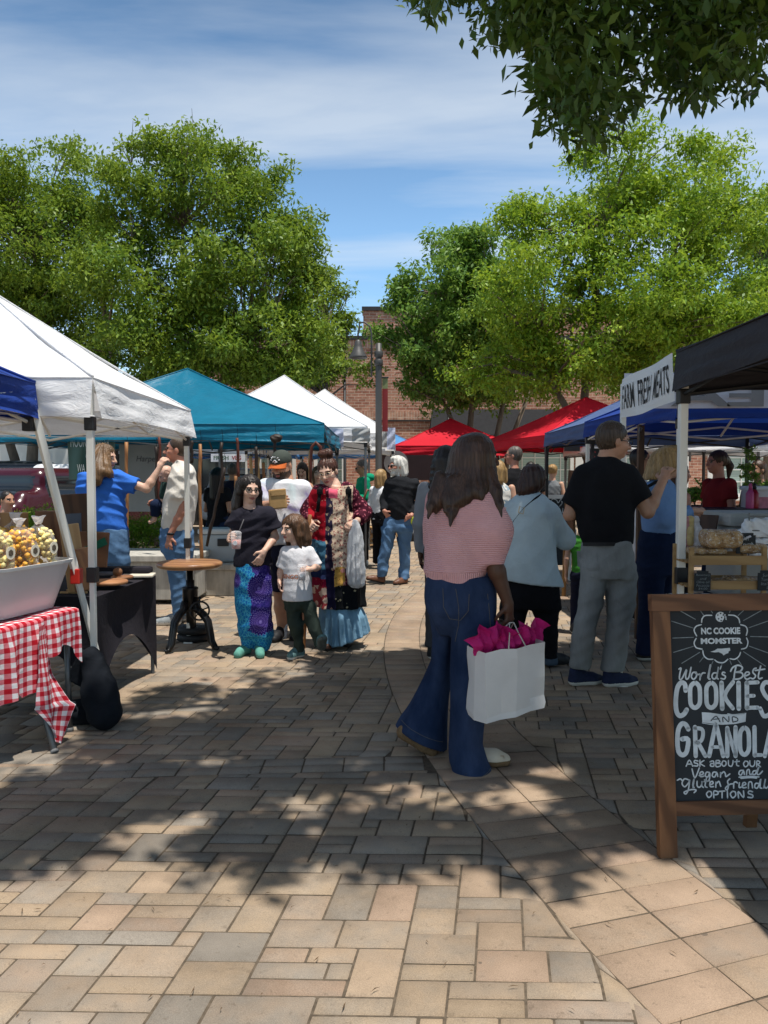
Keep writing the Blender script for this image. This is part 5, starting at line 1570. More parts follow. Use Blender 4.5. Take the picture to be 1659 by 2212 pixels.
d.loft(q.rings([(1036, 1405, 1445, .08, 0), (1048, 1391, 1455, .12, 0), (1070, 1387, 1460, .15, 0), (1100, 1386, 1460, .16, 0), (1125, 1387, 1458, .15, 0), (1152, 1389, 1459, .145, 0)]))
d.cone(w(1403, 1062, -.06), w(1436, 1122, -.1), .075, .062, .04); d.cone(w(1436, 1122, -.1), w(1493, 1103, -.08), .062, .046, .04, flat=True)
q.make("top", d, C_LBLUE, .010, wrinkle(.005, 11, 6.1))
m = MB(); pts = [w(1440, 1040, -.1), w(1415, 1042, -.15), w(1398, 1052, -.165), w(1392, 1064, -.17)]
m.tube([Vector(p) for p in pts], .014, 6); m.build("strap", STRAP, q.root, True)
d = Sdf(.04)
d.loft(q.rings([(1146, 1386, 1462, .14, 0), (1178, 1378, 1471, .165, 0), (1210, 1376, 1467, .16, 0), (1240, 1378, 1458, .14, 0)])); d.loft(q.rings([(1220, 1377, 1440, .11, -.03), (1300, 1380, 1430, .09, -.03), (1360, 1377, 1424, .09, -.03), (1412, 1373, 1425, .10, -.03)])); d.loft(q.rings([(1220, 1400, 1460, .1, .1), (1300, 1402, 1448, .08, .1), (1412, 1394, 1442, .09, .1)]))
q.make("jeans", d, D_NAVY, .011, wrinkle(.004, 13, 2.4))
q.shoe(w(1374, 1428, -.03) * (1, 1, 0), 92, .26, S_BLK, RUB, sole_h=.028); q.shoe(w(1392, 1420, .1) * (1, 1, 0), 92, .26, S_BLK, RUB, sole_h=.028)
d = Sdf(.02)
d.loft(q.rings([(963, 1436, 1460, .05, 0), (968, 1424, 1470, .085, 0), (980, 1409, 1478, .105, 0), (996, 1401, 1472, .11, 0), (1012, 1396, 1462, .11, 0), (1026, 1392, 1447, .10, -.01), (1036, 1390, 1432, .07, -.02)]))
d.ell(w(1480, 1006), (.06, .075, .085), op='sub')
q.make("hair", d, H_BLD, .008, strands(.005, w(1435, 996), 36, .8)); q.glasses(FRAME_G, LENS_D)
stand("dark haired man with glasses and white shirt beside the blonde woman", 7.9, 1378, 1.75, 80, 1.0, SK_T, C_WHITE, cloth("white_shorts", (.6, .6, .62), .05), H_BLK, 'short', res=.012, shoes=S_BLK, glasses=True, arms='front')
q = stand("woman in brick red shirt with a dark ponytail behind the bread table", 8.0, 1553, 1.73, -80, 1.12, SK_R, C_RED, D_DARK, H_BRN, 'tail', res=.011, arms='front', fem=True)
stand("person in olive top and pink cap at the far right", 9.2, 1640, 1.66, -70, 1.0, SK_T, C_KHAKI, C_BPANT, H_BRN, 'short', 'long', arms='front', res=.012)
q = stand("bare-armed woman in black tank top hidden behind the tent pole", 7.2, 1462, 1.60, 100, 1.0, SK_R, C_BLK, C_BPANT, H_AUB, 'long', 'none', arms='front', res=.012, fem=True)
q = stand("child in green shirt half hidden behind the man in grey jeans", 7.1, 1263, 1.12, 170, 1.0, SK_L, cloth("leaf_green_cotton", (.05, .22, .03), .12), C_NSHORT, H_LBR, 'short', arms='down', res=.011, shoes=S_BLK)

# ---- white haired man strolling
q = Person("white haired bearded man in black sweater with thumbs in his jeans pockets", 10.5, 862, 1.76, skin=SK_R, res=.011)
w = q.p; q.brow = H_GRY
q.head(w(857, 1007), -62, 2, 0, .24, w(864, 1032), beard=True)
q.body.loft(q.rings([(1034, 850, 880, .08, 0), (1060, 845, 885, .1, 0), (1120, 845, 885, .1, 0)]))
q.arm(w(842, 1044), w(829, 1080, .04), w(830, 1104, -.10), 1.1, ((.5, .1, -.7), (-.5, -.8, 0)), curl=.5); q.arm(w(896, 1046), w(910, 1084, .06), w(888, 1114, -.14), 1.1, ((-.8, .1, -.35), (.2, -.9, .3)), curl=.5, thumb=-1)
q.leg_core(w(842, 1140), w(836, 1185), w(823, 1245)); q.leg_core(w(874, 1140), w(874, 1190), w(872, 1248))
q.finish_body(.0085)
d = Sdf(.05)
d.loft(q.rings([(1028, 852, 876, .08, 0), (1034, 843, 888, .11, 0), (1043, 838, 897, .13, 0), (1055, 837, 898, .145, 0), (1072, 836, 896, .155, 0), (1090, 835, 894, .16, 0), (1107, 836, 892, .16, 0), (1122, 839, 890, .15, 0)]))
d.cone(w(843, 1043), w(830, 1080, .04), .075, .06, .04); d.cone(w(830, 1080, .04), w(829, 1103, -.08), .06, .048, .03, flat=True)
d.cone(w(895, 1045), w(909, 1083, .06), .08, .066, .04); d.cone(w(909, 1083, .06), w(891, 1111, -.12), .066, .048, .03, flat=True)
q.make("sweater", d, cloth("black_knit", (.014, .015, .018), .2), .011, wrinkle(.006, 10, 3.9))
d = Sdf(.04)
d.loft(q.rings([(1112, 836, 889, .14, 0), (1132, 828, 889, .145, 0), (1146, 828, 889, .13, 0)]))
d.loft(q.rings([(1140, 826, 856, .12, 0), (1176, 824, 849, .095, -.02), (1202, 817, 843, .085, -.03), (1228, 814, 838, .082, -.03), (1246, 813, 836, .085, -.03)])); d.loft(q.rings([(1140, 856, 889, .12, 0), (1176, 860, 888, .095, .02), (1202, 863, 885, .085, .03), (1228, 861, 885, .082, .03), (1250, 861, 884, .085, .03)]))
q.make("jeans", d, D_MID, .011, wrinkle(.010, 15, 1.9, squash=.1))
q.shoe(w(831, 1262, -.02) * (1, 1, 0) + np.array((0, 0, .0)), -78, .29, S_BRN, DRUB, pitch=14); q.shoe(w(880, 1254, .03) * (1, 1, 0), -48, .28, S_BRN, DRUB)
d = Sdf(.02); q.hair_cap(d, 1.07, None, (0, .10, -.035, .085, .078, .095)); hw = q.hw
d.cone(hw(0, -.075, .03), hw(0, -.105, -.085), .08, .06); d.cone(hw(.05, -.04, 0), hw(.06, -.06, -.10), .055, .05); d.cone(hw(-.05, -.04, 0), hw(-.06, -.06, -.10), .05, .05); d.ell(hw(0, .03, .095), (.06, .06, .035), q.hR)
q.make("hair", d, H_GRY, .009, strands(.006, q.hc, 22, .6))
d = Sdf(.012); d.ell(hw(0, .05, -.085), np.array((.056, .046, .05)), q.hR); d.ell(hw(0, .092, -.05), np.array((.03, .014, .010)), q.hR); q.make("beard", d, H_GRY, .008, strands(.003, q.hc, 30, .2)); q.glasses(FRAME_G, LENS_D)

# ---- man in green hoodie
q = stand("man in bright green hoodie and sunglasses looking down", 12.8, 785, 1.75, -75, 1.15, SK_T, C_KELLY, C_BPANT, H_SALT, 'short', 'long', 'front', .012, shoes=M("white_shoe", (.6, .6, .58), .6), pitch=18, glasses=LENS_D)
d = Sdf(.03); d.ell((.10, 0, 1.46), (.10, .12, .07)); q.make("hood", d, C_KELLY, .012)

# ---- woman in the patchwork coat
q = Person("woman in patchwork floral coat and chambray skirt with hair in a bun", 6.56, 732, 1.69, skin=SK_P, res=.0085)
w = q.p; q.brow = H_AUB
q.head(w(708, 1019), -14, 16, -8, .225, w(723, 1051), .05)
q.body.loft(q.rings([(1050, 710, 742, .07, 0), (1080, 700, 745, .09, 0), (1200, 695, 760, .1, 0), (1300, 700, 770, .1, 0)]))
q.arm(w(690, 1064), w(667, 1104, .04), w(671, 1128, -.10), 1.0, ((.1, -.5, -.2), (-.7, -.3, .5)), curl=1.0, thumb=1, sc=.95); q.arm(w(752, 1062), w(784, 1110, .04), w(771, 1126, -.14), 1.0, ((-.7, -.4, -.3), (.1, -.3, .9)), curl=.9, thumb=-1, sc=.95)
q.leg_core(w(715, 1240), w(714, 1320), w(712, 1385), .85); q.leg_core(w(745, 1240), w(745, 1320), w(742, 1380, .1), .85)
q.finish_body(.007)
d = Sdf(.05)
d.loft(q.rings([(1047, 705, 748, .09, 0), (1053, 692, 752, .11, 0), (1066, 684, 757, .13, 0), (1092, 682, 760, .14, 0), (1131, 678, 764, .15, 0), (1171, 674, 776, .165, 0), (1210, 674, 785, .175, 0), (1250, 675, 788, .18, 0), (1309, 678, 789, .185, 0)]), fold=(9, .0, .012))
d.cone(w(692, 1064), w(668, 1102, .04), .075, .07, .04); d.cone(w(668, 1102, .04), w(671, 1125, -.08), .07, .055, .03, flat=True)
d.cone(w(750, 1062), w(783, 1108, .04), .08, .078, .04); d.cone(w(783, 1108, .04), w(773, 1124, -.11), .078, .055, .03, flat=True)
d.ell(w(722, 1046, -.06), (.05, .07, .05), op='sub')
q.make("patchwork_coat", d, mat_coat(), .0085, wrinkle(.006, 13, 1.2))
d = Sdf(.03); d.loft(q.rings([(1290, 690, 778, .15, 0), (1312, 690, 782, .165, 0), (1330, 690, 790, .19, .0), (1360, 688, 796, .21, .02), (1388, 690, 801, .22, .02)]), fold=(17, .0, .022)); d.cut(w(740, 1386), (.35, 0, -1), (w(790, 1390), .35))
q.make("skirt", d, C_SKIRT, .0095)
m = MB()
for sg in (-1, 1): m = MB(); m.tube([Vector(w(722 + sg * 30, 1049, .02)), Vector(w(722 + sg * 31, 1058, -.125)), Vector(w(722 + sg * 33, 1080, -.165)), Vector(w(722 + sg * 36, 1105, -.155))], .016, 6); m.box(w(722 + sg * 31, 1062, -.16), (.05, .03, .05), None, .006); m.build("strap", STRAP, q.root, True)
q.shoe(w(716, 1390, .05) * (1, 1, 0), -8, .25, S_BRN, DRUB, H=.12); q.shoe(w(742, 1384, .18) * (1, 1, 0), 12, .25, S_BLK, DRUB, H=.12)
d = Sdf(.02); q.hair_cap(d, 1.0, None, (0, .098, -.038, .078, .072, .088)); d.ell(q.hw(.01, -.03, .145), (.055, .052, .042)); d.ell(q.hw(.035, -.03, .16), (.03, .03, .03)); d.ell(q.hw(-.03, -.02, .155), (.03, .03, .028))
q.make("hair", d, H_AUB, .007, strands(.004, q.hc, 34, .9)); q.glasses(FRAME_W, None, .025, .021, -.004)

# ---- man in cap and tie-dyed T-shirt
q = Person("big man in grey and orange cap and tie-dyed white T-shirt", 6.94, 615, 1.74, skin=SK_T, res=.009)
w = q.p; q.brow = H_BRN
q.head(w(608, 1006), -22, 18, 0, .235, w(616, 1042), .07, fat=1.1, jaw=1.15, beard=True)
q.body.loft(q.rings([(1042, 590, 645, .1, 0), (1080, 580, 655, .12, 0), (1180, 590, 650, .14, 0)]))
q.arm(w(569, 1054), w(566, 1098, -.08), w(586, 1088, -.26), 1.3, ((.9, -.25, .25), (-.1, -.9, .2)), curl=.55, thumb=1, sc=1.1); q.arm(w(664, 1056), w(678, 1112, .03), w(672, 1160, .0), 1.3, ((0, 0, -1), (.9, 0, 0)), sc=1.05)
q.leg_core(w(605, 1210), w(606, 1280), w(611, 1370), 1.6); q.leg_core(w(645, 1210), w(650, 1280), w(652, 1370, .08), 1.6)
q.finish_body(.0075)
d = Sdf(.06)
d.loft(q.rings([(1034, 592, 640, .11, 0), (1042, 578, 658, .15, 0), (1056, 567, 664, .17, 0), (1080, 564, 667, .19, 0), (1110, 566, 669, .205, 0), (1140, 571, 669, .21, 0), (1172, 580, 668, .20, 0)]))
d.cone(w(577, 1056), w(565, 1092, -.05), .09, .092, .05, flat=True); d.cone(w(654, 1056), w(670, 1098, .02), .09, .088, .05, flat=True)
q.make("shirt", d, mat_tiedye(), .009, wrinkle(.010, 9, 7.7))
d = Sdf(.04); d.loft(q.rings([(1162, 582, 668, .2, 0), (1200, 583, 668, .2, 0), (1215, 584, 667, .17, 0)])); d.loft(q.rings([(1200, 583, 627, .15, 0), (1276, 588, 625, .12, 0)])); d.loft(q.rings([(1200, 624, 668, .15, .03), (1276, 630, 667, .12, .05)]))
q.make("shorts", d, C_NSHORT, .010, wrinkle(.004, 12, 3.1))
for x, dy in ((611, 0), (652, .08)):
    d = Sdf(.01); d.loft(q.rings([(1345, x - 11, x + 11, .046, dy), (1380, x - 10, x + 10, .046, dy)])); q.make("sock", d, C_WHITE, .009)
    q.shoe(w(x, 1376, dy + .04) * (1, 1, 0), -12, .30, S_BLK, DRUB, W=.055)
d = Sdf(.015); hw = q.hw; k = q.hk
d.ell(hw(0, -.012, .048), np.array((.088, .104, .088)) * k, q.hR); d.cut(hw(0, 0, .030), q.hR @ np.array((0, 0, -1.0)))
co = q.make("cap", d, cloth("grey_green_twill", (.055, .065, .055), .12), .007)
m = MB()
def brim(u, v):
    a = (u - .5) * 2.2; r = .088 + .075 * v * cos(a * .75)
    return Vector(hw((.082 + .012 * v) * sin(a) * 1.02, -.012 + .10 * cos(a) + .072 * v * max(0, cos(a * .8)), .034 - .022 * v + .012 * v * cos(a) - .018 * abs(a) * v))
m.grid(brim, 16, 6); bm_ = MB(); bm_.V = m.V; bm_.F = m.F
br = m.build("brim", cloth("orange_twill", (.42, .10, .025), .1), co, True); sm = br.modifiers.new("s", 'SOLIDIFY'); sm.thickness = .004
m = MB()
for a in np.linspace(.2, pi - .2, 6): m.tube([Vector(hw(.034 * cos(a) - .005, .096 - .012 * abs(cos(a)), .068 + .034 * sin(a) )), Vector(hw(.046 * cos(a) - .005, .092 - .014 * abs(cos(a)), .066 + .046 * sin(a)))], .0045, 6)
m.tube([Vector(hw(-.02, .0965, .062)), Vector(hw(0, .099, .078)), Vector(hw(.018, .0965, .062)), Vector(hw(-.004, .099, .056))], .006, 6)
m.build("emblem", C_WHITE, co)
d = Sdf(.01); q.hair_cap(d, .93, -.03, (0, .06, -.03, .10, .075, .12)); q.make("hair", d, H_BRN, .009)

# ---- small child
q = Person("small child with long light brown hair, white T-shirt and olive trousers, one foot raised", 6.15, 648, 1.17, skin=SK_P, res=.0075)
w = q.p; q.brow = H_LBR
q.head(w(632, 1142), -48, 4, 0, .205, w(641, 1182), .036, fat=1.05, jaw=.95)
q.body.loft(q.rings([(1184, 630, 652, .05, 0), (1210, 622, 660, .07, 0), (1300, 622, 664, .08, 0)]))
q.arm(w(617, 1196), w(608, 1232, .02), w(604, 1254, -.02), .72, ((0, -.2, -1), (-1, 0, 0)), sc=.68, thumb=1); q.arm(w(668, 1196), w(686, 1224, .0), w(672, 1230, -.14), .72, ((-.9, -.3, .1), (.2, -.6, .7)), sc=.68, curl=.7, thumb=-1)
q.leg_core(w(631, 1300), w(637, 1352, -.03), w(648, 1404), .62); q.leg_core(w(664, 1300), w(676, 1348, -.04), w(692, 1392, -.10), .62)
q.finish_body(.0065)
d = Sdf(.03)
d.loft(q.rings([(1178, 630, 654, .06, 0), (1186, 620, 664, .08, 0), (1197, 614, 669, .095, 0), (1215, 613, 671, .105, 0), (1240, 612, 671, .11, 0), (1275, 610, 674, .12, 0), (1296, 609, 676, .12, 0)]))
d.cone(w(619, 1194), w(611, 1226, .01), .055, .058, .03, flat=True); d.cone(w(666, 1194), w(682, 1224, 0), .055, .058, .03, flat=True)
to = q.make("shirt", d, cloth("kids_white_cotton", (.66, .65, .67), .05), .0075, wrinkle(.0022, 16, 8.8))
V_, F_ = text_geo("BINGO", 1, .03); x0 = min(v.x for v in V_); x1 = max(v.x for v in V_)
a_, b_ = w(612, 1243), w(648, 1246); c_ = cloth("rust_print", (.40, .15, .08), .1)
decal(to, [Vector((a_[0] + (b_[0] - a_[0]) * (v.x - x0) / (x1 - x0), 0, a_[2] + (v.y) * .048)) for v in V_], F_, c_, "lettering")
d = Sdf(.03); d.loft(q.rings([(1284, 614, 674, .105, 0), (1300, 615, 678, .105, 0), (1312, 617, 680, .09, 0)])); d.loft(q.rings([(1300, 616, 648, .075, 0), (1351, 622, 656, .068, -.02), (1385, 633, 657, .056, -.0), (1408, 637, 658, .052, 0)])); d.loft(q.rings([(1300, 648, 681, .075, 0), (1351, 661, 692, .068, -.04), (1380, 673, 700, .055, -.07), (1396, 679, 703, .05, -.09)]))
q.make("trousers", d, C_OLIVE, .0085, wrinkle(.0075, 22, 2.6, squash=.1))
q.shoe(w(656, 1410, .06) * (1, 1, 0), -38, .20, S_TEALP, RUB, W=.036, H=.075); q.shoe(w(694, 1410, -.10), 10, .20, S_TEALP, M("grey_sole", (.09, .10, .09), .8, .3, 30), pitch=48, W=.040, H=.07)
d = Sdf(.018); q.hair_cap(d, 1.05, None, (0, .098, -.04, .066, .07, .09)); hw = q.hw
for a in (-1, 1): d.chain([hw(a * .062, .02, .05), hw(a * .082, -.0, -.06), hw(a * .088, -.01, -.17)], [.034, .03, .016])
for a in (-.05, 0, .05): d.chain([hw(a, -.07, .02), hw(a * 1.4, -.085, -.10), hw(a * 1.7, -.08, -.20)], [.055, .045, .02])
q.make("hair", d, hair("kid_hair", (.085, .042, .020), 2.3), .007, strands(.004, q.hc, 38, .5))

# ---- teenage girl
q = Person("girl with long dark hair, glasses and black T-shirt in blue patterned trousers", 6.3, 545, 1.52, skin=SK_P, res=.0085)
w = q.p; q.brow = H_BLK
q.head(w(540, 1057), 26, 6, 3, .222, w(539, 1096), .045, fat=.93, jaw=.92)
q.body.loft(q.rings([(1096, 522, 556, .06, 0), (1130, 520, 575, .075, 0), (1220, 520, 580, .08, 0), (1260, 515, 580, .1, 0)]))
q.arm(w(512, 1114), w(502, 1158, .0), w(496, 1166, -.19), .84, ((.1, -.8, .25), (-.8, -.3, .2)), sc=.9, curl=.8, thumb=1); q.arm(w(580, 1112), w(594, 1160, .02), w(571, 1190, -.15), .84, ((-.4, -.25, -.9), (.5, -.8, 0)), sc=.9, curl=.45, thumb=-1)
q.leg_core(w(530, 1260), w(533, 1340), w(534, 1400), .8); q.leg_core(w(563, 1260), w(562, 1340), w(563, 1400), .8)
q.finish_body(.0068)
d = Sdf(.04)
d.loft(q.rings([(1092, 524, 558, .055, 0), (1098, 512, 574, .08, 0), (1108, 505, 583, .095, 0), (1125, 503, 586, .105, 0), (1150, 507, 586, .11, 0), (1172, 509, 585, .112, 0), (1200, 508, 588, .118, 0), (1222, 507, 592, .12, 0)]))
d.cone(w(513, 1112), w(500, 1142, 0), .062, .066, .04, flat=True); d.cone(w(578, 1109), w(592, 1142, .01), .062, .068, .04, flat=True)
d.ell(w(540, 1090, -.07), (.05, .05, .035), op='sub')
q.make("shirt", d, C_NAVY, .0085, wrinkle(.008, 12, 4.9))
d = Sdf(.05); d.loft(q.rings([(1214, 509, 584, .115, 0), (1263, 506, 587, .14, 0), (1303, 508, 588, .15, 0), (1343, 514, 588, .145, 0), (1370, 518, 587, .13, 0)])); d.loft(q.rings([(1350, 516, 554, .11, 0), (1383, 521, 552, .09, 0), (1400, 523, 550, .065, 0)])); d.loft(q.rings([(1350, 548, 588, .11, 0), (1390, 552, 586, .09, 0), (1404, 553, 582, .065, 0)]))
q.make("harem_trousers", d, mat_harem(), .009, wrinkle(.005, 13, 6.6, squash=.1))
q.shoe(w(539, 1402, .03) * (1, 1, 0), -22, .235, S_MINT, S_MINT, W=.036, H=.062); q.shoe(w(562, 1402, .03) * (1, 1, 0), 8, .235, S_MINT, S_MINT, W=.036, H=.062)
d = Sdf(.015); q.hair_cap(d, 1.0, None, (.0, .098, -.040, .063, .07, .098)); hw = q.hw
for a in (-1, 1): d.chain([hw(a * .052, .0, .06), hw(a * .080, -.02, -.03), hw(a * .092, -.035, -.16), hw(a * .105, -.02, -.27)], [.034, .03, .036, .02])
for a in (-.05, 0, .05): d.chain([hw(a, -.07, .03), hw(a * 1.4, -.085, -.12), hw(a * 1.7, -.075, -.30)], [.055, .05, .03])
d.chain([hw(.06, -.02, -.1), hw(.135, -.02, -.22), hw(.15, 0, -.29)], [.03, .035, .012])
q.make("hair", d, H_BLK, .007, strands(.0035, q.hc, 40, .1)); q.glasses(FRAME_G, None, .024, .018, -.002)

# ---- man eating, with the baby he carries, and the woman who feeds him
q = Person("man in sunglasses and cream T-shirt taking a bite by the tent pole", 7.6, 388, 1.86, skin=SK_R, res=.0095)
w = q.p; q.brow = H_SHT
q.head(w(382, 972), -84, -2, 0, .245, w(392, 1010), .062, jaw=1.1)
q.body.loft(q.rings([(1008, 375, 410, .07, 0), (1060, 370, 412, .1, 0), (1150, 362, 408, .12, 0)]))
q.arm(w(397, 1030, -.12), w(391, 1106, -.14), w(367, 1158, -.16), 1.2, ((-.15, -.1, -1), (-.4, -.9, 0)), sc=1.05, curl=.5, thumb=1); q.arm(w(392, 1030, .16), w(380, 1100, .2), w(352, 1090, .2), 1.1, ((-1, 0, .3), (0, .6, .8)))
q.leg_core(w(385, 1190, -.06), w(386, 1260, -.05), w(388, 1335, -.04)); q.leg_core(w(395, 1190, .1), w(396, 1260, .1), w(404, 1330, .14))
q.finish_body(.0085)
d = Sdf(.05)
d.loft(q.rings([(997, 380, 404, .09, 0), (1006, 373, 414, .13, 0), (1020, 369, 421, .165, 0), (1045, 365, 425, .185, 0), (1075, 358, 425, .19, 0), (1104, 351, 423, .19, 0), (1134, 348, 417, .18, 0), (1144, 350, 415, .175, 0)]))
d.cone(w(399, 1026, -.12), w(390, 1077, -.14), .082, .086, .05, flat=True)
q.make("shirt", d, C_CREAM, .0095, wrinkle(.010, 11, 5.5))
d = Sdf(.04); d.loft(q.rings([(1138, 349, 416, .16, 0), (1161, 344, 419, .17, 0), (1190, 348, 419, .16, 0)])); d.loft(q.rings([(1180, 350, 412, .105, -.06), (1207, 358, 407, .10, -.06), (1240, 363, 404, .09, -.05), (1273, 369, 402, .08, -.05), (1330, 373, 401, .078, -.04)])); d.loft(q.rings([(1180, 372, 420, .105, .1), (1250, 378, 414, .085, .12), (1328, 390, 416, .078, .14)]))
q.make("jeans", d, D_MID, .010, wrinkle(.006, 14, 2.2))
q.shoe(w(393, 1357, -.05) * (1, 1, 0), -88, .29, S_GRY, RUB, sole_h=.03); q.shoe(w(410, 1350, .14) * (1, 1, 0), -80, .29, S_GRY, RUB, sole_h=.03)
d = Sdf(.012); q.hair_cap(d, .965, None, (0, .080, -.055, .10, .088, .10), True); q.make("hair", d, H_SHT, .008); q.glasses(FRAME_G, LENS_D)
m = MB(); c0 = w(369, 1153, -.16); m.lathe([(.036, -.012), (.039, 0), (.036, .012)], c0, 14); m.build("watch", S_BLK, q.root, True)
q = Person("bald baby in a green top held against the man in sunglasses", 7.75, 362, .7, skin=SK_P, res=.009)
w = q.p; q.brow = H_LBR
q.head(w(359, 1025), -60, 30, 0, .175, w(363, 1044), .035, fat=1.15, jaw=1.0)
q.body.loft(q.rings([(1045, 352, 372, .06, 0), (1090, 350, 372, .08, 0), (1110, 350, 372, .08, 0)]))
q.arm(w(356, 1050), w(353, 1078, -.05), w(351, 1094, -.08), .62, ((-.2, -.1, -1), (-1, 0, 0)), sc=.5); q.leg_core(w(356, 1100), w(340, 1095, -.08), w(333, 1122, -.08), .55)
q.body.cone(w(333, 1122, -.08), w(324, 1128, -.10), .026, .02)
q.finish_body(.008)
d = Sdf(.03); d.loft(q.rings([(1043, 354, 372, .06, 0), (1060, 349, 374, .08, 0), (1105, 348, 374, .09, 0)])); d.cone(w(356, 1050, -.02), w(353, 1070, -.05), .045, .042); q.make("top", d, cloth("dark_green_cotton", (.03, .06, .05), .1), .009)
d = Sdf(.03); d.cone(w(357, 1098), w(338, 1092, -.08), .065, .058); d.cone(w(338, 1092, -.08), w(334, 1116, -.08), .058, .042, flat=True); q.make("trousers", d, D_NAVY, .009)
q = Person("woman with long hair in bright blue T-shirt holding food to a man's mouth", 7.45, 232, 1.75, skin=SK_P, res=.0095)
w = q.p; q.brow = H_LBR
q.head(w(228, 988), 78, 8, 0, .232, w(222, 1022), .05)
q.body.loft(q.rings([(1020, 205, 240, .07, 0), (1060, 195, 258, .1, 0), (1150, 215, 262, .11, 0)]))
q.arm(w(256, 1034), w(317, 1056, -.02), w(344, 1012, .02), 1.05, ((.35, .1, .8), (-.4, -.8, .2)), curl=.7, thumb=1); q.arm(w(182, 1040), w(186, 1090, .05), w(215, 1110, .2), 1.0, ((.6, .8, 0), (0, 0, 1)))
q.leg_core(w(240, 1200), w(240, 1270), w(240, 1350)); q.leg_core(w(262, 1200), w(262, 1270), w(262, 1350))
q.finish_body(.0085)
d = Sdf(.05)
d.loft(q.rings([(1017, 208, 242, .08, 0), (1025, 192, 254, .11, 0), (1037, 178, 264, .135, 0), (1054, 174, 269, .15, 0), (1072, 180, 269, .15, 0), (1104, 189, 272, .15, 0), (1137, 198, 274, .155, 0), (1147, 203, 275, .155, 0)]))
d.cone(w(254, 1034), w(297, 1050, -.01), .09, .085, .05, flat=True); d.cone(w(186, 1038), w(182, 1080, .04), .085, .08, .05, flat=True)
to = q.make("shirt", d, C_BLUE, .0095, wrinkle(.011, 9, 9.2))
for tx, y0, xa, xb in (("TLER", 1042.5, 215, 234), ("LINA", 1050.5, 213, 228)):
    V_, F_ = text_geo(tx, 1, .02); x0 = min(v.x for v in V_); x1 = max(v.x for v in V_); a_, b_ = w(xa, y0), w(xb, y0 - 1)
    decal(to, [Vector((a_[0] + (b_[0] - a_[0]) * (v.x - x0) / (x1 - x0), 0, a_[2] + v.y * .03)) for v in V_], F_, C_NSHORT, "lettering")
d = Sdf(.04); d.loft(q.rings([(1141, 210, 275, .15, 0), (1180, 217, 278, .16, 0), (1215, 219, 279, .14, 0)])); d.loft(q.rings([(1205, 219, 252, .11, 0), (1340, 224, 250, .08, 0)])); d.loft(q.rings([(1205, 246, 279, .11, 0), (1340, 252, 276, .08, 0)])); q.make("jeans", d, D_MID, .011, wrinkle(.004, 14, 6.2))
q.shoe(w(238, 1352) * (1, 1, 0), 70, .26, S_BLK); q.shoe(w(264, 1352) * (1, 1, 0), 70, .26, S_BLK)
d = Sdf(.02); q.hair_cap(d, 1.03, None); hw = q.hw
d.chain([w(214, 985, -.03), w(209, 1008, -.11), w(203, 1035, -.19), w(197, 1064, -.19)], [.085, .08, .055, .012]); d.chain([w(226, 985, -.05), w(228, 1008, -.12), w(236, 1022, -.14), w(244, 1032, -.12)], [.06, .05, .04, .012]); d.chain([w(220, 990, -.06), w(219, 1020, -.17), w(214, 1046, -.2)], [.06, .05, .015])
g_ = hair("ombre_hair", (.12, .068, .032), 2.2); q.make("hair", d, g_, .008, strands(.005, q.hc, 26, 2.2))

# ---- people further back
stand("woman with long dark hair in black T-shirt standing among the walking sticks", 10.5, 470, 1.58, 150, 1.1, SK_T, C_BLK, D_DARK, H_BLK, 'long', res=.011, arms='front', fem=True, shoes=S_BLK)
stand("man in dark waistcoat and pale shirt far behind the walking sticks", 12.0, 502, 1.68, 170, 1.0, SK_T, C_NSHORT, C_BPANT, H_SALT, 'short', 'long', res=.013)
stand("dark haired woman leaning forward under the white canopies", 13.0, 654, 1.70, -10, 1.0, SK_P, C_BLK, C_BPANT, H_BLK, 'long', 'long', 'front', .013, fem=True, pitch=30)
stand("person in pale pink top behind the patchwork coat's shoulder", 11.6, 686, 1.62, 10, 1.0, SK_P, cloth("pale_pink_cotton", (.55, .32, .33), .1), D_MID, H_LBR, 'bob', res=.013, fem=True)
stand("man with short hair and black T-shirt, back turned, near the red canopy", 10.4, 1111, 1.88, 200, 1.2, SK_R, C_BLK, C_BPANT, H_SALT, 'short', res=.012, hyaw=-110, shoes=S_BLK, glasses=LENS_D)
stand("blonde woman in flowered sleeveless top beside the man in black", 9.7, 1077, 1.66, 170, 1.05, SK_L, mat_blotch("flower_print", (.62, .60, .55), (.22, .30, .36)), C_WHITE, H_BLD, 'bob', 'none', res=.012, fem=True)
stand("woman with a blonde bun in grey vest top, back turned", 13.5, 1193, 1.68, 150, 1.0, SK_L, cloth("grey_jersey", (.16, .17, .18), .1), C_BPANT, H_BLD, 'bun', 'none', 'front', .013, fem=True)
stand("dark haired person almost hidden behind the auburn haired woman", 13.0, 1146, 1.72, 180, 1.0, SK_T, C_BLK, C_BPANT, H_BLK, 'short', res=.013)
stand("fair haired woman in white top behind the white haired man", 12.2, 822, 1.58, 140, 1.0, SK_L, C_WHITE, C_BPANT, H_BLD, 'bob', 'long', res=.013, fem=True)
stand("dark haired person in blue at the left edge beyond the cutting boards", 8.3, 12, 1.30, 60, 1.0, SK_T, C_BLUE, D_NAVY, H_BLK, 'short', res=.012)
q = stand("person in grey checked sleeves reaching in from the right edge", 6.6, 1722, 1.70, -85, 1.0, SK_D, mat_blotch("check_shirt", (.12, .14, .19), (.30, .32, .36), .5, 40), C_BPANT, H_BLK, 'short', 'long', 'front', .012)
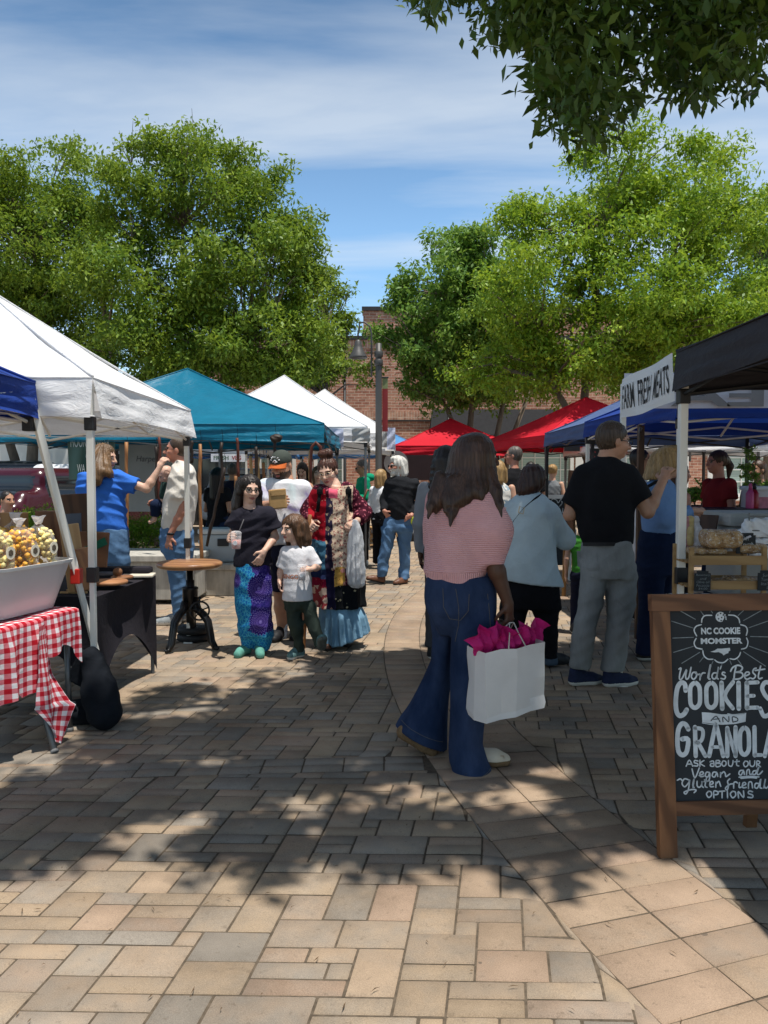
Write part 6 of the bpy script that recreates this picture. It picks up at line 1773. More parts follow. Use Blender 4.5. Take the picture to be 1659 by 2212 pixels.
# ================================================================== THINGS ON AND AROUND THE STALLS
W_OAK = wood("oiled_walnut", (.26, .115, .05), (.10, .042, .02), 5, (.25, 1, .25)); W_DARK = wood("dark_walnut", (.085, .040, .022), (.035, .017, .010), 6, (1, 1, .15))
W_MAPLE = wood("maple", (.56, .36, .17), (.42, .24, .10), 4, (1, 1, .2)); W_CHERRY = wood("cherry_board", (.42, .20, .085), (.24, .10, .045), 5, (.3, .8, 1)); W_FRAME = wood("stained_pine", (.23, .105, .045), (.085, .036, .016), 7, (1, 1, .16)); W_RAIL = wood("stained_pine_rail", (.20, .09, .042), (.07, .03, .014), 9, (.12, 1, 1))
W_BAMBOO = wood("bamboo", (.36, .225, .095), (.26, .15, .06), 9, (.1, 1, 1), .5); W_STICK = wood("stick_wood", (.36, .17, .06), (.19, .075, .028), 8, (1, 1, .3)); W_STICKD = wood("dark_stick", (.035, .02, .013), (.014, .009, .007), 8, (1, 1, .3)); W_STICKR = wood("red_stick", (.13, .032, .018), (.06, .017, .011), 8, (1, 1, .3))
IRON = M("cast_iron", (.012, .012, .013), .38, .3, 14, .25, 60, metal=.4, spec=.5); STEEL = M("grey_steel", (.12, .125, .13), .42, .12, 8, metal=.6)
CHALK = M("chalkboard", (.022, .026, .030), .7, .25, 2.2, .1, 40); CHW = M("chalk_paint", (.56, .60, .62), .8, .18, 16); CHG = M("chalk_thin", (.20, .225, .235), .9, .3, 40)
C_BTABLE = cloth("black_stretch_cloth", (.019, .017, .022), .15)
Z3 = Vector((0, 0, 1)); X3 = Vector((1, 0, 0)); Y3 = Vector((0, 1, 0))

# ---- chalk A-board in front of the bread table
def a_board():
    base = G(1437, 1855)
    t = thing("sandwich_board", "wood framed chalkboard sign reading World's Best Cookies and Granola", "sign", base)
    e1 = Vector((cos(radians(3)), sin(radians(3)), 0)); back = Vector((-e1.y, e1.x, 0))
    e2 = (Z3 * .99 + back * .115).normalized(); e3 = e1.cross(e2)      # e3 points to the viewer's far side
    if e3.y > 0: e3 = -e3
    o0 = Vector((0, 0, 0))
    def at(px, py):                                                    # picture point on the board's face, in board axes
        d = ray(px, py); o = Vector((0, 0, CAM_H)) - base
        k = (o0 - o).dot(e3) / d.dot(e3); v = o + d * k
        return v.dot(e1), v.dot(e2)
    H = at(1418, 1284)[1]; a0 = at(1416, 1500)[0] + .0; wd = .62; wst = .068
    ins0, ins1 = at(1510, 1320)[1], at(1500, 1732)[1]; railb = at(1500, 1763)[1]
    for x in (a0, a0 + wd - wst):
        m = MB(); m.prism([(x, 0), (x + wst, 0), (x + wst, ins0), (x, ins0)], o0, e1, e2, -e3, .035); m.build("leg", W_FRAME, t)
    m = MB(); m.prism([(a0 - .004, ins0 + .001), (a0 + wd + .004, ins0 + .001), (a0 + wd + .004, H), (a0 - .004, H)], o0 + e3 * .003, e1, e2, -e3, .04); m.build("top_rail", W_RAIL, t)
    m = MB(); m.prism([(a0 + wst, railb), (a0 + wd - wst, railb), (a0 + wd - wst, ins1), (a0 + wst, ins1)], o0 - e3 * .003, e1, e2, -e3, .03); m.build("bottom_rail", W_RAIL, t)
    m = MB(); m.prism([(a0 + wst, ins1), (a0 + wd - wst, ins1), (a0 + wd - wst, ins0), (a0 + wst, ins0)], o0 - e3 * .014, e1, e2, -e3, .008); bd = m.build("chalk_panel", CHALK, t)
    # rear frame of the A
    e2b = (Z3 * .99 - back * .20).normalized()
    hb = Vector((0, 0, 0)) + e2 * H - Z3 * 0
    for x in (a0 + .135, a0 + wd - .135):
        f = Vector((e1.x * x, e1.y * x, 0)) + back * .25; tp = e1 * x + e2 * (H - .06) + back * .045
        d = tp - f; m = MB(); m.box((f + tp) / 2, (.045, .03, d.length), Matrix.Rotation(0, 3, 'X') if False else d.to_track_quat('Z', 'Y').to_matrix()); m.build("rear_leg", W_FRAME, t)
    m = MB(); f0 = e1 * (a0 + .04) + back * .235 + Z3 * .3; m.box(f0 + e1 * (wd / 2 - .04), (wd - .27, .022, .05), Matrix.Rotation(radians(3), 3, 'Z')); m.build("rear_rail", W_RAIL, t)
    m = MB(); c = e1 * (a0 + .27) + back * .22
    for k in range(16): m.tube([c + Z3 * (.21 - k * .0095) + X3 * .003 * (-1) ** k, c + Z3 * (.203 - k * .0095) - X3 * .003 * (-1) ** k], .0028, 5)
    m.build("chain", STEEL, t)
    # lettering and the drawn rays, in one mesh, traced stroke by stroke from the photograph: (X,Y) in an enlarged crop of the board
    def q(X, Y): return at(1371.6 + X * .2976, 1234.4 + Y * .2976)
    mw, mg = MB(), 1; O = -e3 * .0125
    def S(w, *pts, mb=mw, closed=False):
        mw.cur = 1 if mb == 1 else 0; mb = mw; stroke(mb, [q(*p) for p in pts], w * .000545, O, e1, e2, closed)
    T = 1.0
    for X0, Y0, X1, Y1 in ((335, 285, 450, 350), (275, 362, 440, 415), (284, 486, 435, 480), (290, 590, 438, 545), (350, 670, 480, 590), (480, 660, 508, 625), (485, 285, 510, 320), (562, 285, 575, 303), (705, 280, 698, 300), (760, 322, 805, 280), (800, 358, 930, 285), (840, 410, 1010, 350), (850, 474, 1010, 478), (842, 545, 1010, 605), (800, 585, 960, 690), (565, 683, 578, 655), (640, 690, 643, 672), (712, 678, 700, 648), (755, 640, 785, 680)):
        S(6, (X0, Y0), (X1, Y1), mb=mg)
    for arc in (((495, 372), (498, 345), (520, 322), (568, 320)), ((692, 318), (735, 322), (765, 345), (772, 375)), ((492, 388), (455, 400), (440, 430), (458, 470)), ((778, 388), (815, 400), (828, 430), (820, 465)), ((455, 488), (440, 520), (455, 555), (498, 566)), ((822, 485), (832, 515), (820, 555), (785, 566)), ((503, 578), (512, 615), (540, 638), (577, 640)), ((778, 590), (765, 620), (735, 640), (702, 636)), ((590, 645), (615, 662), (655, 664), (686, 640))):
        S(9, *arc)
    poly = [q(632 + 36 * cos(a) - (8 if -.7 < a < .9 else 0), 331 + 37 * sin(a)) for a in np.linspace(-pi, pi, 26)[:-1]]
    mw.add([O + e1 * a + e2 * b for a, b in poly], [tuple(range(len(poly)))])
    md = MB()
    for X, Y in ((612, 318), (632, 306), (618, 345), (640, 336), (636, 358), (652, 318)):
        md.add([O + e3 * .001 + e1 * (q(X, Y)[0] + .0032 * cos(k)) + e2 * (q(X, Y)[1] + .0032 * sin(k)) for k in np.linspace(0, 2 * pi, 9)[:-1]], [tuple(range(8))])
    for X, Y in ((664, 316), (670, 332), (672, 346)): S(11, (X, Y), (X + 1, Y + 2))
    def word(txt, X0, X1, Y0, Y1, bold=0.0, mb=mw, shear=0.0):
        a, b = q(X0, (Y0 + Y1) / 2), q(X1, (Y0 + Y1) / 2); c, d = q((X0 + X1) / 2, Y1), q((X0 + X1) / 2, Y0)
        text_on(mb, txt, O + e3 * .0004 + e1 * (a[0] + b[0]) / 2 + e2 * (c[1] + d[1]) / 2, e1, e2, d[1] - c[1], b[0] - a[0], bold, shear)
    word("NC COOKIE", 490, 776, 408, 458, .045); word("MOMSTER", 488, 792, 484, 528, .045)
    for xs, ys in (((490, 512), (490, 512)),): pass
    nc = [(558, 586), (590, 576), (610, 562), (640, 563), (700, 557), (704, 575), (690, 585), (690, 595), (672, 600), (655, 613), (645, 600), (620, 588), (590, 590)]
    pp = [q(*p) for p in nc]; mw.add([O + e1 * a + e2 * b for a, b in pp], [tuple(range(len(pp)))[::-1]])
    # World's Best
    S(11, (330, 712), (345, 705), (336, 745), (334, 785), (352, 780), (385, 715), (378, 760), (384, 785), (402, 770), (418, 700))
    S(11, (455, 735), (430, 738), (420, 768), (436, 786), (455, 768), (458, 742), (447, 738), (468, 752), (478, 748)); S(11, (482, 790), (488, 745), (484, 770), (500, 742), (520, 740))
    S(11, (540, 775), (556, 690), (560, 686), (552, 725), (546, 780), (556, 784)); S(11, (604, 740), (580, 742), (570, 768), (586, 784), (604, 764), (618, 695), (606, 770), (616, 784)); S(9, (638, 690), (630, 712))
    S(11, (664, 738), (650, 735), (645, 750), (668, 764), (660, 784), (636, 780))
    S(12, (745, 695), (735, 740), (730, 785)); S(12, (706, 728), (722, 700), (760, 684), (792, 700), (776, 728), (742, 734), (785, 738), (795, 762), (770, 782), (725, 786))
    S(11, (805, 765), (840, 750), (838, 734), (816, 738), (808, 768), (824, 786), (850, 776)); S(11, (892, 705), (875, 712), (868, 736), (888, 760), (872, 782), (850, 776)); S(11, (925, 690), (908, 760), (914, 782), (935, 776)); S(11, (885, 722), (955, 712))
    # COOKIES / GRANOLA, thick brush capitals
    S(34, (378, 868), (372, 822), (344, 812), (318, 850), (306, 940), (312, 1020), (335, 1052), (366, 1040), (386, 1008))
    for c in (447, 565):
        S(32, (c, 812), (c - 32, 840), (c - 36, 905), (c - 30, 970), (c, 994), (c + 32, 965), (c + 36, 900), (c + 30, 840), closed=True)
    S(34, (640, 812), (645, 1000)); S(30, (724, 806), (664, 905), (722, 998)); S(34, (764, 812), (766, 1000)); S(34, (824, 812), (826, 996)); S(28, (824, 812), (904, 808)); S(26, (828, 908), (876, 906)); S(28, (826, 994), (904, 992))
    S(32, (1010, 820), (960, 808), (936, 850), (960, 905), (1010, 960), (1000, 1030), (950, 1055), (922, 1000))
    rb = [q(*p) for p in ((496, 1026), (560, 1030), (640, 1042), (740, 1040), (820, 1030), (815, 1095), (740, 1112), (640, 1118), (560, 1108), (500, 1100))]
    mw.add([O + e1 * a + e2 * b for a, b in rb], [tuple(range(len(rb)))[::-1]])
    S(5, (498, 1104), (540, 1112), (600, 1120)); S(6, (684, 1036), (740, 1046), (808, 1034))
    mk = MB()
    for w_, pts in ((7, ((562, 1088), (600, 1055), (628, 1096))), (6, ((580, 1078), (622, 1074))), (7, ((650, 1096), (650, 1060), (690, 1096), (692, 1058))), (7, ((722, 1098), (718, 1060), (752, 1068), (756, 1088), (722, 1098)))):
        stroke(mk, [q(*p) for p in pts], w_ * .000545, O + e3 * .001, e1, e2)
    S(34, (398, 1150), (380, 1118), (352, 1110), (326, 1150), (318, 1230), (326, 1310), (356, 1338), (386, 1312), (396, 1225), (352, 1222))
    S(32, (446, 1135), (452, 1345)); S(28, (446, 1142), (496, 1150), (505, 1190), (490, 1235), (452, 1248)); S(30, (470, 1250), (522, 1345)); S(32, (550, 1345), (592, 1140), (606, 1140), (652, 1345)); S(24, (575, 1280), (632, 1280))
    S(32, (682, 1345), (682, 1142)); S(30, (682, 1150), (742, 1338)); S(32, (742, 1345), (742, 1136)); S(32, (806, 1140), (778, 1170), (774, 1240), (780, 1310), (808, 1336), (836, 1305), (840, 1235), (834, 1165), closed=True); S(32, (880, 1136), (882, 1340)); S(26, (882, 1338), (930, 1338)); S(32, (955, 1345), (1000, 1140), (1015, 1140), (1050, 1345)); S(24, (980, 1280), (1040, 1280))
    # ASK about our / Vegan and / gluten friendly / OPTIONS
    for st in (((382, 1420), (405, 1375), (430, 1420)), ((390, 1405), (424, 1404)), ((468, 1382), (445, 1378), (442, 1394), (466, 1402), (464, 1418), (438, 1416)), ((482, 1376), (482, 1420)), ((512, 1378), (486, 1398), (516, 1420)), ((556, 1388), (580, 1382), (584, 1418), (560, 1418), (562, 1402), (582, 1400)), ((600, 1378), (600, 1422), (630, 1418), (632, 1402), (602, 1398), (626, 1390), (622, 1378), (600, 1378)), ((652, 1380), (642, 1400), (654, 1420), (672, 1408), (670, 1386), (652, 1380)), ((690, 1378), (692, 1412), (712, 1420), (722, 1400), (724, 1378)), ((752, 1372), (750, 1410), (766, 1418)), ((736, 1388), (770, 1384)), ((812, 1382), (800, 1402), (812, 1424), (832, 1412), (832, 1388), (812, 1382)), ((846, 1380), (848, 1412), (866, 1422), (880, 1408), (882, 1380)), ((896, 1424), (898, 1382), (918, 1388), (914, 1402), (900, 1404), (924, 1424))): S(9, *st)
    for st in (((425, 1440), (446, 1505), (478, 1432)), ((478, 1488), (508, 1474), (500, 1460), (484, 1468), (486, 1495), (512, 1492)), ((552, 1466), (530, 1464), (522, 1490), (540, 1498), (554, 1470), (552, 1512), (536, 1530), (516, 1520)), ((604, 1464), (580, 1464), (572, 1490), (590, 1498), (606, 1468), (612, 1494)), ((632, 1500), (634, 1462), (634, 1478), (656, 1460), (668, 1476), (672, 1496), (700, 1476)),
               ((800, 1450), (776, 1452), (766, 1474), (782, 1484), (800, 1456), (806, 1480)), ((822, 1482), (826, 1450), (842, 1446), (846, 1478), (868, 1474)), ((892, 1452), (872, 1456), (866, 1476), (884, 1480), (898, 1452), (912, 1426), (898, 1472), (914, 1480), (938, 1456)), ((768, 1500), (840, 1494), (912, 1498)), ((782, 1508), (850, 1502), (895, 1506)),
               ((318, 1522), (340, 1512), (352, 1524)), ((402, 1520), (370, 1512), (352, 1545), (372, 1570), (400, 1540), (408, 1518), (398, 1590), (380, 1622), (368, 1608), (420, 1590), (455, 1594), (440, 1612)), ((432, 1574), (440, 1510), (430, 1556), (440, 1576)), ((462, 1530), (462, 1562), (478, 1574), (494, 1556), (498, 1528), (496, 1562), (508, 1574)), ((530, 1508), (520, 1562), (534, 1574)), ((512, 1532), (552, 1526)), ((552, 1556), (578, 1546), (572, 1530), (556, 1540), (558, 1568), (582, 1568)), ((598, 1574), (600, 1532), (602, 1546), (620, 1530), (628, 1548), (634, 1566)),
               ((700, 1512), (684, 1530), (690, 1560), (682, 1592), (668, 1580), (700, 1552), (730, 1548)), ((728, 1580), (730, 1542), (744, 1534), (756, 1542)), ((770, 1540), (768, 1574), (784, 1572)), ((790, 1562), (816, 1552), (810, 1538), (794, 1546), (796, 1576), (820, 1574)), ((836, 1582), (838, 1540), (858, 1536), (866, 1578)), ((910, 1546), (888, 1546), (882, 1572), (900, 1580), (914, 1552), (926, 1512), (920, 1572), (934, 1580)), ((948, 1578), (960, 1512), (952, 1560), (966, 1580), (985, 1560)), ((992, 1540), (998, 1572), (1020, 1560), (1026, 1538), (1022, 1600), (998, 1622)),
               ((546, 1602), (530, 1622), (546, 1648), (566, 1632), (564, 1608), (546, 1602)), ((584, 1650), (584, 1602), (612, 1606), (612, 1624), (586, 1628)), ((622, 1604), (664, 1600)), ((644, 1602), (644, 1650)), ((682, 1600), (684, 1650)), ((720, 1602), (704, 1622), (720, 1650), (742, 1634), (740, 1608), (720, 1602)), ((764, 1650), (762, 1604), (800, 1648), (800, 1600), ), ((866, 1606), (842, 1600), (836, 1618), (866, 1630), (864, 1648), (832, 1646))): S(10, *st)
    mw.build("lettering", [CHW, CHG], bd); md.build("cookie_chips", CHALK, bd); mk.build("ribbon_word", CHALK, bd)
a_board()

# ---- gift bag with tissue
def gift_bag():
    c = P(1093, 1455, 3.70); yaw = radians(24)
    t = thing("paper_bag", "white paper carrier bag stuffed with magenta tissue", "bag", (c.x, c.y, 0))
    z0, z1 = P(1093, 1533, 3.70).z, P(1093, 1391, 3.70).z; w = .165; dpt = .09
    m = MB(); pap = M("white_paper", (.74, .725, .70), .5, .06, 5, .8, 7, trans=.12)
    e1 = Vector((cos(yaw), sin(yaw), 0)); e2 = Vector((-sin(yaw), cos(yaw), 0))
    def ring(z, k, pinch=0.0): return [e1 * x + e2 * y + Z3 * z for x, y in ((-w * k, -dpt * (1 - pinch)), (-w * .5, -dpt), (w * .0, -dpt * (1 + pinch * .3)), (w * .5, -dpt), (w * k, -dpt * (1 - pinch)), (w * k + .012, 0), (w * k, dpt * (1 - pinch)), (w * .5, dpt), (0, dpt), (-w * .5, dpt), (-w * k, dpt * (1 - pinch)), (-w * k - .012, 0))]
    zs = [z0 - .006, z0 + .02, z0 + .065, z0 + .16, z1 - .05, z1]
    R = [ring(z, k, p) for z, k, p in zip(zs, (.985, 1.0, 1.0, .99, 1.0, 1.01), (0, 0, .05, .12, .05, 0))]
    for i, r in enumerate(R):
        for j in range(12): r[j] += Vector((random.uniform(-.004, .004), random.uniform(-.011, .011), random.uniform(-.004, .004) + .02 * (r[j].dot(e1) / w) * (1 if i < 2 else .5)))
    n = 12; vs = [v for r in R for v in r]; fs = [(i * n + k, i * n + (k + 1) % n, (i + 1) * n + (k + 1) % n, (i + 1) * n + k) for i in range(5) for k in range(n)] + [tuple(range(n))[::-1]]
    m.add(vs, fs); smooth_by_angle(m.build("bag_body", pap, t), 8)
    tis = M("magenta_tissue", (.60, .02, .20), .6, .2, 9, .3, 30, trans=.35)
    rs = random.Random(4)
    for k, (x, h, ang) in enumerate(((-.15, .11, -.25), (-.09, .13, .1), (-.03, .10, -.1), (.04, .085, .2), (.10, .105, -.1), (.16, .115, .22), (-.12, .09, .3), (.13, .10, 0))):
        mm = MB(); o = e1 * x + e2 * (-.03 if k < 5 else .02) + Z3 * (z1 - .04)
        ph = rs.random() * 6
        mm.grid(lambda u, v: o + e1 * ((u - .5) * (.07 + .05 * v) + ang * .1 * v) + e2 * (.025 * sin(u * 9 + ph) * (.3 + v) + .018 * sin(v * 8 + ph)) + Z3 * (v * (h + .04) * (1 - .35 * abs(u - .5 - .2 * sin(ph)) * 2 * v)), 7, 7)
        mm.build("tissue", tis, t, False)
    hd = P(1105, 1345, 3.72) - t.location
    for sy in (-1, 1):
        m = MB(); a, b = e1 * -.045 + e2 * sy * dpt + Z3 * (z1 - .005), e1 * .055 + e2 * sy * dpt + Z3 * (z1 - .005)
        m.tube([a, a.lerp(hd, .55) + e1 * -.004, hd + e1 * -.012, hd + e1 * .012, b.lerp(hd, .55) + e1 * .004, b], .0032, 6); m.build("handle", M("paper_cord", (.55, .5, .45), .8), t, True)
gift_bag()

def film_mat(name, f):
    g = NG(name); g.set((.85, .85, .87), .12, 0, .8)
    t = g.n.new('ShaderNodeBsdfTransparent'); m = g.n.new('ShaderNodeMixShader'); lw = g.n.new('ShaderNodeLayerWeight'); lw.inputs[0].default_value = .35
    g.l.new(g.math('ADD', g.math('MULTIPLY', lw.outputs[1], .45), f, clamp=True), m.inputs[0]); g.l.new(t.outputs[0], m.inputs[1]); g.l.new(g.b.outputs[0], m.inputs[2]); g.l.new(m.outputs[0], g.o.inputs[0])
    return g
# ---- things people carry
def cup(label, c, h, r, fill, straw):
    t = thing("drink_cup", label, "cup", c)
    g = film_mat("clear_plastic" + label[:4], .16)
    m = MB(); m.lathe([(r * .78, 0), (r * .80, .003), (r, h), (r * .97, h)], n=20); m.build("cup_body", g.m, t, True)
    m = MB(); m.lathe([(r * .74, .004), (r * .90, h * .62)], n=20); m.build("drink", fill, t, True)
    m = MB(); m.lathe([(r * 1.05, h), (r * 1.05, h + .006), (r * .8, h + .02), (r * .3, h + .024)], n=20); m.build("lid", g.m, t, True)
    m = MB(); m.lathe([(r * .42, -.001), (r * .42, .001)], (0, -r * .93, h * .42), 16, Matrix.Rotation(pi / 2, 3, 'X')); m.build("round_label", C_WHITE, t)
    if straw: m = MB(); m.tube([(0, 0, h * .3), (r * .4, 0, h), (r * 1.5, -.01, h * 1.95)], .0042, 7); m.build("straw", M("dark_straw", (.09, .085, .09), .5), t, True)
cup("clear plastic cup of pink drink with a dark straw, held by the girl", P(510, 1186, 6.02), .12, .043, M("pink_drink", (.62, .26, .22), .3, .1, 9), True)
cup("small clear cup of pale drink in the small child's hand", P(652, 1254, 5.95), .105, .036, M("pale_drink", (.55, .48, .48), .3, .1, 9), False)
t = thing("paper_parcel", "folded brown paper bag held to the big man's chest", "parcel", P(600, 1078, 6.60))
m = MB(); m.box((0, 0, 0), (.15, .045, .17), Matrix.Rotation(radians(-5), 3, 'Y'), .012); m.build("bag", M("kraft_paper", (.48, .29, .12), .8, .15, 9, .4, 22), t)
m = MB(); m.box((.008, -.024, .055), (.125, .008, .05), Matrix.Rotation(radians(-5), 3, 'Y'), .003); m.build("folded_flap", MATS["kraft_paper"], t)
tag(new_obj("walking_stick", *[(lambda mb: (mb.V, mb.F))((lambda mb: (mb.tube([P(669.5, 1112, 6.4), P(667, 1150, 6.42), P(664, 1260, 6.45), P(660, 1330, 6.46), P(657, 1404, 6.5)], [.016, .014, .0135, .012, .011], 9), mb)[1])(MB()))[k] for k in (0, 1)], W_STICK, None, True), "peeled orange-brown walking stick in the coated woman's right hand", "walking stick")
def plastic_bag():
    c = P(762, 1200, 6.38)
    t = thing("plastic_bag", "translucent white plastic bag hanging from the coated woman's hand", "bag", (c.x, c.y, 0))
    s = 1661 / 6.38; zz = lambda y: P(762, y, 6.38).z
    g = NG("thin_plastic"); n = g.noise(g.coord((1, 1, .2)), 30, 3, .6, 1); g.set((.72, .73, .75), .3, 0, .5); g.bump(n, .8, .015); g.translucent(.4, (.75, .76, .78))
    d = Sdf(.02)
    R = lambda l: sorted([(zz(y), ((a + b) / 2 - 762) / s, dy, (b - a) / 2 / s, ry) for y, a, b, ry, dy in l])
    d.loft(R([(1122, 764, 772, .012, 0), (1140, 757, 779, .03, 0), (1170, 753, 784, .045, 0), (1210, 750, 786, .055, 0), (1240, 750, 788, .06, 0), (1262, 754, 786, .05, 0), (1270, 762, 780, .02, 0)]), fold=(7, .004, .012))
    V, Q = d.mesh(.007, wrinkle(.004, 20, 3.3, squash=-.3)); V = relax(V, Q, 1); new_obj("bag_body", V, Q, g.m, t)
plastic_bag()
def backpack():
    c = P(815, 1092, 12.55); t = thing("backpack", "brown canvas backpack slung behind the man in the green hoodie", "backpack", c)
    bp = cloth("brown_canvas", (.055, .038, .024), .2)
    d = Sdf(.03); d.ell((0, 0, 0), (.20, .14, .23), Matrix.Rotation(.5, 3, 'Y')); V, Q = d.mesh(.012); new_obj("pack_body", V, Q, bp, t)
    d = Sdf(.02); d.ell((-.03, -.1, -.10), (.15, .09, .10), Matrix.Rotation(.5, 3, 'Y')); V, Q = d.mesh(.012); po = new_obj("front_pocket", V, Q, bp, t)
    m = MB(); m.tube([(-.2, -.06, -.12), (-.12, -.145, .0), (.02, -.17, .0), (.13, -.13, -.05)], .009, 6); m.build("trim", S_BRN, po, True)
    m = MB(); m.tube([(-.05, -.05, .2), (-.16, -.14, .26), (-.22, -.16, .1), (-.2, -.1, -.1)], .02, 6); m.build("strap", S_BRN, t, True)
backpack()

# ---- round stool table with an iron crank base
def stool_table():
    c = G(412, 1399); t = thing("crank_table", "round wooden topped table on a black cast iron crank base", "table", c)
    r = .275; zt = .74
    m = MB(); m.lathe([(.0, zt - .05), (r - .03, zt - .05), (r - .006, zt - .038), (r, zt - .022), (r - .004, zt - .008), (r - .018, zt), (0, zt)], n=48, caps=False)
    m.build("table_top", wood("round_top_wood", (.40, .21, .095), (.20, .085, .038), 4, (.15, .9, 1), .32), t, True)
    m = MB(); m.lathe([(.036, .22), (.036, .58), (.026, .585), (.026, zt - .05)], n=20); m.lathe([(.066, .36), (.066, .5), (.07, .505), (.07, .52), (.05, .525)], n=8); m.lathe([(.09, zt - .062), (.09, zt - .05)], n=20)
    m.build("column", IRON, t, True)
    for a in (radians(-120), radians(-25), radians(100)):
        d = Vector((cos(a), sin(a), 0)); m = MB()
        pts = [d * .05 + Z3 * .40, d * .075 + Z3 * .335, d * .13 + Z3 * .30, d * .18 + Z3 * .24, d * .20 + Z3 * .15, d * .215 + Z3 * .07, d * .25 + Z3 * .022, d * .285 + Z3 * .018, d * .292 + Z3 * .036]
        m.tube(pts, [.034, .034, .033, .030, .027, .024, .020, .014, .010], 8)
        sd = Vector((-d.y, d.x, 0))
        for sg in (-1, 1): m.tube([p + sd * sg * .022 + d * .012 + Z3 * .006 for p in pts[:-2]], [.013] * 6 + [.009], 6)
        m.build("leg", IRON, t, True)
    wc = Vector((.105, -.10, .335)); ax = Vector((.35, -.94, 0)).normalized(); s1 = Vector((ax.y, -ax.x, 0)); 
    m = MB(); m.tube([wc + (s1 * cos(a) + Z3 * sin(a)) * .078 for a in np.linspace(0, 2 * pi, 25)], .0085, 8)
    for k in range(5):
        a = k * 2 * pi / 5 + .3; m.tube([wc, wc + (s1 * cos(a) + Z3 * sin(a)) * .076], .006, 6)
    m.lathe([(.018, -.016), (.018, .016)], wc, 12, ax.to_track_quat('Z', 'Y').to_matrix()); wo = m.build("hand_wheel", IRON, t, True)
    m = MB(); m.tube([Vector((.03, -.03, .43)), wc + Z3 * .11 - s1 * .01, wc + Z3 * .105 + s1 * -.0, wc + Z3 * .07], .007, 7); m.build("crank", IRON, wo, True)
    m = MB(); m.tube([Vector((0, 0, .335)), wc + ax * -.0], .012, 8); m.build("axle", IRON, t)
stool_table()
wt = thing("canopy_weight", "two stacked black round weights around the canopy pole under the crank table", "weight", G(419, 1383))
for k in range(2):
    m = MB(); m.lathe([(.04, .005 + k * .066), (.135, .005 + k * .066), (.148, .016 + k * .066), (.148, .056 + k * .066), (.136, .066 + k * .066), (.04, .066 + k * .066)], n=28); m.build("plate", M("black_rubber", (.013, .013, .014), .6, .2, 9), wt, True)
for k in range(4):
    m = MB(); m.lathe([(.012, .131), (.012, .139)], (.1 * cos(k * 1.57 + .5), .1 * sin(k * 1.57 + .5), 0), 6); m.build("bolt", STEEL, wt)

# ---- black cloth table with the cutting boards
def black_table():
    A_, B_ = Vector((-1.70, 5.70, 0)), Vector((-1.76, 4.68, 0))      # the aisle-side feet
    t = thing("display_table", "table under a tight black stretch cover with an arched hem", "table", ((A_ + B_) / 2).to_3d())
    e = (A_ - B_); L = e.length; e.normalize(); s = Vector((-e.y, e.x, 0)); ztop = .725
    d = Sdf(.03)
    m = MB(); hw = .36
    def side(p0, p1, nrm, n=26):
        def fn(u, v):
            w_ = p0.lerp(p1, u); hem = .02 + .36 * max(0, sin(pi * u)) ** .8 * (1 if (p1 - p0).length > .5 else .6)
            z = ztop * (1 - v) + hem * v
            pull = .055 * sin(pi * u) * sin(pi * v * .9)
            return w_ - nrm * pull + Z3 * z
        m.grid(fn, n, 14)
    c = [-e * L / 2, e * L / 2, e * L / 2 + s * hw * 2, -e * L / 2 + s * hw * 2]
    c = [e * (-L / 2), e * (L / 2), e * (L / 2) + s * .7, e * (-L / 2) + s * .7]
    for k in range(4):
        p0, p1 = c[k], c[(k + 1) % 4]; dd = (p1 - p0).normalized(); side(p0, p1, Vector((dd.y, -dd.x, 0)))
    m.grid(lambda u, v: (c[0].lerp(c[1], u)).lerp(c[3].lerp(c[2], u), v) + Z3 * (ztop + .006 * sin(pi * u) * sin(pi * v)), 8, 6)
    m.build("cover", C_BTABLE, t, True)
    m = MB(); m.box((c[0] + c[2]) / 2 + Z3 * .69, (.62, L - .1, .04), Matrix.Rotation(atan2(-e.x, e.y), 3, 'Z')); m.build("table_top", BLKPL, t)
    for k, p in enumerate(c):
        m = MB(); q_ = p.lerp((c[0] + c[2]) / 2, .06); m.tube([q_ + Z3 * .0, q_ + Z3 * .69], .014, 8); m.build("leg", STEEL, t)
black_table()
def board(label, px, py, Y, size, mat, ry=0, rz=0, rx=0, stripe=None, handle=None, group="wooden cutting boards on the black table", name="cutting_board"):
    """a board whose bottom centre is at the picture point; size (w,t,h)"""
    c = P(px, py, Y); t = thing(name, label, "cutting board", c, radians(rz), group)
    R = Matrix.Rotation(radians(rx), 3, 'X') @ Matrix.Rotation(radians(ry), 3, 'Y')
    m = MB(); m.box(R @ Vector((0, 0, size[2] / 2)), size, R, .008); m.build("board", mat, t)
    if stripe is not None:
        m = MB(); a = Matrix.Rotation(radians(stripe[1]), 3, 'Y'); m.box(R @ Vector((0, -size[1] / 2 - .001, size[2] * .55)), (size[0] * 1.0, .004, size[2] * .22), R @ a); m.build("inlay", stripe[0], t)
    return t
GRN = M("green_resin", (.006, .10, .055), .25, .2, 5, spec=.5); BLUER = M("blue_grey_resin", (.05, .06, .09), .3, .3, 6, spec=.5)
board("thick chunky wood block behind the popcorn at the far left", 33, 1252, 5.0, (.15, .10, .44), wood("chunky_block", (.40, .22, .085), (.22, .10, .04), 4, (1, 1, .2)), rz=-22)
board("tall thick walnut slab left of the slanted pole", 106, 1252, 5.0, (.13, .09, .45), W_OAK, rz=-18)
board("large dark walnut board with a blue-grey resin stripe", 163, 1232, 5.6, (.215, .035, .56), W_DARK, rx=-6, stripe=(BLUER, 90), ry=-3)
board("walnut board with a green resin river", 197, 1225, 5.42, (.22, .03, .25), W_OAK, rx=-10, ry=2, stripe=(GRN, -28))
board("narrow pale maple board leaning in the stand", 169, 1276, 4.9, (.05, .20, .43), W_MAPLE, ry=-7)
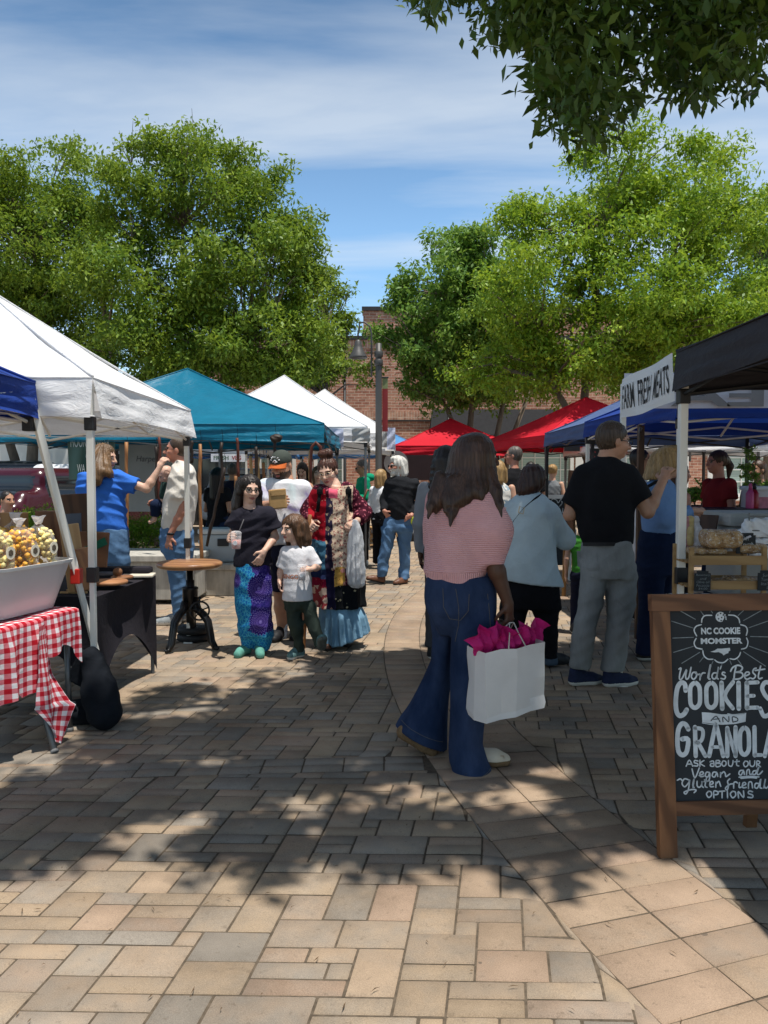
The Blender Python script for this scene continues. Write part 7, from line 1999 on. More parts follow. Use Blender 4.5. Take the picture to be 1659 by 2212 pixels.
board("end-grain brown board leaning beside the maple one", 184, 1275, 4.88, (.05, .20, .27), W_CHERRY, ry=-7)
t = thing("board_stand", "low wooden rack that holds the leaning boards", "rack", P(162, 1284, 4.84))
for k in (0, 1):
    m = MB(); m.box((0, k * .10 - .02, .012), (.17, .022, .02), None, .004); m.build("bar", W_MAPLE, t)
def round_board(label, px, py, Y, r, mat, th=.02, knob=None):
    c = P(px, py, Y); t = thing("serving_board", label, "serving board", c, 0, "round boards lying on the black table")
    m = MB(); m.lathe([(0, 0), (r - .006, 0), (r, .005), (r, th - .005), (r - .006, th), (0, th)], n=36, caps=False); m.build("board", mat, t, True)
    if knob: m = MB(); m.lathe([(.03, 0), (.03, .024)], (knob, -.02, th + .03), 20, Matrix.Rotation(pi / 2, 3, 'X')); m.build("handle", W_OAK, t, True)
round_board("round cherry serving board with a pale rim nearest the white pole", 234, 1261, 5.05, .125, W_CHERRY, .022)
round_board("dark round board behind the cherry serving board", 224, 1243, 5.40, .09, M("slate_wood", (.05, .042, .045), .5, .2, 5), .018)
round_board("small serving board with an upright round handle", 264, 1250, 5.3, .075, W_OAK, .02, -.02)
t = thing("tray", "flat pale board at the far corner of the black table", "board", P(318, 1246, 5.55), radians(8))
m = MB(); m.box((-.06, 0, .012), (.22, .16, .018), None, .006); m.build("board", M("pale_board", (.60, .54, .44), .6), t)
t = thing("folded_cloth", "folded black cloth on the back edge of the black table", "cloth", P(268, 1237, 5.62))
m = MB(); m.box((0, 0, .02), (.40, .12, .05), None, .02); m.build("cloth", C_BTABLE, t)

# ---- gingham table with popcorn in white bins
def mat_gingham():
    g = NG("red_gingham"); uv = g.n.new('ShaderNodeUVMap'); s = g.sep(uv.outputs[0]); k = 1 / .052
    a = g.math('LESS_THAN', g.math('FRACT', g.math('MULTIPLY', s[0], k)), .5); b = g.math('LESS_THAN', g.math('FRACT', g.math('MULTIPLY', s[1], k)), .5)
    f = g.math('MULTIPLY', g.math('ADD', a, b), .5)
    tw = g.math('MULTIPLY', g.math('SINE', g.math('MULTIPLY', g.math('ADD', s[0], s[1]), 1900)), .04)
    c = g.ramp(g.math('ADD', f, tw), [(.2, (.78, .75, .76)), (.3, (.66, .19, .22)), (.7, (.66, .19, .22)), (.82, (.46, .012, .025))])
    geo = g.n.new('ShaderNodeNewGeometry')
    c = g.mix(geo.outputs['Backfacing'], c, (.72, .62, .64))
    g.set(c, .85, 0, .15); g.bump(g.noise(g.coord(), 16, 3, .6, 1), .4, .01); g.translucent(.12, c); return g.m
def gingham():
    P0, P1 = Vector((-2.10, 3.10, 0)), Vector((-1.775, 4.40, 0)); zt = .70
    e = (P1 - P0); L = e.length; e.normalize(); n = Vector((e.y, -e.x, 0)); mid = (P0 + P1) / 2
    t = thing("folding_table", "folding table under the popcorn bins", "table", mid)
    m = MB(); m.box(-n * .36 + Z3 * (zt - .03), (.70, L, .045), Matrix.Rotation(atan2(-e.x, e.y), 3, 'Z'), .008); m.build("table_top", M("grey_plastic", (.32, .32, .32), .6), t)
    for a, b in ((G(119, 1626), P(96, 1545, 4.15)), (G(151, 1580), P(146, 1440, 4.40))):
        m = MB(); d = b - a; top = a + d * ((zt - .05) / d.z); m.tube([a - mid, top - mid], .0165, 10); lo = m.build("leg", STEEL, t, True)
        m = MB(); m.tube([a - mid, (a + d * .06) - mid], .021, 10); m.build("foot_cap", M("grey_cap", (.18, .18, .18), .6), lo, True)
    m = MB(); a, b = P(150, 1556, 4.40) - mid, P(128, 1578, 4.2) - mid; m.tube([a, b], .012, 8); m.build("brace", STEEL, t)
    o = thing("tablecloth", "red and white gingham tablecloth with a long twisted corner", "tablecloth", mid, group="gingham cloths on the popcorn table")
    def cloth_piece(name, u0, u1, drop, seed, corner=0.0, top_w=.62, lift=0.004):
        V, F, UV = [], [], []; nu, nt, nd = 44, 12, 34
        for i in range(nu + 1):
            u = u0 + (u1 - u0) * i / nu; s_ = u * L
            base = P0 - mid + e * s_
            for j in range(nt + nd + 1):
                if j <= nt:
                    w_ = top_w * (1 - j / nt); p = base - n * w_ + Z3 * (zt + lift + .002 * sin(s_ * 30 + seed)); tv = -w_
                else:
                    d = drop(i / nu) * (j - nt) / nd; amp = min(1, d / .12)
                    x = .018 + .012 * amp + amp * (.022 * sin(s_ * 26 + seed + 1.2 * sin(s_ * 7)) + .010 * sin(s_ * 57 + seed * 2)) * (d / .5 + .35)
                    p = base + n * x + Z3 * (zt + lift - d) + e * (corner * .0 + .012 * amp * sin(s_ * 19 + seed)); tv = d
                V.append(p); UV.append((s_, tv))
        r = nt + nd + 1
        F = [(i * r + j, i * r + j + 1, (i + 1) * r + j + 1, (i + 1) * r + j) for i in range(nu) for j in range(nt + nd)]
        ob = new_obj(name, V, F, GING, o, True)
        uv = ob.data.uv_layers.new(name="UVMap"); li = np.zeros(len(ob.data.loops), dtype=np.int32); ob.data.loops.foreach_get('vertex_index', li)
        uv.data.foreach_set('uv', np.array(UV, dtype=np.float32)[li].ravel()); return ob
    cloth_piece("long_cloth", 0.0, .80, lambda q: .40 + .05 * sin(q * 5) + .03 * (q > .8), .7)
    cloth_piece("short_cloth", .775, 1.0, lambda q: .21 + .10 * max(0, q - .8) * 5 + .02 * sin(q * 9), 2.9, lift=.009)
    # the hanging corner: a strip that falls from the table end, twists and shows its pale back
    V, F, UV = [], [], []; nu, nv = 16, 40
    a0 = P0 - mid + e * (.74 * L) + n * .045 + Z3 * (zt - .03)
    for j in range(nv + 1):
        v = j / nv; wd = .10 + .16 * min(1, v * 1.5) - .20 * max(0, v - .70) / .3
        tw = -.35 + 1.0 * max(0, v - .42) * 1.4 if v < .7 else .2 + (v - .7) * -1.5
        for i in range(nu + 1):
            u = i / nu - .5; x = u * wd + .07 * v
            p = a0 + e * (x * cos(tw)) + n * (x * sin(tw) + .03 * v + .028 * sin(u * 7 + v * 5) * v) + Z3 * (-.64 * v - .06 * u * v)
            V.append(p); UV.append((.74 * L + u * .26, v * .66))
    r = nu + 1; F = [(j * r + i, j * r + i + 1, (j + 1) * r + i + 1, (j + 1) * r + i) for j in range(nv) for i in range(nu)]
    ob = new_obj("hanging_corner", V, [f[::-1] for f in F], GING, o, True)
    uv = ob.data.uv_layers.new(name="UVMap"); li = np.zeros(len(ob.data.loops), dtype=np.int32); ob.data.loops.foreach_get('vertex_index', li)
    uv.data.foreach_set('uv', np.array(UV, dtype=np.float32)[li].ravel())
    return P0, P1, e, n, L, zt
GING = mat_gingham()
gP0, gP1, gE, gN, gL, gZ = gingham()
def bins():
    PL = M("white_bin_plastic", (.60, .59, .58), .28, .04, 3, spec=.5)
    PCM = []
    for nm, c in (("yellow_popcorn", (.86, .55, .12)), ("orange_popcorn", (.84, .42, .06)), ("pale_popcorn", (.88, .68, .28))): PCM.append(M(nm, c, .7, .25, 30, .3, 120))
    film = film_mat("clear_film", .015)
    rs = random.Random(9); z0 = gZ + .014
    for k, u in enumerate((.28, .80)):
        c = gP0 + gE * (u * gL) - gN * .24
        lab = ("white plastic bin of popcorn bags nearest the camera", "white plastic bin of popcorn bags beside the slanted pole")[k]
        t = thing("plastic_bin", lab, "bin", c, 0, "white bins of popcorn bags")
        h, b0, b1, l0, l1 = .275, .14, .225, .25, .325
        m = MB(); vs = []
        for z, w_, l_ in ((0, b0, l0), (h * .94, b1 * .98, l1 * .985), (h * .94, b1 * 1.03, l1 * 1.02), (h, b1 * 1.04, l1 * 1.03), (h, b1 * .97, l1 * .97), (.012, b0 * .97, l0 * .97)):
            ring = []
            for a in range(28):
                th = 2 * pi * a / 28; x, y = cos(th), sin(th); mx = max(abs(x), abs(y)); kx = (abs(x) ** 8 + abs(y) ** 8) ** (1 / 8)
                ring.append(gN * (x / kx * w_) + gE * (y / kx * l_) + Z3 * (z + z0))
            vs += ring
        fs = [(i * 28 + a, i * 28 + (a + 1) % 28, (i + 1) * 28 + (a + 1) % 28, (i + 1) * 28 + a) for i in range(5) for a in range(28)] + [tuple(range(28))[::-1], tuple(5 * 28 + a for a in range(28))]
        m.add(vs, fs); smooth_by_angle(m.build("bin_body", PL, t), 40)
        spots = [(-.085, .18, .2), (.085, .16, .16), (-.085, 0, .19), (.09, .0, .15), (.085, -.18, .17), (-.085, -.18, .2)]
        labs = ("far inner", "far outer", "middle inner", "middle outer", "near outer", "near inner")
        for i, (x, y, hz) in enumerate(spots):
            bc = c + gN * x + gE * y + Z3 * (z0 + .145)
            lb = f"tied clear bag of {('yellow', 'orange', 'pale')[(i + k) % 3]} popcorn, {labs[i]} one in the {('nearer', 'farther')[k]} white bin"
            bt = thing("popcorn_bag", lb, "popcorn", bc, rs.random() * 6, "bags of popcorn in the white bins")
            R_ = .088; Hh = .25 + hz * .35
            mb = MB()
            for q_ in range(230):
                z = rs.random() * Hh; rr = R_ * (1 if z < Hh * .78 else sqrt(max(.02, 1 - ((z - Hh * .78) / (Hh * .24)) ** 2))); a = rs.random() * 2 * pi; r_ = rr * (.80 + .2 * rs.random())
                p = Vector((r_ * cos(a), r_ * sin(a), z)); s_ = .0135 * rs.uniform(.8, 1.25)
                mb.cur = (i + k) % 3 if rs.random() < .75 else rs.randrange(3)
                Rm = Matrix.Rotation(rs.random() * 6, 3, (rs.random(), rs.random(), 1))
                vs = [p + Rm @ Vector(v) * s_ for v in ((1, 0, 0), (-1, 0, 0), (0, 1, 0), (0, -1, 0), (0, 0, 1), (0, 0, -1), (.62, .62, .62), (-.62, .62, .62), (.62, -.62, .62), (-.62, -.62, .62), (.62, .62, -.62), (-.62, .62, -.62), (.62, -.62, -.62), (-.62, -.62, -.62))]
                fs = [(4, 8, 0, 6), (4, 6, 2, 7), (4, 7, 1, 9), (4, 9, 3, 8), (5, 10, 0, 12), (5, 11, 2, 10), (5, 13, 1, 11), (5, 12, 3, 13), (0, 10, 2, 6), (2, 11, 1, 7), (1, 13, 3, 9), (3, 12, 0, 8)]
                mb.add(vs, fs)
            pc = mb.build("popcorn", PCM, bt, True); pc['kind'] = 'stuff'
            m = MB(); m.lathe([(R_ * .9, 0), (R_ * 1.06, .02), (R_ * 1.1, Hh * .72), (R_ * .8, Hh * .95), (R_ * .3, Hh * 1.06), (.012, Hh * 1.12)], n=18, caps=False); m.build("film", film.m, bt, True)
            m = MB(); m.lathe([(.011, Hh * 1.09), (.016, Hh * 1.13), (.028, Hh * 1.19), (.034, Hh * 1.24)], n=9, caps=False)
            for v in range(len(m.V)): m.V[v] = tuple(Vector(m.V[v]) + Vector((rs.uniform(-.008, .008), rs.uniform(-.008, .008), rs.uniform(-.006, .006))))
            m.build("tied_top", M("cloudy_film", (.72, .70, .72), .35, .05, 9, .3, 60, trans=.4), bt, False)
            m = MB(); m.lathe([(.034, -.001), (.034, .001)], (0, 0, 0), 18, Matrix.Rotation(pi / 2, 3, 'Y')); lo = m.build("sticker", M("cream_label", (.68, .62, .5), .6), bt)
            lo.location = gN * (R_ * 1.12) + Z3 * (Hh * .66); lo.rotation_euler = (0, 0, atan2(gN.y, gN.x) - bt.rotation_euler.z); lo.location = Matrix.Rotation(-bt.rotation_euler.z, 3, 'Z') @ lo.location
            m = MB(); m.lathe([(.019, -.001), (.019, .001)], (.0018, 0, 0), 6, Matrix.Rotation(pi / 2, 3, 'Y')); m.build("emblem", M("label_ink", (.09, .07, .05), .6, .5, 60), lo)
bins()
t = thing("paper_cup", "white cup standing by the bins at the left edge", "cup", gP0 + gE * (.40 * gL) - gN * .01 + Z3 * (gZ + .014))
m = MB(); m.lathe([(.03, 0), (.04, .135), (.043, .136), (.043, .146), (.03, .15)], n=18); m.build("cup_body", C_WHITE, t, True)
# sandbag strapped to the slanted leg, with a spare one lying behind it
def sandbag(label, pts, r, base, hang=None):
    t = thing("sandbag", label, "sandbag", base); d = Sdf(.05)
    d.chain([np.array(p) for p in pts], r); V, Q = d.mesh(.011, wrinkle(.006, 14, r[0] * 50)); V = relax(V, Q, 1); V[:, 2] = np.maximum(V[:, 2], .004); new_obj("bag", V, Q, cloth("black_nylon", (.008, .010, .014), .2), t)
    if hang: m = MB(); m.box(hang[0], hang[1], hang[2], .01); m.build("flap", MATS["black_nylon"], t)
b_ = Vector((-1.64, 4.40, 0))
sandbag("upright black sandbag wrapped round the foot of the slanted leg", [(.02, 0, .10), (-.02, .03, .22), (-.07, .06, .40)], [.10, .095, .06], b_, ((-.13, .08, .33), (.13, .03, .2), Matrix.Rotation(.5, 3, 'Y')))
sandbag("black sandbag lying flat behind the upright one", [(-.22, .1, .06), (-.02, .12, .06)], [.075, .08], b_)

# ---- banner, hung sticks and boards behind the teal canopy
t = thing("hanging_banner", "dark green banner lettered MOON HOWLER behind the reaching woman", "banner", (P(190, 1032, 9.2).x, 9.2, 0))
s9 = 1661 / 9.2; zb = lambda y: P(190, y, 9.2).z
m = MB(); m.grid(lambda u, v: Vector(((146 + 102 * u - 190) / s9 + .01 * v, .02 * sin(u * 14 + 2 * v), zb(934) + (zb(1036) - zb(934)) * v)), 24, 10); m.build("cloth", M("green_vinyl", (.008, .055, .04), .35, .2, 3, .2, 7, spec=.5), t, True)
m = MB()
def btext(s_, x0, x1, y0, y1): text_on(m, s_, Vector((((x0 + x1) / 2 - 190) / s9, -.03, zb((y0 + y1) / 2))), X3, Z3, (y1 - y0) / s9, (x1 - x0) / s9)
btext("MOON HOWLER", 156, 240, 945, 966); btext("C", 188, 194, 979, 992); btext("WA", 169, 186, 1003, 1020)
m.build("lettering", M("silver_print", (.40, .44, .43), .5), t)
t = thing("price_board", "grey board with faint hand lettering propped behind the eating man", "sign", P(345, 1080, 9.9))
s_ = 1661 / 9.9; m = MB(); m.box((-.2, 0, .28), (.62, .02, .86)); m.build("panel", M("grey_board", (.24, .245, .24), .8, .1, 3), t)
m = MB(); text_on(m, "Harper's", Vector((-.12, -.015, .52)), X3, Z3, .10, .34, 0, .2); m.build("lettering", M("board_ink", (.08, .08, .085), .8), t)
t = thing("shop_sign", "white sign reading FRESH VEG under the white canopies", "sign", P(493, 989, 16.6))
m = MB(); m.box((0, 0, 0), (.74, .03, .17)); m.build("panel", C_WHITE, t)
m = MB(); text_on(m, "FRESH", Vector((-.15, -.02, 0)), X3, Z3, .09, .32, .02); m.build("lettering", M("green_ink", (.03, .10, .05), .7), t)
m = MB(); text_on(m, "VEG", Vector((.18, -.02, 0)), X3, Z3, .09, .20, .02); m.build("lettering", M("red_ink", (.35, .02, .03), .7), t)
STK = [(414, 952, 1000, 0, W_STICKD, 9.0), (431, 959, 1225, .9, W_STICK, 8.7), (478, 956, 1065, 1, W_STICKD, 9.1), (486, 1010, 1180, -13, W_STICKD, 8.9), (513, 946, 1030, .5, W_STICKR, 9.1), (511, 1028, 1120, -2, W_STICK, 9.1), (553, 965, 1060, 0, W_STICKD, 9.1), (593, 948, 1110, -.5, W_STICKD, 8.6),
       (670, 972, 1090, .5, W_MAPLE, 9.3), (541, 985, 1040, 4, W_MAPLE, 9.6), (558, 988, 1050, .5, W_MAPLE, 9.5), (570, 999, 1060, 0, W_STICK, 9.5), (272, 955, 1160, 1, W_STICK, 8.9), (344, 942, 1100, 0, W_STICKR, 8.8), (338, 965, 1090, 0, W_STICKD, 8.8)]
NM = ["short black stick just right of the eating man", "long knotty orange stick nearest the grey cooler", "black stick with a bent top left of the girl", "dark stick leaning across the grey cooler", "red-brown stick above the girl's head", "pale brown stick right behind the girl's hair", "black stick between the girl and the capped man", "dark knob-headed stick beside the cap", "pale stick right of the cap", "pale slanting stick left of the cap", "thick pale stick left of the cap", "short orange stick by the cap's brim", "orange stick left of the green bush", "dark red stick behind the eating man", "thin dark stick behind the reaching hand"]
for (px, y0, y1, lean, mt, Y), lab in zip(STK, NM):
    a, b = P(px, y0, Y), P(px + (y1 - y0) * .02 * lean * .9, y1, Y)
    t = thing("walking_stick", lab, "walking stick", (a.x, Y, 0), 0, "walking sticks hung along the teal canopy")
    rs = random.Random(int(px)); m = MB(); n = 9
    pts = [a.lerp(b, i / (n - 1)) - t.location + Vector((rs.uniform(-.007, .007), rs.uniform(-.006, .006), 0)) for i in range(n)]
    m.tube(pts, [.019 + rs.uniform(-.003, .003) for i in range(n)], 8); m.build("shaft", mt, t, True)
    if 'knob' in lab: d = Sdf(.02); d.ell(pts[0], (.055, .045, .05)); d.ell(np.array(pts[0]) + (.04, 0, .01), (.04, .035, .04)); V, Q = d.mesh(.008, wrinkle(.006, 40, 1)); new_obj("knob", V, Q, mt, t)
    m = MB(); m.tube([pts[0] - Z3 * .03, pts[0] + Vector((.012, 0, .06)), pts[0] + Z3 * .16], .0025, 5); m.build("cord", STRAP, t)
t = thing("walking_cane", "crook-handled brown cane beside the woman with the bun", "walking cane", (P(672, 1032, 8.9).x, 8.9, 0), 0)
m = MB(); L0 = t.location
m.tube([P(694, 985, 8.9) - L0, P(692, 965, 8.9) - L0, P(682, 956, 8.9) - L0, P(673, 966, 8.9) - L0, P(671, 1000, 8.9) - L0, P(669, 1130, 8.9) - L0], [.017, .02, .02, .019, .017, .014], 9); m.build("shaft", W_STICKR, t, True)

# ---- cooler, folding chairs, posts
def cooler(label, c, w, d, h, rz, body, lid, name="cooler", cat="cooler"):
    t = thing(name, label, cat, c, rz)
    m = MB(); vs = []
    m.box((0, 0, h * .42), (w * .94, d * .94, h * .84), None, .03); m.build("body", body, t, True) and None
    m = MB(); m.box((0, 0, h * .92), (w, d, h * .16), None, .025); m.build("lid", lid, t)
    m = MB(); m.box((0, -d * .48, h * .60), (w * .22, .03, h * .22), None, .008); m.build("latch", BLKPL, t)
    for sx in (-1, 1): m = MB(); m.box((sx * w * .485, 0, h * .6), (.035, d * .4, .05), None, .01); m.build("handle", lid, t)
    return t
cooler("grey picnic cooler with pale lid on the low planter wall", Vector((-2.02, 9.72, .40)), .62, .42, .42, radians(6), M("cooler_grey", (.34, .37, .38), .45, .05, 3), M("cooler_lid", (.46, .49, .50), .45, .05, 3))
def folding_chair(label, px, py, rz):
    g_ = G(px, py); t = thing("folding_chair", label, "chair", g_, rz, "wooden folding chairs")
    for sx in (-.2, .2):
        m = MB(); m.box((sx, .0, .42), (.025, .035, .95), Matrix.Rotation(radians(-20), 3, 'X'), .005); m.build("leg", W_MAPLE, t)
        m = MB(); m.box((sx * .88, .02, .24), (.025, .035, .58), Matrix.Rotation(radians(35), 3, 'X'), .005); m.build("leg", W_MAPLE, t)
    for k in range(4): m = MB(); m.box((0, -.18 + k * .085, .445), (.38, .07, .016), None, .004); m.build("seat_slat", W_MAPLE, t)
    for z in (.72, .82): m = MB(); m.box((0, .145 + (z - .72) * .36, z), (.38, .014, .06), Matrix.Rotation(radians(-20), 3, 'X'), .004); m.build("backrest", W_MAPLE, t)
    m = MB(); m.box((0, -.155, .08), (.38, .02, .025)); m.build("stretcher", W_MAPLE, t)
folding_chair("light wooden folding chair left of the white haired man", 795, 1184, radians(55)); folding_chair("light wooden folding chair partly hidden behind the white haired man", 836, 1178, radians(30))
t = thing("side_table", "small crate table with a white cup between the folding chairs", "table", G(818, 1180))
for k in range(3): m = MB(); m.box((0, 0, .12 + k * .13), (.42, .3, .03)); m.build("slat", W_MAPLE, t)
for sx in (-.19, .19): m = MB(); m.box((sx, 0, .2), (.04, .3, .4)); m.build("side", W_MAPLE, t)
t = thing("paper_cup", "white paper cup on the crate table between the folding chairs", "cup", G(818, 1180) + Z3 * .395); m = MB(); m.lathe([(.03, 0), (.042, .14), (.03, .145)], n=14); m.build("cup_body", C_WHITE, t, True)
t = thing("hand_cart", "low cart with yellow-green and blue goods behind the woman in pink", "cart", G(905, 1168))
m = MB(); m.box((.2, 0, .35), (.9, .5, .06)); m.build("deck", BLKPL, t); m = MB(); m.box((.2, 0, .47), (.8, .42, .18), None, .04); m.build("yellow_load", M("lime_plastic", (.40, .46, .03), .5), t); m = MB(); m.box((.15, 0, .62), (.5, .36, .14), None, .05); m.build("blue_load", M("violet_cloth", (.05, .05, .40), .8), t)
for sx in (-.15, .55): m = MB(); m.lathe([(.13, -.03), (.13, .03)], (sx, -.22, .13), 18, Matrix.Rotation(pi / 2, 3, 'X')); m.build("wheel", BLKPL, t, True)

def street_lamp():
    b = Vector((P(818, 1032, 13.9).x, 13.9, 0)); t = thing("street_lamp", "dark grey lamp post with a gooseneck arm and bell shade", "street lamp", b)
    mt = M("lamp_grey", (.05, .048, .046), .5, .1, 4, spec=.5); z = lambda y: P(818, y, 13.9).z; s = 1661 / 13.9
    m = MB(); m.lathe([(.10, 0), (.10, .35), (.062, .38), (.058, z(800)), (.052, z(742))], n=18); m.build("post", mt, t, True)
    for y in (772, 790): m = MB(); m.lathe([(.07, 0), (.078, .01), (.078, .10), (.07, .11)], (0, 0, z(y)), 18); m.build("collar", mt, t, True)
    m = MB(); xo = -8 / s; xa, xc = (774 - 818) / s, xo - .06
    m.tube([(xc, -.02, z(815)), (xc, -.02, z(740)), (xc, -.02, z(722)), (xc - .03, -.02, z(706)), (xc - .12, -.02, z(697)), (xc - .22, -.02, z(697)), (xa + .03, -.02, z(706)), (xa, -.02, z(722)), (xa, -.02, z(736))], .017, 10); m.build("arm", mt, t, True)
    m = MB(); h = z(735); m.lathe([(.035, h), (.062, h - .03), (.066, h - .10), (.085, h - .14), (.11, z(760)), (.165, z(771)), (.17, z(774)), (.155, z(773)), (.07, z(762))], (xa, -.02, 0), 24, caps=False); m.build("lamp_shade", mt, t, True)
    bt = thing("pole_banner", "narrow dark red and green banner on the lamp post", "banner", b + Vector((.10, .03, 0)))
    m = MB(); w0, w1 = -.035, .065
    def bp(u, v): return Vector((w0 + (w1 - w0) * u, .012 * sin(v * 7 + u * 3), z(816) + (z(932) - z(816)) * v))
    m.grid(lambda u, v: bp(u, .20 + .80 * v), 3, 14); m.build("cloth", M("banner_red", (.21, .02, .022), .6, .12, 4), bt, True)
    m = MB(); m.grid(lambda u, v: bp(u, v * .20), 3, 5); m.build("top_panel", M("banner_green", (.20, .22, .10), .6, .2, 5), bt, True)
    m = MB(); m.tube([(-.08, 0, z(815)), (.08, 0, z(815))], .012, 6); m.build("bracket", MB1, bt)
street_lamp()
def lantern_post(label, px, top, Y, glow=True):
    b = Vector((P(px, 1032, Y).x, Y, 0)); t = thing("lantern_post", label, "street lamp", b); z = P(px, top, Y).z
    m = MB(); m.lathe([(.09, 0), (.09, .4), (.05, .45), (.042, z)], n=12); m.build("post", MB1, t, True)
    m = MB(); m.lathe([(.05, z), (.085, z + .03), (.14, z + .34), (.13, z + .345)], n=8); m.build("lantern", M("frosted_glass", (.55, .56, .55), .4, .05, 3, trans=.3), t)
    m = MB(); m.lathe([(.17, z + .345), (.15, z + .39), (.05, z + .5), (.0, z + .6)], n=8, caps=False); m.build("cap", MB1, t)
lantern_post("slim black lantern post in front of the brick wall, left of the gooseneck lamp", 745, 810, 24.0)
lantern_post("black lantern post behind the green tree on the right of the lamp", 968, 800, 24.5)

# ---- parked cars seen between the left canopies
def car(label, c, rz, paint, L=4.6, W=1.85, H=1.68, suv=True):
    t = thing("parked_car", label, "car", c, rz, "cars parked beyond the left canopies")
    d = Sdf(.12); d.box((0, 0, .72), (L / 2, W / 2, .36), None, .16); d.box((0, .0, 1.22), (L * .36 if suv else L * .27, W / 2 - .10, H - 1.22), None, .2); d.box((-.15, 0, 1.05), (L * .42, W / 2 - .04, .2), None, .15)
    for x in (-L * .31, L * .31):
        for y in (-W / 2, W / 2): d.ell((x, y, .36), (.40, .26, .40), k=.02, op='sub')
    V, Q = d.mesh(.05); V = relax(V, Q, 2)
    gl = M("car_glass", (.012, .015, .018), .06, .1, 3, spec=.7)
    def fm(C):
        x, y, z = np.abs(C[:, 0]), np.abs(C[:, 1]), C[:, 2]; top = z < H - .14
        side = (z > 1.13) & top & (y > W / 2 - .26) & (x < L * .33) & (np.abs(C[:, 0] + .3) > .06) & (np.abs(C[:, 0] - .75) > .06)
        ends = (z > 1.12) & top & (x > L * .27) & (y < W / 2 - .24)
        return (side | ends).astype(int)
    new_obj("body", V, Q, [paint, gl], t, True, fm(V[Q].mean(1)))
    for x in (-L * .31, L * .31):
        for y in (-W / 2 + .1, W / 2 - .1):
            m = MB(); m.lathe([(.2, -.1), (.33, -.1), (.345, -.06), (.345, .06), (.33, .1), (.2, .1)], (x, y, .345), 22, Matrix.Rotation(pi / 2, 3, 'X')); wo = m.build("wheel", BLKPL, t, True)
            m = MB(); m.lathe([(.0, -.09), (.2, -.085), (.2, .085), (.0, .09)], (x, y, .345), 12, Matrix.Rotation(pi / 2, 3, 'X'), caps=False); m.build("rim", STEEL, wo)
    for y in (-1, 1):
        m = MB(); m.box((-L / 2 + .02, y * (W / 2 - .2), .92), (.07, .28, .2), None, .02); m.build("tail_lamp", M("tail_red", (.45, .01, .02), .2, .1, 4, spec=.6), t)
        m = MB(); m.box((L / 2 - .02, y * (W / 2 - .25), .85), (.07, .36, .15), None, .02); m.build("headlight", M("lamp_clear", (.6, .62, .63), .1, .05, 3, spec=.6), t)
        m = MB(); m.box((L * .16, y * (W / 2 + .06), 1.12), (.12, .18, .13), None, .03); m.build("mirror", paint, t)
    m = MB(); m.box((-L / 2 - .005, 0, .78), (.02, .32, .15)); m.build("number_plate", C_WHITE, t)
    m = MB(); m.box((L / 2 + .0, 0, .68), (.03, 1.0, .18)); m.build("grille", BLKPL, t)
car("maroon estate car parked behind the bushes", Vector((-5.75, 14.3, .0)), radians(69), M("maroon_paint", (.05, .006, .013), .22, .1, 3, spec=.6), H=1.62)
car("dark blue-grey car behind the maroon one", Vector((-10.6, 20.6, .05)), radians(12), M("dark_paint", (.02, .026, .034), .22, .1, 3, spec=.6), H=1.85)
car("white car facing the square behind the green banner", Vector((-7.6, 19.6, 0)), radians(-84), M("white_car_paint", (.72, .73, .74), .22, .03, 3, spec=.6), H=1.78)
car("pale grey car under the white canopies behind the walking sticks", Vector((-3.85, 21.8, 0)), radians(-88), M("silver_paint", (.55, .57, .58), .25, .05, 3, spec=.6), H=1.7)

# ---- right: bread table, racks, price cards, tubs, flowers
t = thing("bread_table", "table under a black and white checked cloth", "table", (2.55, 4.45, 0))
def mat_bw():
    g = NG("black_white_check"); s = g.sep(g.coord()); k = 1 / .10
    a = g.math('LESS_THAN', g.math('FRACT', g.math('MULTIPLY', s[0], k)), .5); b = g.math('LESS_THAN', g.math('FRACT', g.math('MULTIPLY', g.math('SUBTRACT', s[2], s[1]), k)), .5)
    g.set(g.ramp(g.math('MULTIPLY', g.math('ADD', a, b), .5), [(.2, (.55, .55, .56)), (.3, (.16, .16, .17)), (.7, (.16, .16, .17)), (.82, (.012, .012, .013))]), .85, 0, .15); g.bump(g.noise(g.coord(), 14, 3), .3, .01); return g.m
BWC = mat_bw()
m = MB(); m.box((0, 0, .70), (1.5, .72, .04)); m.build("table_top", M("white_plastic_top", (.5, .5, .5), .6), t)
for sx in (-.68, .68):
    for sy in (-.3, .3): m = MB(); m.tube([(sx, sy, 0), (sx, sy, .69)], .015, 8); m.build("leg", STEEL, t)
o = tag(new_obj("tablecloth", [], [], BWC), "black and white checked cloth over the bread table", "tablecloth"); o.location = (2.55, 4.45, 0)
m = MB(); hx, hy = .76, .37
m.grid(lambda u, v: Vector((-hx + 2 * hx * u, -hy + 2 * hy * v, .726)), 10, 6)
for (ax_, ay, bx, by, nx, ny) in ((-hx, -hy, hx, -hy, 0, -1), (-hx, hy, -hx, -hy, -1, 0), (hx, -hy, hx, hy, 1, 0), (hx, hy, -hx, hy, 0, 1)):
    ln = math.hypot(bx - ax_, by - ay)
    m.grid(lambda u, v: Vector((ax_ + (bx - ax_) * u + nx * (.012 + .03 * v * (1 + sin(u * ln * 18))), ay + (by - ay) * u + ny * (.012 + .03 * v * (1 + sin(u * ln * 18))), .726 - v * .34)), 30, 8)
tmp = m.build("tmp", BWC, None, True); o.data = tmp.data; bpy.data.objects.remove(tmp)
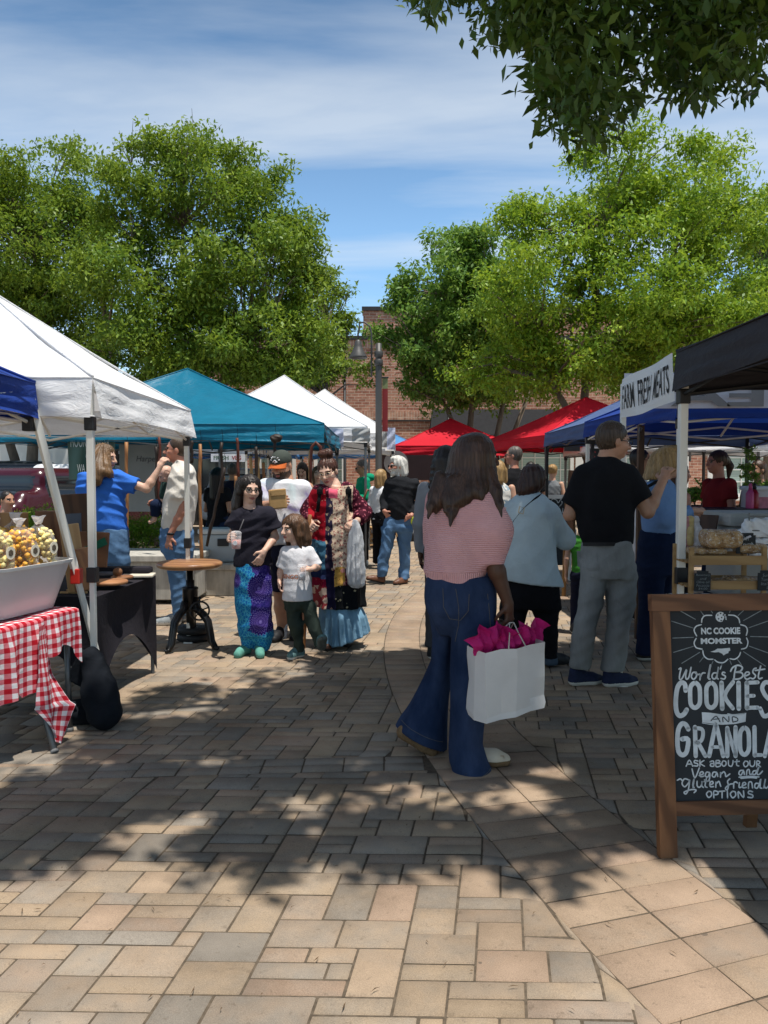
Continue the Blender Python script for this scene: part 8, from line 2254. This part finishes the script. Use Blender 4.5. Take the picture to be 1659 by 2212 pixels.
def rack():
    A0 = P(1487, 1282, 3.95); s = 1661 / 3.95
    t = thing("bread_rack", "two-tier bamboo rack of wrapped loaves behind the chalkboard sign", "rack", (A0.x, 3.95, 0))
    zz = lambda y: P(1487, y, 3.95).z; w = (1655 - 1487) / s
    for x in (.012, w - .012):
        for y in (0, .22): m = MB(); m.box((x, y, (zz(1182) + .726) / 2), (.024, .018, zz(1182) - .726), None, .003); m.build("post", W_BAMBOO, t)
    for ztop, h in ((zz(1200), .048), (zz(1250) - .01, .045)):
        for y in (-.008, .228): m = MB(); m.box((w / 2, y, ztop - h / 2), (w - .004, .012, h), None, .002); m.build("rail", W_BAMBOO, t)
        for k in range(4): m = MB(); m.box((w / 2, .03 + k * .055, ztop - h + .006), (w - .03, .035, .010), None, .002); m.build("shelf_slat", W_BAMBOO, t)
    return t, A0, s, w, zz
rk, rA, rs_, rw, rzz = rack()
def loaf_mat():
    g = NG("wrapped_loaf"); n = g.noise(g.coord(), 26, 4, .6); v = g.vor(g.coord((1, 1, 2)), 40, 'DISTANCE_TO_EDGE')
    c = g.ramp(n, [(.35, (.20, .105, .045)), (.6, (.42, .27, .13))]); c = g.mix(g.math('MULTIPLY', g.math('GREATER_THAN', g.noise(g.coord((1, 2, 1)), 38, 2, .5, 2.5), .60), .55), c, (.62, .60, .56)); g.set(c, .22, 0, .6); g.bump(v, .8, .01); return g.m
LOAF = loaf_mat()
def loaf(label, px, py, Y, size):
    c = P(px, py, Y); t = thing("wrapped_loaf", label, "bread", c, 0, "loaves wrapped in clear film")
    d = Sdf(.02); d.box((0, 0, size[2] / 2), np.array(size) / 2, None, min(size) * .35); V, Q = d.mesh(.008, wrinkle(.004, 50, px)); V = relax(V, Q, 1); new_obj("loaf", V, Q, LOAF, t)
    m = MB(); m.grid(lambda u, v: Vector((size[0] * (.5 + .16 * v), (u - .5) * size[1] * (.5 + .5 * v), size[2] * (.4 + .25 * v) + .008 * sin(u * 14))), 8, 3); m.build("wrap_end", MATS["cloudy_film"], t)
loaf("tall crumb cake in clear film, the topmost on the rack", 1556, 1183, 4.02, (.20, .13, .095)); loaf("flat wrapped loaf under the tall crumb cake's left side", 1525, 1196, 4.06, (.17, .13, .035)); loaf("wrapped roll at the right end of the upper tier", 1618, 1194, 4.05, (.15, .12, .05)); loaf("flat focaccia in film on the lower tier, by the card", 1545, 1270, 4.03, (.18, .14, .05)); loaf("rounded focaccia in film on the lower tier, farther right", 1608, 1270, 4.03, (.20, .14, .06))
def card(label, x0, x1, y0, y1, Y, lines, group="small black price cards"):
    c = P((x0 + x1) / 2, y1, Y); s = 1661 / Y; w, h = (x1 - x0) / s, (y1 - y0) / s; t = thing("price_card", label, "price card", c, 0, group)
    m = MB(); k = .012
    poly = [(-w / 2, 0), (w / 2, 0), (w / 2, h - k), (w / 2 - k, h - k), (w / 2 - k, h), (-w / 2 + k, h), (-w / 2 + k, h - k), (-w / 2, h - k)]
    m.prism(poly, Vector((0, 0, 0)), X3, Z3, Y3, .006); m.build("panel", CHALK, t)
    m = MB(); n = len(lines)
    for i, (s_, fw) in enumerate(lines): text_on(m, s_, Vector((0, -.004, h * (.88 - .84 * (i + .5) / n))), X3, Z3, h * .62 / n, w * fw, -.005, .12)
    m.build("lettering", CHG if n > 3 else CHW, t)
card("black price card reading NY Crumb $6.00", 1591, 1632, 1151, 1196, 4.0, (("NY", .35), ("Crumb", .72), ("$6.00", .6)))
card("black price card for rosemary and olive oil focaccia at $4.00", 1500, 1535, 1233, 1277, 3.92, (("Rosemary", .85), ("and", .4), ("Olive oil", .8), ("Focaccia", .8), ("$4.00", .55)))
card("black price card for sun dried tomato bread cut off by the right edge", 1637, 1676, 1232, 1276, 3.92, (("Sun d", .55), ("Tomato", .7), ("Italian", .7), ("$", .1)))
cooler("large grey lidded tub on the bread table", Vector((P(1650, 1032, 4.68).x + .0, 4.68, .73)), .58, .40, .52, 0, M("tub_grey", (.25, .255, .25), .5, .06, 3), M("tub_lid", (.30, .305, .30), .5, .06, 3), "storage_tub", "tub")
t = thing("wire_rack", "wire rack of crumpled white bags in front of the grey tub", "rack", P(1640, 1200, 4.3))
for x in (-.06, .12):
    m = MB(); m.tube([(x, 0, -.02), (x, 0, .24)], .004, 6); m.build("wire", STEEL, t)
for z in (.06, .14, .22): m = MB(); m.tube([(-.06, 0, z), (.16, 0, z)], .004, 6); m.build("wire", STEEL, t)
for k, (x, z, lb) in enumerate(((.02, .15, "upper"), (.05, .04, "lower"))):
    d = Sdf(.03); d.box((0, 0, 0), (.10, .04, .055), None, .02); V, Q = d.mesh(.009, wrinkle(.012, 30, k + 1.0)); tag(new_obj("bread_bag", V, Q, C_WHITE, None, False, loc=P(1640, 1200, 4.3) + Vector((x, .03, z))), f"{lb} crumpled white bag in the wire rack", "bag")
t = thing("tablet_easel", "dark framed easel leaning back on the table behind the rack", "easel", P(1526, 1190, 4.6), radians(-50))
m = MB(); m.box((0, 0, .11), (.11, .014, .22), Matrix.Rotation(radians(-18), 3, 'X'), .004); m.build("frame", W_DARK, t); m = MB(); m.box((0, .10, .10), (.03, .012, .25), Matrix.Rotation(radians(28), 3, 'X')); m.build("prop", W_BAMBOO, t)
for k, (x, lb, mt) in enumerate(((1480, "pink patterned bag of treats on the checked table", M("pink_wrap", (.40, .18, .19), .4, .2, 30)), (1490, "yellow patterned bag of treats on the checked table", M("yellow_wrap", (.48, .36, .16), .4, .2, 30)), (1502, "white patterned bag of treats on the checked table", M("pale_wrap", (.50, .48, .50), .4, .2, 30)))):
    c = P(x, 1180, 4.5); t = thing("treat_bag", lb, "bag", c, k, "bags of treats")
    d = Sdf(.02); d.box((0, 0, .06), (.035, .022, .06), None, .015); d.cone((0, 0, .12), (0, 0, .155), .016, .024); V, Q = d.mesh(.006, wrinkle(.004, 50, k)); new_obj("bag", V, Q, mt, t)
# flowers and pots on a bench behind
t = thing("plant_bench", "black bench of potted plants behind the red-shirted woman", "bench", (5.0, 8.9, 0))
m = MB(); m.box((0, 0, .97), (3.6, .6, .05)); m.build("top", BLKPL, t)
for sx in (-1.7, 0, 1.7): m = MB(); m.box((sx, 0, .47), (.05, .5, .94)); m.build("leg", BLKPL, t)
FLR = leaf_mat("red_leaf", (.14, .02, .02), (.30, .10, .04), (.05, .01, .01))
for k in range(12):
    x = 3.25 + k * .30; red = k in (2, 7, 8, 10)
    lab = f"{'dark red leaved' if red else 'green leaved'} pot plant, number {k + 1} along the black bench"
    hts = ("low", "bushy", "dense", "tall climbing", "upright", "rounded", "spreading", "compact", "broad", "slender", "ragged", "full")[k]
    lab = f"{hts} {'dark red leaved' if red else 'green leaved'} pot plant on the black bench"
    pt = thing("potted_plant", lab, "pot plant", (x, 8.85 + .08 * (-1) ** k, .995), 0, "pot plants on the black bench")
    m = MB(); m.lathe([(.07, 0), (.095, .14), (.1, .15), (.085, .15)], n=14); m.build("pot", BLKPL, pt, True)
    h = .55 if k == 3 else .20
    C = blob_points([(0, 0, .16 + h * .6, .14 if k != 3 else .10, .13, h * .7)], 34, .2); leaves_obj("foliage", C, 16, .06, .055, FLR if red else LEAF3, pt)
    m = MB()
    for q_ in range(5): m.tube([(0, 0, .13), (random.uniform(-.08, .08), random.uniform(-.08, .08), .15 + h)], .004, 4)
    m.build("stem", BARK, pt)
t = thing("display_crate", "white lidded crate with pink goods at the right edge", "crate", P(1637, 1075, 7.6))
m = MB(); m.box((0, 0, -.05), (.21, .3, .26), None, .02); m.build("crate", M("translucent_white", (.62, .58, .58), .4, .05, 4), t); m = MB(); m.box((0, 0, .095), (.23, .33, .04), None, .015); m.build("lid", C_WHITE, t); m = MB(); m.box((0, -.152, -.06), (.17, .01, .14), None, .003); m.build("pink_panel", M("pink_goods", (.62, .22, .28), .6, .3, 9), t)
for x, mt, lb in ((1620, M("pink_bottle", (.62, .10, .24), .3, .1, 9), "pink bottle beside the white crate"), (1629, M("red_bottle", (.32, .012, .02), .3, .1, 9), "red bottle with a black cap beside the pink one")):
    t = thing("sauce_bottle", lb, "bottle", P(x, 1100, 7.4)); m = MB(); m.lathe([(.036, 0), (.04, .02), (.04, .15), (.018, .19)], n=14); m.build("bottle", mt, t, True); m = MB(); m.lathe([(.018, .188), (.016, .24), (.008, .25)], n=10); m.build("cap", BLKPL if x > 1625 else MATS["pink_bottle"], t, True)
t = thing("serving_counter", "long table behind the bread stall carrying the crate and bottles", "table", (4.0, 7.5, 0)); m = MB(); m.box((0, 0, 1.14), (2.6, .5, .04)); m.build("top", BLKPL, t)
for sx in (-1.25, 1.25): m = MB(); m.box((sx, 0, .56), (.05, .45, 1.12)); m.build("leg", BLKPL, t)
# signs in the middle distance on the right
t = thing("menu_board", "white framed chalkboard with looping writing behind the auburn haired woman", "sign", G(1200, 1235)); zz = lambda y: P(1200, y, t.location.y).z; s_ = 1661 / t.location.y
m = MB(); a, b = (1168 - 1200) / s_, (1234 - 1200) / s_
m.box(((a + b) / 2, 0, (zz(1070) + zz(1235) + .1) / 2), (b - a, .02, zz(1070) - .1), None, .002); m.build("panel", CHALK, t)
m = MB(); m.box(((a + b) / 2, -.012, zz(1073)), (b - a + .02, .03, .06)); m.build("frame", WHT, t)
m = MB(); O_ = Vector((0, -.0125, 0))
for pts in (((1186, 1086), (1192, 1078), (1200, 1080), (1204, 1086), (1210, 1078), (1212, 1088), (1206, 1094), (1212, 1088)), ((1203, 1100), (1198, 1104), (1204, 1108)), ((1214, 1098), (1214, 1108), (1218, 1108)), ((1213, 1114), (1220, 1116), (1213, 1120), (1219, 1124))): stroke(m, [((x - 1200) / s_, zz(y)) for x, y in pts], .012, O_, X3, Z3)
m.build("lettering", CHW, t)
t = thing("easel_sign", "tall brown wooden A-frame seen from its edge beside the red canopy", "sign", (P(1233, 1032, 9.3).x, 9.3, 0)); zz = lambda y: P(1233, y, 9.3).z
m = MB(); m.box((0, 0, zz(1048) * .5 + .47), (.10, .05, zz(960) - zz(1100)), Matrix.Rotation(radians(4), 3, 'Y')); m.build("board", W_DARK, t)
for dx in (-.05, .05): m = MB(); m.box((dx, .03, .62), (.045, .03, 1.24), Matrix.Rotation(radians(6 if dx < 0 else -4), 3, 'X')); m.build("leg", wood("golden_wood", (.30, .16, .05), (.18, .09, .03), 6, (1, 1, .2)), t)
t = thing("letter_sign", "dark sign with a red letter S under the blue canopies", "sign", P(1280, 985, 9.25)); m = MB(); m.box((0, 0, 0), (.16, .02, .18)); m.build("panel", M("grey_slate", (.06, .065, .07), .7, .2, 4), t); m = MB(); text_on(m, "S", Vector((0, -.014, .0)), X3, Z3, .12, .085); m.build("lettering", M("coral_ink", (.55, .10, .11), .7), t)
t = thing("letter_sign_post", "thin dark post that carries the red letter sign", "post", (P(1280, 985, 9.3).x, 9.3, 0)); m = MB(); m.box((0, 0, .85), (.03, .03, 1.7)); m.build("shaft", BLKPL, t)
t = thing("stall_sign", "small black hanging sign on the red canopy's right corner", "sign", P(1236, 945, 12.9)); m = MB(); m.box((0, 0, 0), (.26, .02, .46)); m.build("panel", BLKPL, t); m = MB(); m.lathe([(.05, 0), (.05, .004)], (0, -.014, 0), 12, Matrix.Rotation(pi / 2, 3, 'X')); m.build("emblem", CHW, t)
t = thing("folding_sign", "white folding sign frame between the two women's queue and the tall man", "sign", G(1237, 1255)); 
for dx, ln in ((-.035, 10), (.04, -8)): m = MB(); m.box((dx, 0, .36), (.034, .03, .74), Matrix.Rotation(radians(ln), 3, 'X')); m.build("leg", WHT, t)
m = MB(); m.box((0, -.02, .55), (.10, .03, .05)); m.build("bar", WHT, t)
t = thing("hook_post", "dark square post with a metal hook behind the tall man's shoulder", "post", (P(1383, 1032, 6.9).x, 6.9, 0)); z_ = P(1383, 918, 6.9).z
m = MB(); m.box((0, 0, z_ / 2), (.05, .05, z_)); m.build("shaft", W_DARK, t); m = MB(); m.tube([(-.02, -.03, z_ - .14), (-.03, -.04, z_ - .06), (-.02, -.04, z_ - .02), (-.005, -.04, z_ - .03), (-.015, -.035, z_ - .06)], .006, 6); m.build("hook", STEEL, t, True)
t = thing("wall_banner", "dark poster with pale round plates behind the woman in pink", "banner", (P(930, 1032, 19.0).x, 19.0, 0)); zz = lambda y: P(930, y, 19.0).z
m = MB(); m.box((-.1, 0, zz(1010) - 0), (2.5, .03, .62)); m.build("panel", M("maroon_black", (.025, .012, .014), .6, .3, 2), t)
for x in (-.85, .35): m = MB(); m.lathe([(.30, 0), (.30, .004)], (x, -.02, zz(1000)), 24, Matrix.Rotation(pi / 2, 3, 'X')); m.build("plate_print", M("plate_grey", (.20, .19, .20), .6), t)
# dry leaves and twigs on the paving
mb = MB(); rs = random.Random(3)
for k in range(230):
    y = rs.uniform(1.7, 6.5); x = rs.uniform(-.5, .55) * y; a = rs.random() * pi; l = rs.uniform(.004, .02); w_ = rs.uniform(.0008, .0022)
    c, s_ = cos(a), sin(a); b_ = rs.uniform(-.3, .3) * l
    z = .009
    mb.add([(x - c * l, y - s_ * l, z), (x + s_ * w_ - s_ * b_, y - c * w_ + c * b_, z + .002), (x + c * l, y + s_ * l, z), (x - s_ * w_ - s_ * b_, y + c * w_ + c * b_, z + .003)], [(0, 1, 2, 3)])
tag(mb.build("leaf_litter", M("dry_leaf", (.10, .06, .03), .9, .5, 60)), kind='stuff')
